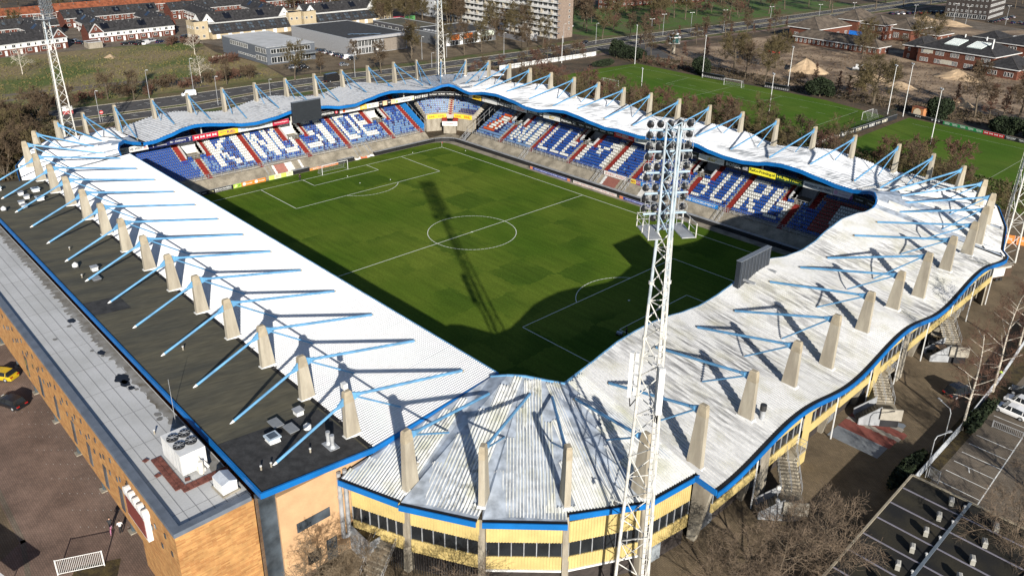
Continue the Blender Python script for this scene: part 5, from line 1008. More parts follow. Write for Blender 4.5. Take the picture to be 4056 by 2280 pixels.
def flag(label, x, y):
    r = thing('corner_flag', label, 'corner flag', (x, y, 0.02), 'corner flags', 0, True); q = MB(); q.tube((0, 0, 0), (0, 0, 1.5), 0.02, 0.02, 6); q.build('pole', MT['white'], r); q = MB(); q.loft([(0.02, -.005, 1.1), (0.02, .005, 1.1), (0.02, .005, 1.48), (0.02, -.005, 1.48)], [(0.4, -.005, 1.2), (0.4, .005, 1.2), (0.4, .005, 1.45), (0.4, -.005, 1.45)]); q.build('flag', plain((0.5, 0.03, 0.03)), r)
for x, y, l in ((-52.5, 34, 'thin corner flag at the far corner of the pitch'), (52.5, 34, 'thin corner flag in the shaded right corner of the pitch')): flag(l, x, y)
for x, y in ((-53.2, 24.5), (-45.2, 36.4), (-38.5, 6.8), (-47.6, 0.4)):
    o = MB(); o.ball((0, 0, 0.12), 0.11, 8, 6); o = o.build('ball', MT['white']); o.location = (x, y, 0.02)
    solo(o, 'white football lying on the grass of the main pitch', 'ball', 'footballs on the pitch')
cl = MB(); rs = random.Random(4); n = 10
P = [[(-58.3 + 0.25 * sin(k * 1.3) + 0.9 * j / 3, 9.2 + 5.9 * k / n, 0.12 + 0.55 * (1 - abs(j - 1.2) / 2) * (0.6 + 0.4 * sin(k * 2.1 + j))) for j in range(4)] for k in range(n + 1)]
for A, B in zip(P[:-1], P[1:]):
    for j in range(3): cl.cm = 1 if (3 <= P.index(A) <= 5 and j > 0) else 0; cl.quad(A[j], A[j + 1], B[j + 1], B[j])
solo(cl.build('crumpled_banner', [plain((0.66, 0.64, 0.60), 0.8), plain((0.6, 0.16, 0.07), 0.8)]), 'crumpled white and orange cloth banner lying by the goal line stairs', 'banner')
# ------------------------------------------------------------------ floodlight masts
lampm = None
def mast(label, x, y, zp, zt, face, lamps=True, a0=0.0, antennas=False, detail=True):
    t = thing('floodlight_mast', label, 'floodlight mast', (x, y, 0), 'floodlight masts at the stadium corners')
    def leg(k, z):
        r = 2.0 + (0.68 - 2.0) * min(1, z / zp); a = radians(a0 + 120 * k); return (x + r * cos(a), y + r * sin(a), z)
    zs = [0.0]
    while zs[-1] < zp: zs.append(zs[-1] + 2.9 - 1.5 * min(1, zs[-1] / zp))
    zs[-1] = zp
    for k in range(3):
        b = MB(); zc = zp * 0.84; b.tube(leg(k, 0), leg(k, zc), 0.17, 0.13, 8); lg = b.build('leg', MT['mast'], t)
        b = MB(); b.tube(leg(k, zc), leg(k, zp), 0.13, 0.12, 8); b.tube(leg(k, zp), leg(k, zt), 0.11, 0.09, 8); b.build('upper_leg', mat('pale blue steel', (0.36, 0.41, 0.44), 0.5, 0.15, 1.0), t)
        b = MB()
        for z in zs[1:-1:3]: p = leg(k, z); b.tube((p[0], p[1], p[2] - 0.12), (p[0], p[1], p[2] + 0.12), 0.23, 0.23, 8)
        b.build('flange', MT['mast'], lg, 'stuff')
    for k in range(3):
        b = MB(); j = (k + 1) % 3
        for i, (z0, z1) in enumerate(zip(zs[:-1], zs[1:])):
            A, B = (k, j) if i % 2 else (j, k); b.tube(leg(A, z0), leg(B, z1), 0.055, 0.055, 5)
            if i % 3 == 0: b.tube(leg(A, z0), leg(B, z0), 0.045, 0.045, 5)
        b.build('bracing', MT['mast'], t, 'stuff')
        b = MB(); z = zp; i = 0
        while z < zt - 0.3:
            A, B = (k, j) if i % 2 else (j, k); b.tube(leg(A, z), leg(B, min(zt, z + 1.35)), 0.045, 0.045, 5); z += 1.35; i += 1
        b.build('bracing', plain((0.26, 0.36, 0.44)), t, 'stuff')
    # ladder along one leg
    b = MB(); A0, A1 = leg(1, 0), leg(1, zp); o = Vector((cos(radians(a0 + 120)), sin(radians(a0 + 120)), 0)); s = Vector((-o.y, o.x, 0)) * 0.2
    for q in (-1, 1): b.tube(Vector(A0) + o * 0.3 + s * q, Vector(A1) + o * 0.3 + s * q, 0.03, 0.03, 5)
    n = int(zp / 0.6)
    for i in range(n): p = Vector(A0).lerp(Vector(A1), (i + 0.5) / n) + o * 0.3; b.beam(p - s, p + s, 0.03, 0.03)
    b.build('ladder', MT['mast'], t, 'stuff')
    b = MB()
    for q in (0.5, 0.62): b.tube(Vector(A0) - o * q * 0.4 + s * 0.5, Vector(A1) - o * 0.2 + s * 0.5, 0.035, 0.035, 5)
    b.build('cable', MT['rail'], t, 'stuff')
    # platform
    f = Vector((*face, 0)).normalized(); u = Vector((-f.y, f.x, 0)); C_ = Vector((x, y, 0)); b = MB()
    def plate(q, u0, u1, d0, d1, z0, z1): P = [C_ + u * u0 + f * d0, C_ + u * u1 + f * d0, C_ + u * u1 + f * d1, C_ + u * u0 + f * d1]; return q.loft([(p.x, p.y, z0) for p in P], [(p.x, p.y, z1) for p in P])
    plate(b, -1.9, 1.9, 0.6, 1.6, zp, zp + 0.08); plate(b, -1.9, -0.8, -1.3, 0.6, zp, zp + 0.08); plate(b, 0.8, 1.9, -1.3, 0.6, zp, zp + 0.08); b.build('platform', MT['rail'], t)
    b = MB()
    for uu, dd in ((-1.9, 1.6), (0, 1.6), (1.9, 1.6), (-1.9, 0.2), (1.9, 0.2), (-1.9, -1.3), (1.9, -1.3)): p = C_ + u * uu + f * dd; b.tube((p.x, p.y, zp), (p.x, p.y, zp + 1.2), 0.04, 0.04, 5)
    for z in (0.6, 1.15):
        L = [C_ + u * uu + f * dd + Vector((0, 0, zp + z)) for uu, dd in ((-1.9, -1.3), (-1.9, 1.6), (1.9, 1.6), (1.9, -1.3))]
        b.path(L, 0.03)
    b.build('guard_rail', MT['mast'], t, 'stuff')
    # lamp frame
    nb = 5; zb = [zp + 1.35 + (zt - zp - 2.0) * i / (nb - 1) for i in range(nb)]
    for z in zb:
        b = MB(); p = C_ + f * 0.75; b.tube(p - u * 1.75 + Vector((0, 0, z)), p + u * 1.75 + Vector((0, 0, z)), 0.09, 0.09, 6); b.build('cross_bar', plain((0.28, 0.37, 0.44)), t)
    b = MB()
    for uu in (-1.35, 1.35, -0.1):
        for q in (-0.22, 0.22):
            p = C_ + f * 0.95 + u * (uu + q); b.tube((p.x, p.y, zp + 0.2), (p.x, p.y, zt - 0.3), 0.025, 0.025, 5)
        n = 18
        for i in range(n): z = zp + 0.4 + (zt - zp - 0.9) * i / n; p = C_ + f * 0.95 + u * uu; b.beam(p - u * 0.22 + Vector((0, 0, z)), p + u * 0.22 + Vector((0, 0, z)), 0.03, 0.03)
    b.build('ladder', MT['rail'], t, 'stuff')
    if lamps:
        tilt = (f * 0.9 - Vector((0, 0, 0.42))).normalized()
        q = MB(); q.tube(-tilt * 0.22, tilt * 0.16, 0.13, 0.31, 12); q.tube(-tilt * 0.36, -tilt * 0.2, 0.12, 0.13, 8); me = q.mesh('lamp', plain((0.02, 0.02, 0.022), 0.35))
        q = MB(); q.tube(tilt * 0.16, tilt * 0.175, 0.30, 0.30, 12); mg = q.mesh('lamp_glass', plain((0.22, 0.23, 0.24), 0.15))
        q = MB(); q.path([u * 0.34 + Vector((0, 0, -0.34)), u * 0.36, u * 0.2 + Vector((0, 0, 0.3)), -u * 0.2 + Vector((0, 0, 0.3)), -u * 0.36, -u * 0.34 + Vector((0, 0, -0.34))], 0.022, 4); my = q.mesh('yoke', MT['rail'])
        for i, z in enumerate(zb):
            for dz in (-0.42, 0.42):
                for k in range(5):
                    if i == 0 and dz < 0 and k in (0, 4): continue
                    p = f * 1.0 + u * (-1.56 + 0.78 * k); l_ = link_part('lamp', me, t, (p.x, p.y, z + dz))
                    for nm, m_ in (('lamp_glass', mg), ('yoke', my)): link_part(nm, m_, l_)
        b = MB()
        for k in (0, 2): p = leg(k, zp); b.tube((p[0], p[1], zp + 0.3), (*leg(k, zt)[:2], zt - 1.2), 0.05, 0.05, 5)
        b.build('yellow_cable', plain((0.55, 0.33, 0.03), 0.6), t, 'stuff')
    if antennas:
        for k, z0, s in ((0, 24.3, -1), (1, 24.3, 1)):
            p = Vector(leg(k, 26)); o = Vector((p.x - x, p.y - y, 0)).normalized(); c = p + o * 0.75
            b = MB(); b.obox((c.x, c.y), 0.32, 0.5, z0, z0 + 4.4, atan2(o.y, o.x)); an = b.build('antenna_panel', MT['white'], t)
            b = MB(); b.tube((c.x, c.y, z0), (c.x - o.x * 0.1, c.y - o.y * 0.1, z0 - 1.0), 0.05, 0.05, 5); b.tube((c.x - o.x * 0.1, c.y - o.y * 0.1, z0 - 1.0), (p.x, p.y, z0 + 0.2), 0.05, 0.05, 5); b.build('cable_loop', MT['black'], an)
            for i in range(4): b = MB(); c2 = p + o * 0.3; b.obox((c2.x, c2.y), 0.28, 0.28, z0 + 0.3 + i * 1.1, z0 + 1.1 + i * 1.1, 0.4); b.build('radio_unit', MT['white'], t)
        p = Vector(leg(0, 12.5)); b = MB(); b.beam((p.x - 0.8, p.y - 0.3, 12.8), (p.x + 0.3, p.y + 0.1, 12.8), 0.08, 0.08); b.build('camera_arm', MT['mast'], t)
        b = MB(); b.ball((p.x - 0.8, p.y - 0.3, 12.55), 0.2, 8, 6); b.build('camera', plain((0.05, 0.05, 0.05)), t)
    return t
mast('nearest white lattice mast with round black lamps in front of the pitch', 83.9, -51.6, 39.8, 48.5, (-0.83, 0.56), True, 205, True)
mast('left lattice mast rising behind the far end stand by the brown thicket', -98.0, -47.0, 36.6, 45.0, (0.85, 0.5), True, 80)
mast('lattice mast behind the far corner stand, its head cut by the frame', -93.0, 66.0, 37.0, 45.5, (0.8, -0.6), True, 60)
mast('lattice mast at the right edge beside the food trailer', 79.6, 67.0, 38.0, 46.0, (-0.7, -0.7), True, 30)
# ------------------------------------------------------------------ roof top equipment of the main stand
r = thing('chiller', 'large white air chiller with four black fans on the grey roof', 'chiller', (47.5, -78.6, 11.08)); Z = 11.08
CH = (47.6, -78.5); 
b = MB(); b.obox(CH, 4.6, 2.5, Z + 0.35, Z + 2.6, 0.02); cb = b.build('housing', MT['white'], r)
b = MB()
for k in range(6): b.obox((CH[0] - 1.9 + 0.76 * k, CH[1] - 1.26), 0.02, 0.03, Z + 0.4, Z + 2.55, 0.02)
b.build('panel_joint', MT['rail'], r, 'stuff')
for i in range(2):
    for j in range(2):
        c = (CH[0] - 0.95 + 1.6 * i, CH[1] - 0.6 + 1.2 * j); b = MB(); b.tube((*c, Z + 2.6), (*c, Z + 2.8), 0.58, 0.55, 16); fn = b.build('fan', plain((0.015, 0.015, 0.016), 0.5), r)
        b = MB()
        for k in range(8): a = k * pi / 4; b.beam((*c, Z + 2.83), (c[0] + 0.54 * cos(a), c[1] + 0.54 * sin(a), Z + 2.83), 0.03, 0.03)
        b.tube((*c, Z + 2.8), (*c, Z + 2.86), 0.16, 0.16, 8); b.build('fan_guard', MT['rail'], fn)
b = MB(); b.box(CH[0] + 2.3, CH[0] + 3.0, CH[1] + 0.1, CH[1] + 0.8, Z + 0.3, Z + 0.7); b.tube((CH[0] + 2.2, CH[1] + 0.4, Z + 1.8), (CH[0] + 2.9, CH[1] + 0.4, Z + 1.2), 0.2, 0.2, 8); b.tube((CH[0] + 2.9, CH[1] + 0.4, Z + 1.6), (CH[0] + 2.9, CH[1] + 0.4, Z + 0.2), 0.25, 0.25, 8); b.tube((CH[0] + 2.2, CH[1] + 0.8, Z + 1.2), (CH[0] + 2.7, CH[1] + 1.2, Z + 0.4), 0.16, 0.16, 8); b.build('pipework', plain((0.6, 0.58, 0.52), 0.5), r)
tl = MB(); tl.box(-0.24, 0.24, -0.24, 0.24, 0, 0.06); tm = tl.mesh('tile', mat('brown rubber tile', (0.155, 0.055, 0.04), 0.9, 0.2, 2.0, fine=0.2))
tp = thing('tile_path', 'L shaped walkway of brown tiles laid round the chiller', 'tile path', (CH[0], CH[1], Z))
for k in range(12): link_part('tile', tm, tp, (-2.4 + 0.52 * k, -1.75, 0.02), random.uniform(-.04, .04)); link_part('tile', tm, tp, (-2.4 + 0.52 * k, -2.27, 0.02), random.uniform(-.04, .04))
for k in range(9): link_part('tile', tm, tp, (3.55, -1.75 + 0.52 * k, 0.02), random.uniform(-.04, .04)); link_part('tile', tm, tp, (4.07, -1.75 + 0.52 * k, 0.02), random.uniform(-.04, .04))
for x, y in ((-2.9, -2.9), (0.2, -2.9), (2.7, -1.0)): link_part('tile', tm, tp, (x, y, 0.06), random.uniform(-.6, .6))
r = thing('roof_cabinet', 'grey white cabinet with pitched lid beside the blue edge', 'cabinet', (54.0, -76.9, Z)); b = MB(); b.obox((54.0, -77.3), 1.9, 1.5, Z + 0.15, Z + 1.25, 0.05); b.build('body', MT['white'], r)
b = MB(); b.loft([(53.0, -78.1, Z + 1.25), (53.0, -76.5, Z + 1.25), (53.0, -77.3, Z + 1.55)], [(55.0, -78.0, Z + 1.25), (55.0, -76.5, Z + 1.25), (55.0, -77.25, Z + 1.55)]); b.build('lid', plain((0.40, 0.43, 0.47), 0.5), r); b = MB(); b.obox((54.0, -77.3), 2.3, 1.8, Z, Z + 0.15, 0.05); b.build('base', MT['concrete'], r)
def roof_vent(label, x, y, kind, z=None, g=None):
    z = dk(x, y) if z is None else z; r = thing({'s': 'skylight', 'h': 'roof_hatch', 'p': 'vent_pipe', 'c': 'cowl_vent', 'f': 'flue_pair', 'b': 'vent_box'}[kind], label, {'s': 'skylight', 'h': 'hatch', 'p': 'vent pipe', 'c': 'vent', 'f': 'flue', 'b': 'vent'}[kind], (x, y, z), g, 0, True); b = MB()
    if kind == 's':
        b.loft([(-.6, -.6, 0), (.6, -.6, 0), (.6, .6, 0), (-.6, .6, 0)], [(-.5, -.5, .5), (.5, -.5, .5), (.5, .5, .5), (-.5, .5, .5)]); b.build('kerb', MT['white'], r); b = MB(); b.box(-.68, .68, -.68, .68, .5, .66); b.build('frame', plain((0.45, 0.52, 0.58), 0.4), r); b = MB(); b.box(-.45, .45, -.45, .45, .66, .7); b.build('glazing', MT['glassb'], r)
    elif kind == 'h': b.box(-.8, .8, -.5, .5, 0, .3); b.build('kerb', MT['bitumen2'], r); b = MB(); b.box(-.86, .86, -.56, .56, .3, .38); b.build('lid', plain((0.2, 0.21, 0.22), .6), r)
    elif kind == 'p': b.tube((0, 0, 0), (0, 0, .45), .09, .09, 8); b.build('pipe', MT['concrete'], r); b = MB(); b.tube((0, 0, .45), (0, 0, .52), .12, .12, 8); b.build('cap', MT['white'], r)
    elif kind == 'c': b.box(-.35, .35, -.35, .35, 0, .25); b.build('base', MT['bitumen2'], r); b = MB(); b.tube((0, 0, .25), (0, 0, .6), .42, .42, 14); b.tube((0, 0, .6), (0, 0, .9), .42, .08, 14); b.build('cowl', MT['white'], r)
    elif kind == 'f':
        b.box(-.9, .9, -.55, .55, 0, .08); b.build('base', MT['steel'], r)
        for s in (-.4, .4): b = MB(); b.tube((s, 0, .08), (s, 0, .4), .36, .2, 12); b.tube((s, 0, .4), (s, 0, 1.1), .2, .2, 12); b.tube((s, 0, 1.1), (s, 0, 1.55), .24, .24, 12); b.build('flue', MT['steel'], r)
    elif kind == 'b': b.box(-.45, .45, -.4, .4, 0, .55); b.build('body', MT['white'], r); b = MB(); b.box(-.55, .55, -.5, .5, .55, .65); b.build('lid', MT['steel'], r)
    return r
roof_vent('blue glazed skylight on the new black roofing near the corner', 51.6, -71.0, 's'); roof_vent('low dark hatch beside the blue glazed skylight', 51.0, -68.6, 'h'); roof_vent('second dark hatch higher up near the last pylon', 49.2, -69.4, 'h')
roof_vent('square metal topped vent close under the last but one pylon', 48.6, -66.4, 'b'); roof_vent('white round cowl vent beside the hatches at the corner', 51.9, -67.2, 'c'); roof_vent('pair of shiny flues on a metal base by the last pylon', 55.8, -66.8, 'f')
roof_vent('short white pipe near the last stay', 55.6, -69.0, 'p'); roof_vent('short pipe left of the last stay foot', 55.5, -73.2, 'p'); roof_vent('shortest pipe at the roof end beside the stay foot', 55.4, -74.2, 'p')
roof_vent('white cowl vent alone on the brown roof, far left half', -5.9, -72.5, 'c'); roof_vent('lying dark hatch next to the roofing patch', 0.2, -71.6, 'h'); roof_vent('small square vent behind a stay on the brown roof', -3.6, -70.6, 'b'); roof_vent('tiny pipe on the brown roof by the patch', -1.6, -72.9, 'p'); roof_vent('tiny pipe in the middle of the brown roof', 27.6, -70.3, 'p'); roof_vent('tiny pipe far up the brown roof', -13.8, -71.0, 'p')
for k, (x, y, kd, l) in enumerate(((-52, -72.3, 's', 'big skylight at the far end of the brown roof'), (-47.2, -69.6, 'b', 'pale vent box left in the cluster at the far roof end'), (-44.5, -69.3, 'b', 'pale vent box amid the cluster at the far roof end'), (-48.5, -66.8, 's', 'skylight nearest the pylons at the far roof end'), (-42.6, -67.6, 's', 'skylight right in the cluster at the far roof end'), (-41.2, -70.9, 'b', 'tall vent box in front in the cluster at the far roof end'), (-39.0, -71.0, 'b', 'last vent box of the far roof cluster, nearest to the viewer'), (-38.5, -74.3, 'c', 'small cowl at the far roof end close to the blue edge'))): roof_vent(l, x, y, kd)
for x, y, l in ((40.8, -79.0, 'white pipe on the grey roof left of the chiller'), (43.2, -77.4, 'white pipe on the grey roof behind the chiller')): roof_vent(l, x, y, 'p', Z)
roof_vent('dark capped flue on the first near corner facet', 63.5, -61.5, 'p', 10.9); 
r = thing('roof_chimney', 'steel flue with black cap at the foot of a near end stand pylon', 'flue', (82.6, -28.4, 10.6), None, 0, True); b = MB(); b.box(-.5, .5, -.5, .5, 0, .1); b.tube((0, 0, .1), (0, 0, 1.3), .3, .3, 12); b.build('flue', MT['steel'], r); b = MB(); b.tube((0, 0, 1.3), (0, 0, 2.0), .36, .36, 12); b.build('cap', plain((0.03, 0.03, 0.03)), r)
r = thing('antenna_mast', 'thin whip antenna standing on the blue roof edge', 'antenna', (40.4, -76.6, Z), None, 0, True); b = MB(); b.tube((0, 0, 0), (0, 0, 5.5), .035, .02, 5); b.build('whip', MT['rail'], r)
r = thing('wall_sign', 'white framed oval sign with wavy top on the brick front', 'sign', (47.5, -83.6, 6.5)); b = MB(); b.box(45.0, 50.4, -84.0, -83.52, 6.2, 9.2); b.build('frame', MT['white'], r)
b = MB(); b.box(45.3, 50.1, -84.06, -84.0, 6.5, 8.9); b.build('face', plain((0.16, 0.035, 0.03), 0.5), r)
for k in range(5): b = MB(); b.tube((45.4 + 1.15 * k, -84.05, 9.2), (45.4 + 1.15 * k, -83.5, 9.2), 0.55, 0.55, 12); b.build('scallop', MT['white'], r)
r = thing('pylon_camera', 'white camera box on top of the last main stand pylon', 'camera', (55.3, -64.4, 17.0), None, 0, True); b = MB(); b.box(-.3, .3, -.25, .25, .35, .95); b.build('housing', MT['white'], r); b = MB(); b.tube((0, 0, 0), (0, 0, .4), .05, .05, 6); b.build('stand', MT['rail'], r)
# ------------------------------------------------------------------ outside stairs of the near end stand
def ext_stair(label, x, y, flip=1, z1=4.3, sc=1.0):
    """landing at the wall, flight down along -y, half landing, second flight down along +x/-y"""
    t = thing('outside_stair', label, 'stair', (x, y, 0), 'outside concrete stairs', 0, True); zm = z1 * 0.47
    b = MB(); b.box(0, 2.6, -1.2, 1.6, z1 - 0.3, z1); b.build('landing', MT['concrete'], t)
    d = Vector((3.0, -3.6, 0)); dn = d.normalized(); s = Vector((-dn.y, dn.x, 0)); st = Vector((1.2, -0.6, 0)); n = 12
    for i in range(n):
        p = st + d * (i / n); q = st + d * ((i + 1) / n); z = z1 - (z1 - zm) * (i + 1) / n; b = MB(); P = [p - s * 1.15, q - s * 1.15, q + s * 1.15, p + s * 1.15]
        b.loft([(v.x, v.y, z - 0.28) for v in P], [(v.x, v.y, z + 0.02) for v in P]); b.build('step', MT['concrete'], t)
    e = st + d; b = MB(); P = [e - s * 1.2, e + dn * 2.4 - s * 1.2, e + dn * 2.4 + s * 1.2, e + s * 1.2]; b.loft([(v.x, v.y, zm - 0.35) for v in P], [(v.x, v.y, zm) for v in P]); b.build('half_landing', MT['slope'], t)
    b = MB(); b.loft([(v.x, v.y, 0) for v in P], [(v.x, v.y, zm - 0.36) for v in P]); b.build('stair_base', MT['dark'], t)
    f = -s if flip < 0 else -s; e2 = e + dn * 1.2 - s * 1.2
    for i in range(8):
        p = e2 - s * (0.32 * i); q = e2 - s * (0.32 * (i + 1)); z = zm - zm * (i + 1) / 8; P = [p - dn * 1.15, q - dn * 1.15, q + dn * 1.15, p + dn * 1.15]; b = MB()
        b.loft([(v.x, v.y, max(0.0, z - 0.3)) for v in P], [(v.x, v.y, z + 0.02) for v in P]); b.build('step', MT['concrete'], t)
    for q in (-1.2, 1.2):
        a = e + dn * 1.2 + dn * q - s * 1.2; c = a - s * 2.6; b = MB(); b.loft([(a.x - .06, a.y, 0.1), (a.x + .06, a.y, 0.1), (a.x + .06, a.y, zm + 0.95), (a.x - .06, a.y, zm + 0.95)], [(c.x - .06, c.y, 0), (c.x + .06, c.y, 0), (c.x + .06, c.y, 0.95), (c.x - .06, c.y, 0.95)]); b.build('balustrade', MT['rail'], t)
    a = e + dn * 2.5 - s * 1.3; c = e + dn * 2.5 + s * 1.4; b = MB(); b.loft([(a.x, a.y, zm - 0.8), (a.x + dn.x * .2, a.y + dn.y * .2, zm - 0.8), (a.x + dn.x * .2, a.y + dn.y * .2, zm + 0.85), (a.x, a.y, zm + 0.85)], [(c.x, c.y, zm - 0.8), (c.x + dn.x * .2, c.y + dn.y * .2, zm - 0.8), (c.x + dn.x * .2, c.y + dn.y * .2, zm + 0.85), (c.x, c.y, zm + 0.85)]); b.build('end_wall', plain((0.30, 0.275, 0.225), 0.8), t)
    b = MB()
    for q in (-1.15, 0, 1.15):
        A = st + s * q + Vector((0, 0, z1 + 0.95)); B = e + s * q + Vector((0, 0, zm + 0.95)); b.tube(A, B, 0.035, 0.035, 5); b.tube(A - Vector((0, 0, .45)), B - Vector((0, 0, .45)), 0.025, 0.025, 5)
        for k in range(5): p = A.lerp(B, k / 4); b.tube((p.x, p.y, p.z - 0.95), p, 0.03, 0.03, 5)
    b.path([(0.1, 1.6, z1 + 1), (2.6, 1.6, z1 + 1), (2.6, 0.2, z1 + 1)], 0.035); b.path([(0.1, 1.6, z1 + .5), (2.6, 1.6, z1 + .5), (2.6, 0.2, z1 + .5)], 0.025)
    for p in ((0.1, 1.6), (1.3, 1.6), (2.6, 1.6), (2.6, 0.2)): b.tube((*p, z1), (*p, z1 + 1), 0.03, 0.03, 5)
    b.build('handrail', MT['rail'], t, 'stuff')
    return t
s0 = ext_stair('outside stair beside the red and grey paving bands', 81.9, 3.0)
copy_thing(s0, (81.9, 26.6, 0), 0, 'outside stair in front of the parked golf carts'); copy_thing(s0, (82.4, -22.6, 0), 0, 'outside stair nearest the dark parked roof, with a sunlit end wall')
r = thing('outside_stair', 'straight concrete steps under the near corner beside the peach wall', 'stair', (63, -66.3, 0), 'outside concrete stairs', 0, True)
for i in range(11): b = MB(); b.obox((-0.6 + 0.12 * i, 1.7 - 0.34 * i), 2.2, 0.36, max(0, 3.6 - 0.33 * i - 0.3), 3.6 - 0.33 * i, radians(20)); b.build('step', MT['concrete'], r)
b = MB()
for q in (-1.15, 1.15): b.tube((-0.6 + q, 1.9 + q * .36, 4.6), (0.7 + q, -1.8 + q * .36, 1.1), 0.035, 0.035, 5); b.tube((-0.6 + q, 1.9 + q * .36, 4.1), (0.7 + q, -1.8 + q * .36, 0.6), 0.025, 0.025, 5)
b.build('handrail', MT['rail'], r, 'stuff')
# ------------------------------------------------------------------ vehicles
def car_mesh(L=4.3, W=1.78, H=1.45, van=False):
    """two lofted shells over the length: lower body and cabin"""
    b = MB(); xs = [-L / 2, -L / 2 + .12, -L / 2 + .55, -L * .2, L * .18, L / 2 - .5, L / 2 - .1, L / 2]
    zt = [0.62, 0.78, 0.86, 0.9, 0.9, 0.8, 0.66, 0.55] if not van else [0.8, 1.0, 1.05, 1.05, 1.05, 1.0, 0.8, 0.6]; wf = [0.84, 0.94, 1, 1, 1, 0.97, 0.88, 0.76]; rings = []
    for x, z, w_ in zip(xs, zt, wf): w2 = W / 2 * w_; rings.append([(x, -w2 * .93, .22), (x, -w2, .45), (x, -w2, z - .12), (x, -w2 * .9, z), (x, w2 * .9, z), (x, w2, z - .12), (x, w2, .45), (x, w2 * .93, .22)])
    for A, B in zip(rings[:-1], rings[1:]):
        o = len(b.v); b.v += A + B
        for i in range(8): b.f.append((o + i, o + (i + 1) % 8, o + 8 + (i + 1) % 8, o + 8 + i)); b.m.append(0)
    b.poly(rings[0]); b.poly(rings[-1][::-1])
    c = [(-L / 2 + .35, .86), (-L / 2 + .75, H - .06), (-L * .12, H), (L * .1, H - .04), (L * .27, .88)] if not van else [(-L / 2 + .08, 1.0), (-L / 2 + .15, H - .05), (0, H), (L * .2, H - .04), (L * .36, 1.0)]
    g = MB(); rf = MB(); wb = W / 2 * .93; wt = W / 2 * .74
    for (x0, z0), (x1, z1) in zip(c[:-1], c[1:]):
        w0 = wb if z0 < 1.06 and z0 < H - .3 else wt; w1 = wb if z1 < 1.06 and z1 < H - .3 else wt
        (rf if z0 > H - .2 and z1 > H - .2 else g).quad((x0, -w0, z0), (x1, -w1, z1), (x1, w1, z1), (x0, w0, z0))
    zl = c[0][1] - .02
    for s in (-1, 1):
        P = [(x, s * (wt if z > H - .2 else wb), z) for x, z in c]; (g if not van else rf).poly(P if s < 0 else P[::-1])
        for x, z in ((c[1][0] + .05, H - .1), (-.1, H - .08), (c[3][0], H - .1)):
            if not van: b.beam((x, s * (wt + .015), z), (x + (0 if x < 0 else .25), s * (wb + .005), .9), .09, .05)
    for x, z in c[1:4]: pass
    return b, g, rf
CARS = {}
def car(label, x, y, rot, col, kind='hatch', group=None):
    key = (kind,); 
    if key not in CARS:
        dims = {'hatch': (4.0, 1.74, 1.5, False), 'sedan': (4.6, 1.82, 1.45, False), 'van': (4.8, 1.9, 1.95, True), 'suv': (4.6, 1.88, 1.7, False), 'truck': (7.5, 2.4, 3.2, True)}[kind]; b, g, rf = car_mesh(*dims); L, W = dims[:2]; R = .32 if kind != 'truck' else .45
        wl = MB(); wl.tube((0, -.1, 0), (0, .1, 0), R, R, 12); rim = MB(); rim.tube((0, -.115, 0), (0, .115, 0), R * .6, R * .6, 10)
        hl = MB(); hl.box(-.06, .03, -.2, .2, -.07, .07); CARS[key] = dict(b=b, rf=rf, g=g.mesh('windows', MT['glass']), w=wl.mesh('wheel', plain((0.012, 0.012, 0.012), .8)), rim=rim.mesh('rim', MT['steel']), h=hl.mesh('headlight', plain((0.7, 0.7, 0.68), .2)), t=hl.mesh('taillight', plain((0.35, 0.01, 0.01), .3)), L=L, W=W, R=R, cols={})
    k = CARS[key]; r = thing('parked_car' if kind not in ('van', 'truck') else {'van': 'parked_van', 'truck': 'truck'}[kind], label, {'van': 'van', 'truck': 'truck'}.get(kind, 'car'), (x, y, 0.02), group, rot, True)
    ck = tuple(col)
    if ck not in k['cols']: m = mat('car paint', col, 0.22, 0.02, 1.0, spec=0.6, coord='obj'); k['cols'][ck] = (k['b'].mesh('body', m), k['rf'].mesh('roof', m))
    link_part('body', k['cols'][ck][0], r); link_part('roof', k['cols'][ck][1], r); link_part('windows', k['g'], r)
    for sx in (-1, 1):
        for sy in (-1, 1):
            w_ = link_part('wheel', k['w'], r, (sx * k['L'] * .31, sy * (k['W'] / 2 - .1), k['R'])); link_part('rim', k['rim'], w_)
    for sy in (-1, 1): link_part('headlight', k['h'], r, (k['L'] / 2 - .06, sy * k['W'] * .3, .62)); link_part('taillight', k['t'], r, (-k['L'] / 2 + .03, sy * k['W'] * .33, .7))
    return r
DK = (0.010, 0.011, 0.013); GY = (0.10, 0.105, 0.11); SV = (0.42, 0.43, 0.44); WT_ = (0.75, 0.75, 0.74); NB = (0.012, 0.02, 0.06)
car('black sedan parked alongside the overhanging brick front', 5.4, -86.2, radians(204), DK, 'sedan'); car('yellow gold hatchback with black roof near the frame edge', -3.0, -85.4, radians(215), (0.50, 0.34, 0.015), 'sedan'); 
car('black estate car on the brown forecourt casting a long shadow', 91.1, 11.9, radians(68), DK, 'suv')
car('white coupe nearer to the viewer in the right car park', 97.7, 12.3, radians(176), WT_, 'sedan'); car('white hatchback behind the white coupe in the right car park', 97.9, 15.4, radians(176), WT_, 'hatch'); car('dark car by the fence in the right car park', 97.6, 18.4, radians(176), DK, 'hatch')
car('white people carrier driving on the road beyond the far end stand', -158, 7.5, radians(258), WT_, 'van'); car('black box truck on the road behind the far end stand', -146.5, 57.5, radians(97), (0.015, 0.014, 0.014), 'truck'); car('black car driving in front of the apartment gable', -145.5, 173, radians(262), DK, 'hatch'); car('second dark car, further right on the apartment road', -144.5, 195, radians(262), DK, 'hatch')
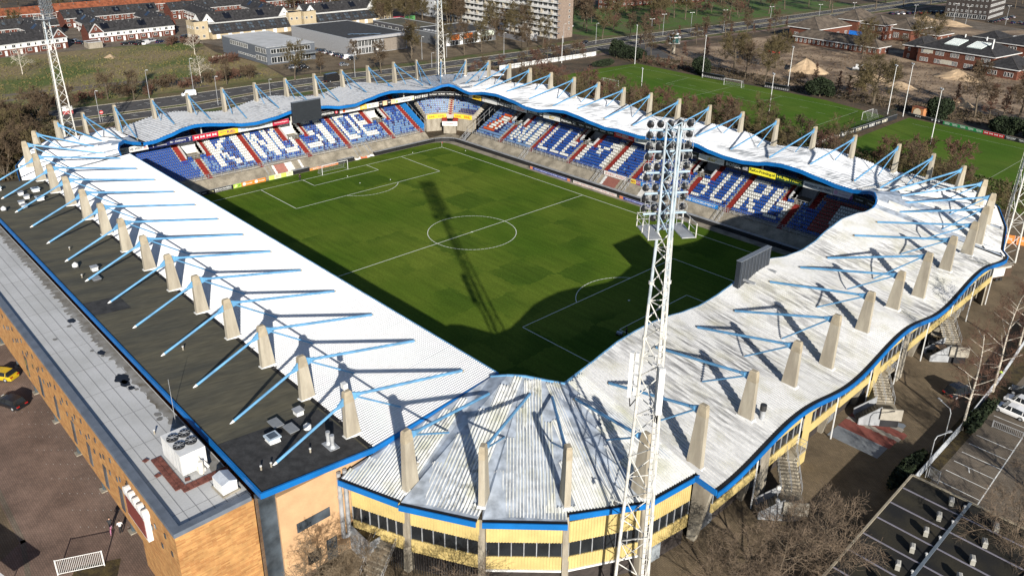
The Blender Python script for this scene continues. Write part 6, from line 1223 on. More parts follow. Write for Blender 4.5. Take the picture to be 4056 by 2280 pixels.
for k, (x, y) in enumerate(((-204.5, 87.0), (-201.7, 87.0), (-198.9, 87), (-196.1, 87), (-193.3, 87), (-190.5, 87), (-187.7, 87), (-184.9, 87), (-182.1, 87), (-179.2, 86.8))):
    car(('black', 'dark', 'silver', 'black hatchback', 'white', 'deep black', 'grey', 'dark blue', 'white van shaped', 'black nearest')[k] + ' car in the row along the big grey hall', x, y, radians(80), (DK, DK, SV, DK, WT_, DK, GY, NB, WT_, DK)[k], ('sedan', 'suv', 'hatch', 'hatch', 'hatch', 'sedan', 'hatch', 'sedan', 'van', 'hatch')[k], 'cars in the row beside the grey hall')
for x, y, c, l in ((-175.5, 62.0, DK, 'black car in front of the low grey office by the tree'), (-178, 58.5, SV, 'silver car half hidden by the bare tree before the low office'), (-182, 64, DK, 'dark car under the bare tree at the low office'), (-170, 77, GY, 'grey car by the verge before the grey hall'), (-218, 50, GY, 'dark vehicle left of the low grey office by the rubble')): car(l, x, y, radians(70), c)
for k, (x, y, c, kd) in enumerate(((-276.5, 28.2, DK, 'hatch'), (-276.8, 31.5, DK, 'hatch'), (-272.5, 33.0, DK, 'sedan'), (-277, 34.8, DK, 'hatch'), (-272, 36.0, WT_, 'van'), (-277, 38.5, DK, 'hatch'), (-277, 40.8, SV, 'suv'), (-272.5, 42.4, NB, 'sedan'), (-276, 51, DK, 'hatch'), (-278.5, 56.5, DK, 'hatch'), (-279.5, 59, DK, 'hatch'), (-296, 13.2, SV, 'suv'), (-292.5, 13.8, DK, 'sedan'), (-290, 14.8, DK, 'hatch'))):
    car(('leftmost black', 'second black', 'black lower', 'third black', 'white van like', 'black upper', 'silver', 'navy lower', 'lone black', 'black end of terrace', 'last black', 'silver side street', 'dark side street', 'black side street')[k] + ' car parked before the long brick terrace', x, y, radians(100 + k * 7 % 30), c, kd, 'cars before the brick terrace')
rs = random.Random(8)
for k in range(11): car('car parked in the far row before the dark office block', -97 + k * 1.4 * 2 * .35 * 2, 425.5 + k * 3.6, radians(150), rs.choice([DK, NB, SV, WT_, GY, (0.2, 0.01, 0.01)]), 'hatch', 'far cars by the office block')
for k in range(9): car('car parked along the sunny side of the dark office block', -43 + rs.random(), 436 + k * 4.2, radians(175), rs.choice([DK, NB, SV, DK, GY]), 'hatch', 'cars beside the office block')
for k in range(7): car('car in the far right car park behind the brick school', -33 + k * 3.1, 441 + rs.random() * 9, radians(80), rs.choice([NB, SV, (0.06, 0.16, 0.3), GY]), 'hatch', 'cars in the far right car park')
for x, y, l in ((-183, 145, 'white car before the orange fronted showroom'), (-181, 157, 'pale car at the right of the showroom front')): car(l, x, y, radians(10), WT_)
for k in range(4): car('pale car parked behind the apartment gable', -205 + k * 6, 224 + 2 * k, radians(30), (WT_, SV, GY, WT_)[k], 'hatch', 'cars behind the apartment block')
def cart(label, x, y, rot, roofc, bed=False):
    r = thing('golf_cart', label, 'golf cart', (x, y, 0.02), 'small carts by the stair', rot, True); b = MB(); b.loft([(-1.1, -.55, .3), (-1.1, .55, .3), (-1.1, .5, .75), (-1.1, -.5, .75)], [(1.1, -.5, .3), (1.1, .5, .3), (1.2, .42, .6), (1.2, -.42, .6)]); b.box(-.5, .1, -.5, .5, .7, .95); b.box(-.55, -.42, -.5, .5, .95, 1.35); b.build('body', plain((0.015, 0.022, 0.018), .4), r)
    for sx in (-.75, .8):
        for sy in (-.55, .55): b = MB(); b.tube((sx, sy - .08, .22), (sx, sy + .08, .22), .22, .22, 10); w_ = b.build('wheel', plain((.02, .02, .02)), r); b = MB(); b.tube((sx, sy - .09, .22), (sx, sy + .09, .22), .11, .11, 8); b.build('hub', MT['white'], w_)
    b = MB()
    for sx in (-.6, .7):
        for sy in (-.48, .48): b.tube((sx, sy, .6), (sx * .9, sy, 1.85), .025, .025, 5)
    b.build('roof_post', MT['rail'], r, 'stuff'); b = MB(); b.box(-.85, .85, -.58, .58, 1.85, 1.93); b.build('roof', plain(roofc, .5), r); b = MB(); b.tube((.45, .2, .9), (.35, .2, 1.1), .16, .16, 8); b.build('steering_wheel', MT['black'], r); return r
cart('black golf cart parked by the outside stair', 83.6, 21.2, radians(110), (0.02, 0.02, 0.022)); cart('dark golf cart with a peach roof panel nearest the stair foot', 85.4, 20.4, radians(60), (0.55, 0.36, 0.22)); cart('pale roofed golf cart behind the black one', 83.2, 24.0, radians(20), (0.45, 0.40, 0.32))
r = thing('food_trailer', 'dark food trailer with a big white side panel', 'trailer', (82.2, 56.0, 0)); A = (80.6, 53.9); a = radians(66)
def tb(u0, u1, d0, d1, z0, z1): q = MB(); P = [(A[0] + u * cos(a) - d * sin(a), A[1] + u * sin(a) + d * cos(a)) for u, d in ((u0, d0), (u1, d0), (u1, d1), (u0, d1))]; return q.prism(P, z0, z1)
tb(0, 6.0, 0, 2.5, .55, 2.7).build('body', plain((0.07, 0.045, 0.03), .5), r); tb(0, 6.1, -.05, 2.55, 2.7, 2.8).build('roof', plain((0.30, 0.27, 0.22), .6), r); tb(0.9, 4.2, -.08, 0, .9, 2.3).build('side_panel', MT['white'], r); tb(0.9, 5.6, -.09, 0, 2.35, 2.66).build('name_strip', plain((0.45, 0.42, 0.38), .5), r); tb(5.9, 7.2, 1.1, 1.3, .4, .5).build('drawbar', MT['rail'], r)
for u in (2.4, 3.4): q = tb(u, u + .6, -.1, .1, .02, .6); q.build('wheel', plain((.02, .02, .02)), r)
for x, y, l in ((77.2, 77.4, 'left orange panel of site hoarding behind the right mast'), (79.4, 78.2, 'right orange panel of site hoarding behind the right mast')):
    r = thing('hoarding', l, 'hoarding', (x, y, 0)); b = MB(); b.obox((x, y), 2.1, .08, .1, 1.9, radians(22)); b.build('panel', plain((0.62, 0.19, 0.035), .5), r); b = MB()
    for s in (-1, 1): b.obox((x + s * .95 * cos(.38), y + s * .95 * sin(.38)), .08, .12, 0, 2.0, radians(22))
    b.build('post', MT['rail'], r, 'stuff'); put_text('BOUW', MT['white'], r, (x, y, 1.1), (cos(.38), sin(.38), 0), 1.1, .35, .06)
# ------------------------------------------------------------------ people
def person(label, x, y, rot, top, legs, hair=(0.03, 0.02, 0.012), z=0.02, pose='stand', reach=None):
    """one skinned body: joints -> Skin + Subdivision"""
    r = thing('person', label, 'person', (x, y, z), None, rot, True)
    if pose == 'ride': J = {'pelvis': (0, 0, 0.95, .15), 'kneeL': (.35, .11, .75, .08), 'ankL': (.22, .11, .36, .05), 'toeL': (.36, .11, .3, .04), 'kneeR': (.38, -.11, .95, .08), 'ankR': (.3, -.11, .55, .05), 'toeR': (.44, -.11, .5, .04), 'chest': (.12, 0, 1.35, .17), 'neck': (.2, 0, 1.55, .06), 'head': (.24, 0, 1.72, .10), 'shL': (.13, .2, 1.45, .075), 'elL': (.32, .24, 1.2, .05), 'haL': (.52, .2, 1.08, .04), 'shR': (.13, -.2, 1.45, .075), 'elR': (.32, -.24, 1.2, .05), 'haR': (.52, -.2, 1.08, .04)}
    else: J = {'pelvis': (0, 0, .95, .15), 'kneeL': (.04, .11, .52, .075), 'ankL': (-.03, .12, .09, .05), 'toeL': (.14, .13, .05, .04), 'kneeR': (.1, -.11, .52, .075), 'ankR': (.06, -.12, .09, .05), 'toeR': (.23, -.13, .05, .04), 'chest': (.03, 0, 1.3, .165), 'neck': (.05, 0, 1.5, .06), 'head': (.08, 0, 1.66, .10), 'shL': (.03, .2, 1.42, .07), 'elL': (.1, .27, 1.15, .05), 'haL': (.26, .22, 1.0, .04), 'shR': (.03, -.2, 1.42, .07), 'elR': (.1, -.27, 1.15, .05), 'haR': (.28, -.2, 1.05, .04)}
    E_ = [('pelvis', 'kneeL'), ('kneeL', 'ankL'), ('ankL', 'toeL'), ('pelvis', 'kneeR'), ('kneeR', 'ankR'), ('ankR', 'toeR'), ('pelvis', 'chest'), ('chest', 'neck'), ('neck', 'head'), ('chest', 'shL'), ('shL', 'elL'), ('elL', 'haL'), ('chest', 'shR'), ('shR', 'elR'), ('elR', 'haR')]
    K = list(J); me = bpy.data.meshes.new('body'); me.from_pydata([J[k][:3] for k in K], [(K.index(a), K.index(c)) for a, c in E_], []); o = bpy.data.objects.new('body', me); COL.objects.link(o)
    md = o.modifiers.new('s', 'SKIN'); lay = me.skin_vertices[0].data if me.skin_vertices else None
    if lay is None:
        bm = bmesh.new(); bm.from_mesh(me); bm.verts.layers.skin.verify(); bm.to_mesh(me); bm.free(); lay = me.skin_vertices[0].data
    for i, k in enumerate(K): lay[i].radius = (J[k][3],) * 2; lay[i].use_root = (k == 'pelvis')
    o.modifiers.new('d', 'SUBSURF').levels = 1
    dg = bpy.context.evaluated_depsgraph_get(); m2 = bpy.data.meshes.new_from_object(o.evaluated_get(dg)); bpy.data.objects.remove(o)
    skin = plain((0.45, 0.27, 0.19), .6); m2.materials.clear()
    for m in (plain(top, .8), plain(legs, .8), skin, plain((0.02, 0.02, 0.02), .6)): m2.materials.append(m)
    hand = [Vector(J[k][:3]) for k in ('haL', 'haR')]
    for p in m2.polygons:
        c = p.center; p.use_smooth = True
        p.material_index = 2 if c.z > J['neck'][2] + .0 or min((c - h).length for h in hand) < .07 else 3 if c.z < min(J['ankL'][2], J['ankR'][2]) + .02 else 1 if c.z < J['pelvis'][2] + .04 and (pose != 'ride' or c.x < .5) and abs(c.y) < .21 else 0
    b_ = link_part('body', m2, r)
    q = MB(); hx, hy, hz = J['head'][:3]; q.ball((hx - .015, hy, hz + .035), .115, 10, 7, (1, .95, 1)); q.build('hair', plain(hair, .9), r, smooth=True)
    q = MB(); q.ball((hx + .105, hy, hz), .025, 6, 4); q.build('nose', skin, r)
    q = MB()
    for k, h in enumerate(hand):
        for i in range(4): q.tube(h + Vector((.03, (i - 1.5) * .018, -.01)), h + Vector((.09 - .008 * abs(i - 1), (i - 1.5) * .02, -.035)), .009, .007, 5)
        q.tube(h + Vector((.0, (.04 if k else -.04), 0)), h + Vector((.05, (.06 if k else -.06), -.01)), .01, .008, 5)
    q.build('fingers', skin, r, 'stuff')
    return r
person('groundsman in dark clothes standing on the goal line with a ball', -52.55, -9.8, radians(-30), (0.02, 0.012, 0.014), (0.012, 0.012, 0.015))
person('worker in a yellow green high visibility jacket by the right fence', 93.6, 20.3, radians(100), (0.42, 0.62, 0.05), (0.55, 0.14, 0.05))
person('person in black on a pink bicycle beside the brick front', 38.8, -84.6, radians(160), (0.015, 0.015, 0.017), (0.015, 0.015, 0.02), pose='ride')
person('second person in black and white walking next to the cyclist', 39.8, -83.9, radians(160), (0.55, 0.55, 0.55), (0.012, 0.012, 0.014))
person('person in dark clothes in the shade pushing a line marker', 49.3, -10.2, radians(200), (0.02, 0.02, 0.022), (0.015, 0.015, 0.017))
r = thing('line_marker', 'small line marking machine in the shaded penalty area', 'machine', (48.2, -10.6, 0.02), None, radians(20), True); b = MB(); b.box(-.45, .45, -.25, .25, .25, .6); b.build('tank', plain((0.4, 0.45, 0.5)), r); b = MB(); b.beam((.4, -.2, .5), (.95, -.2, 1.0), .04, .04); b.beam((.4, .2, .5), (.95, .2, 1.0), .04, .04); b.beam((.95, -.2, 1.0), (.95, .2, 1.0), .04, .04); b.build('handle', MT['rail'], r)
for x in (-.35, .35):
    for s in (-.28, .28): b = MB(); b.tube((x, s - .03, .18), (x, s + .03, .18), .18, .18, 10); b.build('wheel', plain((.02, .02, .02)), r)
r = thing('bicycle', 'pink bicycle under the rider beside the brick front', 'bicycle', (38.8, -84.6, 0.02), None, radians(160), True); pk = plain((0.62, 0.22, 0.36), .4)
for x in (-.5, .62):
    b = MB(); N_ = 18
    b.path([(x + .34 * cos(2 * pi * i / N_), 0, .34 + .34 * sin(2 * pi * i / N_)) for i in range(N_ + 1)], .022, 5); w_ = b.build('wheel', pk, r)
    b = MB()
    for i in range(8): b.beam((x, 0, .34), (x + .33 * cos(i * pi / 4), 0, .34 + .33 * sin(i * pi / 4)), .008, .008)
    b.build('spokes', MT['rail'], w_, 'stuff')
b = MB(); b.path([(-.5, 0, .34), (0, 0, .34), (-.12, 0, .85), (-.5, 0, .34)], .02); b.path([(0, 0, .34), (.5, 0, .8), (.62, 0, .34)], .02); b.beam((-.12, 0, .85), (.5, 0, .8), .03, .03); b.build('frame', pk, r); b = MB(); b.beam((.48, -.28, 1.05), (.48, .28, 1.05), .03, .03); b.tube((.5, 0, .8), (.48, 0, 1.05), .02, .02); b.build('handlebar', MT['black'], r); b = MB(); b.box(-.26, .02, -.08, .08, .86, .92); b.build('saddle', MT['black'], r)
# ------------------------------------------------------------------ fences, walls and small things near the stadium
def fence(label, P, h, m, posts=2.5, rails=(0.1, 0.95), bars=0.0, name='fence', group=None, panel=None):
    r = thing(name, label, 'fence', (*P[0], 0), group)
    for a, c in zip(P[:-1], P[1:]):
        L = hypot(c[0] - a[0], c[1] - a[1]); n = max(1, int(L / posts))
        for k in range(n + 1): x = a[0] + (c[0] - a[0]) * k / n; y = a[1] + (c[1] - a[1]) * k / n; b = MB(); b.box(x - .04, x + .04, y - .04, y + .04, 0, h); b.build('post', m, r)
        for q in rails: b = MB(); b.beam((*a, h * q), (*c, h * q), .04, .06); b.build('rail', m, r)
        if bars: 
            b = MB(); n = int(L / bars)
            for k in range(n): x = a[0] + (c[0] - a[0]) * (k + .5) / n; y = a[1] + (c[1] - a[1]) * (k + .5) / n; b.box(x - .015, x + .015, y - .015, y + .015, h * rails[0], h * rails[-1])
            b.build('bar', m, r, 'stuff')
        if panel: b = MB(); d = Vector((c[0] - a[0], c[1] - a[1], 0)).normalized(); s = Vector((-d.y, d.x, 0)) * .03; b.loft([(a[0] - s.x, a[1] - s.y, .1), (a[0] + s.x, a[1] + s.y, .1), (a[0] + s.x, a[1] + s.y, h), (a[0] - s.x, a[1] - s.y, h)], [(c[0] - s.x, c[1] - s.y, .1), (c[0] + s.x, c[1] + s.y, .1), (c[0] + s.x, c[1] + s.y, h), (c[0] - s.x, c[1] - s.y, h)]); b.build('panel', panel, r)
    return r
fence('pale steel gate of upright bars at the lower left', [(41.5, -90.7), (43.3, -86.8)], 2.0, MT['white'], 2.2, (0.08, 0.96), 0.16, 'gate')
fence('low grey wall along the right car park', [(94.6, -12.5), (94.5, 3.0), (93.9, 19.0), (92.7, 36.0), (91.5, 60)], 1.3, MT['rail'], 6, (0.97,), 0, 'wall', None, plain((0.40, 0.42, 0.44), .7))
fence('galvanised bar gate at the end of the right car park wall', [(95.3, -9.6), (96.6, -9.9)], 1.8, MT['steel'], 1.4, (.1, .95), .14, 'gate')
fence('steel barrier lying across the right car park', [(97.0, 7.2), (100.6, 7.2)], 1.1, MT['steel'], 1.8, (.15, .95), .2, 'barrier')
fence('black mesh fence round the left side of the training ground', [(-121, 122), (-119, 176), (-98, 178)], 3.0, MT['black'], 4, (.05, .5, .98), .8)
fence('black mesh fence between the two training pitches', [(16.2, 112), (17.2, 164)], 3.2, plain((0.02, 0.03, 0.02)), 4, (.05, .5, .98), .8)
r = thing('white_wall', 'long white panel wall beyond the far corner stand', 'wall', (-121, 130, 0))
for k in range(17):
    y0 = 119 + k * 3.25; x0 = -122 + (y0 - 119) * .055; b = MB(); b.box(x0 - .06, x0 + .06, y0 + .03, y0 + 3.2, 0.1, 1.9); b.build('wall_panel', MT['white'], r)
    b = MB(); b.box(x0 - .1, x0 + .1, y0 - .06, y0 + .03, 0, 2.0); b.build('post', MT['rail'], r)
RBY = [('ROBEY', 0.04 + 0.16 * k, 0.07, 0.5, 0.6, (0.66, 0.62, 0.5) if k % 2 else WH) for k in range(6)] + [('9 9 9', 0.115 + 0.16 * k, 0.05, 0.5, 0.5, (0.6, 0.58, 0.5)) for k in range(5)]
board('long black board wall with pale words between the training pitches', (16.0, 112), (18.2, 163), 0.1, 1.5, (0.018, 0.02, 0.024), RBY + [('ROBEY YOUR TEAM', 0.94, 0.1, 0.5, 0.22, WH)][:0], None)
board('black board with white ciphers on the second training pitch', (18.6, 170.3), (30.5, 167.6), 0.1, 1.0, (0.012, 0.013, 0.014), [('9 9 9', 0.3, 0.16, 0.5, 0.5, WH), ('9 9 9', 0.8, 0.24, 0.5, 0.5, WH)], None)
board('green board repeating a white capital word', (30.6, 167.6), (43, 165.2), 0.1, 1.0, (0.02, 0.20, 0.06), [('TOTO', 0.1 + 0.2 * k, 0.13, 0.5, 0.6, WH) for k in range(5)], None)
board('red board with a row of white bow ties on the training ground', (43.1, 165.2), (49.2, 164), 0.1, 1.0, (0.45, 0.02, 0.02), bow(.14, .08) + bow(.38, .08) + bow(.62, .08) + bow(.86, .08), None)
board('black board with a white capital word twice at the right edge', (49.3, 164), (56.5, 162.5), 0.1, 1.0, (0.012, 0.013, 0.014), [('TRICORP', 0.25, 0.4, 0.58, 0.44, WH), ('TRICORP', 0.76, 0.4, 0.58, 0.44, WH), ('safety workwear', 0.25, 0.3, 0.2, 0.14, WH), ('safety workwear', 0.76, 0.3, 0.2, 0.14, WH)], None)
board('yellow board end at the far right of the training ground', (56.6, 162.5), (60, 161.8), 0.1, 1.0, (0.5, 0.33, 0.04), [('DB', 0.4, 0.4, 0.5, 0.6, (0.05, 0.05, 0.05))], None)
r = thing('graffiti_shed', 'small shed painted with a cream disc and orange sides', 'shed', (21.5, 172, 0)); b = MB(); b.obox((21.5, 172), 4.0, 2.4, 0, 3.0, radians(-12)); b.build('body', plain((0.40, 0.17, 0.07), .7), r); b = MB(); b.obox((21.5, 172), 4.2, 2.6, 3.0, 3.15, radians(-12)); b.build('roof', MT['tile_or'], r); b = MB(); b.poly([(21.2 + 1.3 * cos(k * pi / 8), 170.74 - .21 * 1.3 * cos(k * pi / 8), 1.5 + 1.35 * sin(k * pi / 8)) for k in range(16)]); b.build('painted_disc', plain((0.66, 0.55, 0.38), .7), r)
def dugout(label, x, y, rot):
    r = thing('dugout', label, 'dugout', (x, y, 0.02), 'dugouts of the training pitch', rot, True); b = MB(); b.box(-5, 5, -.1, 0, 0, 2.1); b.loft([(-5, 0, 2.1), (-5, 1.4, 2.2), (-5, 1.4, 2.1), (-5, 0, 2.0)], [(5, 0, 2.1), (5, 1.4, 2.2), (5, 1.4, 2.1), (5, 0, 2.0)]); b.build('shelter', plain((0.025, 0.025, 0.027), .5), r)
    for k in range(12): b = MB(); x_ = -4.7 + .82 * k; b.box(x_, x_ + .5, .2, .7, .4, .5); b.box(x_, x_ + .5, .15, .25, .5, 1.0); b.build('seat', plain((0.2, 0.2, 0.2)), r)
dugout('dark dugout with a row of seats left of the training goal', -56, 171.2, pi); dugout('dark dugout with a row of seats right of the training goal', -30, 173.0, pi)
r = thing('lamp_globe_post', 'white globe lamp on the brown forecourt in the sun', 'lamp', (86.0, -28.8, 0), 'globe lamps', 0, True); b = MB(); b.tube((0, 0, 0), (0, 0, 3.3), .06, .05, 6); b.build('post', MT['rail'], r); b = MB(); b.ball((0, 0, 3.55), .28, 12, 8); b.build('globe', MT['white'], r)
copy_thing(r, (87.0, -30.8, 0), 0, 'white globe lamp against the dark shade of the stair', None)
# dark flat roof with metal strips, lower right
r = thing('parking_shelter', 'large dark flat roof with pale strips and small vents, bottom right', 'shelter', (100, -30, 0)); b = MB(); b.prism([(95, -14.8), (110, -14.8), (116, -60), (95.8, -60)], 2.7, 3.0); b.build('roof', mat('mossy felt roof', (0.035, 0.030, 0.018), 0.9, 0.2, 0.25, (0.012, 0.012, 0.012), fine=0.2, detail=9), r)
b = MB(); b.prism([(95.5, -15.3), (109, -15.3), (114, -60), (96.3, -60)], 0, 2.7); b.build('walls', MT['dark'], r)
for k in range(9): y = -17.8 - 3.4 * k; b = MB(); b.box(95.2, 113, y - .07, y + .07, 3.0, 3.09); b.build('roof_strip', plain((0.20, 0.19, 0.225), .6), r)
b = MB(); b.box(101.2, 101.5, -60, -14.9, 3.09, 3.2); b.build('ridge_strip', plain((0.12, 0.145, 0.17), .5), r)
for a_, c_ in (((95, -14.8), (110, -14.8)), ((95, -14.8), (95.8, -60)), ((108.6, -14.8), (110, -60))): b = MB(); b.beam((*a_, 3.05), (*c_, 3.05), .22, .2); b.build('edge_trim', plain((0.30, 0.26, 0.19), .7), r)
for k in range(7):
    x, y = 99.9 - .02 * k, -16.6 - 3.4 * k
    v = thing('roof_vent', 'pale boxy vent on the dark flat roof, left of its ridge', 'vent', (x, y, 3.05), 'vents on the dark flat roof', radians(20), True); b = MB(); b.box(-.22, .22, -.45, .45, 0, .6); b.build('body', plain((0.27, 0.26, 0.225)), v); b = MB(); b.loft([(-.25, -.48, .6), (.25, -.48, .6), (.12, -.3, .75), (-.12, -.3, .75)], [(-.25, .48, .6), (.25, .48, .6), (.12, .3, .75), (-.12, .3, .75)]); b.build('hood', plain((0.33, 0.32, 0.29)), v)
    p_ = thing('vent_pipe', 'small white pipe cap on the dark flat roof', 'vent pipe', (x + 1.3, y + .2, 3.05), 'pipe caps on the dark flat roof', 0, True); b = MB(); b.tube((0, 0, 0), (0, 0, .35), .08, .08, 6); b.build('pipe', MT['rail'], p_); b = MB(); b.ball((0, 0, .42), .16, 8, 5, (1, 1, .7)); b.build('cap', plain((0.36, 0.36, 0.35)), p_)
    if k < 4: v = copy_thing(v, (104.6, y - .6, 3.05), radians(25), 'pale boxy vent on the dark flat roof, right of its ridge', 'vents on the dark flat roof')
r = thing('equipment_awning', 'tan covered walkway at the lower left corner', 'canopy', (38, -95, 0)); b = MB(); b.obox((36.5, -97.5), 14, 2.6, 2.4, 2.6, radians(15)); b.build('roof', MT['white'], r); b = MB()
for k in (-6, -2, 2, 6): b.tube((36.5 + k * .966, -97.5 + k * .26, 0), (36.5 + k * .966, -97.5 + k * .26, 2.4), .06, .06, 6)
b.build('post', MT['rail'], r, 'stuff')
r = thing('entrance_canopy', 'grey footbridge canopy joining the brick front at the left edge', 'canopy', (-10, -87, 0)); b = MB(); b.box(-11.5, -9.0, -110, -83.6, 4.2, 5.2); b.build('deck', plain((0.30, 0.32, 0.35), .6), r); b = MB()
for k in range(12): b.box(-8.99, -8.95, -84.3 - 1.1 * k, -84.2 - 1.1 * k, 4.2, 5.2)
b.build('cladding_joint', MT['rail'], r, 'stuff')
# ------------------------------------------------------------------ trees
def grow(seed, H, spread, r0, nl=8, up=0.5, first=0.28, stems=1, fine=1.0, lean=0.0, tw=0.016, subs=(6, 6, 4)):
    R = random.Random(seed); T = MB(); Cn = MB()
    def rv(k): return Vector((R.uniform(-k, k), R.uniform(-k, k), R.uniform(-k, k)))
    def tri(b, p, q, a, c): b.tube(p, q, a, c, 3, False)
    def br(p, d, L, r, lv):
        n = 3 if lv < 3 else 2; pts = [p]; rr = [r]; q = p; dd = d
        for i in range(n): dd = (dd + rv(0.16) + Vector((0, 0, 0.07 * up))).normalized(); q = q + dd * (L / n); pts.append(q); rr.append(max(tw * 0.5, r * (1 - 0.75 * (i + 1) / n)))
        for i in range(n):
            if lv <= 1: T.tube(pts[i], pts[i + 1], rr[i], rr[i + 1], 5, False)
            else: tri(Cn, pts[i], pts[i + 1], max(tw, rr[i]), max(tw * .6, rr[i + 1]))
        if lv >= 4: return
        k = int((subs[lv - 1] if lv - 1 < len(subs) else 3) * (fine if lv > 1 else 1))
        for j in range(k):
            t = 0.25 + 0.75 * (j + R.random()) / k; i = min(n - 1, int(t * n)); s = pts[i].lerp(pts[i + 1], t * n - i); ax = dd.cross(rv(1)).normalized()
            nd = (dd * (0.75 - 0.2 * R.random()) + ax * (0.62 + 0.3 * R.random())).normalized(); br(s, nd, L * (0.58 - 0.12 * R.random()), r * 0.42, lv + 1)
    for s in range(stems):
        a = 2 * pi * s / max(1, stems) + R.random(); base = Vector((0.25 * cos(a), 0.25 * sin(a), -0.1)) if stems > 1 else Vector((0, 0, -0.1))
        d0 = Vector((cos(a) * (0.45 if stems > 1 else lean), sin(a) * (0.45 if stems > 1 else lean), 1)).normalized(); pts = [base]; n = 6; dd = d0
        for i in range(n): dd = (dd + rv(0.07) + Vector((0, 0, 0.05))).normalized(); pts.append(pts[-1] + dd * (H * 0.82 / n))
        for i in range(n): T.tube(pts[i], pts[i + 1], r0 * (1 - 0.8 * i / n), r0 * (1 - 0.8 * (i + 1) / n), 7, i == 0)
        m = max(4, nl // stems if stems > 1 else nl)
        for j in range(m):
            t = first + (1 - first) * (j + R.random() * 0.8) / m; i = min(n - 1, int(t * n)); p = pts[i].lerp(pts[i + 1], t * n - i); a2 = 2.4 * j + R.random(); el = up * (0.4 + 0.9 * t)
            br(p, Vector((cos(a2), sin(a2), el)).normalized(), spread * (1.12 - 0.55 * t) * (0.8 + 0.4 * R.random()), r0 * 0.42 * (1.1 - 0.6 * t), 1)
    return T, Cn
SP = {}
def species(key, twigs, bark, **k): 
    T, Cn = grow(**k); SP[key] = (T.mesh('trunk', bark), Cn.mesh('crown', twigs))
species('round1', MT['twig'], MT['bark'], seed=1, H=8.5, spread=4.2, r0=.24, nl=9, up=.55, tw=.042)
species('round2', MT['twig_g'], MT['bark'], seed=2, H=9.0, spread=4.4, r0=.26, nl=10, up=.5, tw=.042)
species('round3', MT['twig_r'], MT['bark'], seed=3, H=7.5, spread=3.9, r0=.22, nl=9, up=.6, tw=.042)
species('tall1', MT['twig'], MT['bark'], seed=4, H=13.5, spread=3.8, r0=.26, nl=13, up=.9, first=.32, tw=.042)
species('tall2', MT['twig_g'], MT['bark'], seed=5, H=14.5, spread=4.6, r0=.30, nl=13, up=.8, first=.3, tw=.042)
species('slim', MT['twig_r'], MT['bark'], seed=6, H=9.5, spread=1.6, r0=.14, nl=14, up=1.4, first=.15, tw=.034)
species('oak', MT['twig_g'], MT['bark'], seed=7, H=15, spread=8.0, r0=.6, nl=11, up=.45, first=.38, tw=.05, subs=(8, 8, 6))
species('shrub1', MT['twig'], MT['bark'], seed=8, H=4.2, spread=2.3, r0=.09, nl=16, up=.8, first=.1, stems=4, tw=.036)
species('shrub2', MT['twig_r'], MT['bark'], seed=9, H=3.4, spread=2.1, r0=.08, nl=16, up=.7, first=.1, stems=4, tw=.036)
species('thick', MT['twig_g'], MT['bark'], seed=10, H=8.5, spread=3.6, r0=.14, nl=20, up=1.0, first=.12, stems=5, tw=.042)
species('thick2', MT['twig'], MT['bark'], seed=12, H=9.5, spread=3.6, r0=.15, nl=20, up=1.1, first=.12, stems=5, tw=.042)
species('white', MT['birch'], MT['birch'], seed=13, H=9, spread=3.2, r0=.17, nl=9, up=.8, first=.25, tw=.02, subs=(5, 4, 2))
species('birch', MT['twig_r'], MT['birch'], seed=14, H=17, spread=2.9, r0=.19, nl=18, up=.5, first=.28, tw=.012, subs=(6, 6, 4))
species('near', mat('near twigs', (0.17, 0.13, 0.085), 0.95, 0.2, 1.0, coord='obj'), MT['bark'], seed=15, H=8.0, spread=3.8, r0=.15, nl=11, up=.75, first=.22, tw=.014, subs=(7, 6, 5))
species('near2', mat('near twigs two', (0.15, 0.11, 0.075), 0.95, 0.2, 1.0, coord='obj'), MT['bark'], seed=16, H=8.0, spread=4.6, r0=.17, nl=12, up=.6, first=.2, tw=.013, subs=(7, 7, 5))
def tree(sp, x, y, s=1.0, label=None, group=None, name='bare_tree', cat='tree', z=0.0, rot=None):
    r = thing(name, label, cat, (x, y, z), group, random.uniform(0, 6.28) if rot is None else rot, True); s *= 1.18 if sp[:4] == 'tall' else 1; r.scale = (s, s, s * random.uniform(.92, 1.12))
    link_part('trunk', SP[sp][0], r); link_part('crown', SP[sp][1], r); return r
def evergreen(label, x, y, rx, ry, h, seed, name='evergreen_bush', cat='bush'):
    R = random.Random(seed); r = thing(name, label, cat, (x, y, 0), None, 0, True); q = MB(); n = int(520 * (rx * ry * h) ** .55)
    lob = [(R.uniform(-.5, .5), R.uniform(-.5, .5), R.uniform(.3, .75), R.uniform(.35, .55)) for _ in range(9)]
    for i in range(n):
        c = lob[i % 9]; d = Vector((R.gauss(0, 1), R.gauss(0, 1), R.gauss(0, 1))).normalized() * c[3] * (0.75 + .3 * R.random())
        p = Vector(((c[0] + d.x) * rx, (c[1] + d.y) * ry, max(.1, (c[2] + d.z * .8) * h))); a = Vector((R.gauss(0, 1), R.gauss(0, 1), R.gauss(0, .7))).normalized() * .28; b_ = a.cross(Vector((R.gauss(0, 1), R.gauss(0, 1), R.gauss(0, 1)))).normalized() * .16
        q.quad(p - a - b_, p + a - b_, p + a + b_, p - a + b_)
    q.build('foliage', MT['yew'], r, 'stuff'); q = MB(); q.tube((0, 0, 0), (0, 0, h * .6), .2, .08, 7); q.build('trunk', MT['bark'], r)
    for c in lob[:5]:
        pass
    return r
TL = {}
def zone(lst, sps, lab, grp, s0=.9, s1=1.15, name='bare_tree', cat='tree'):
    for i, (x, y) in enumerate(lst): tree(sps[i % len(sps)], x, y, random.uniform(s0, s1), lab, grp, name, cat)
rs = random.Random(21)
P = []
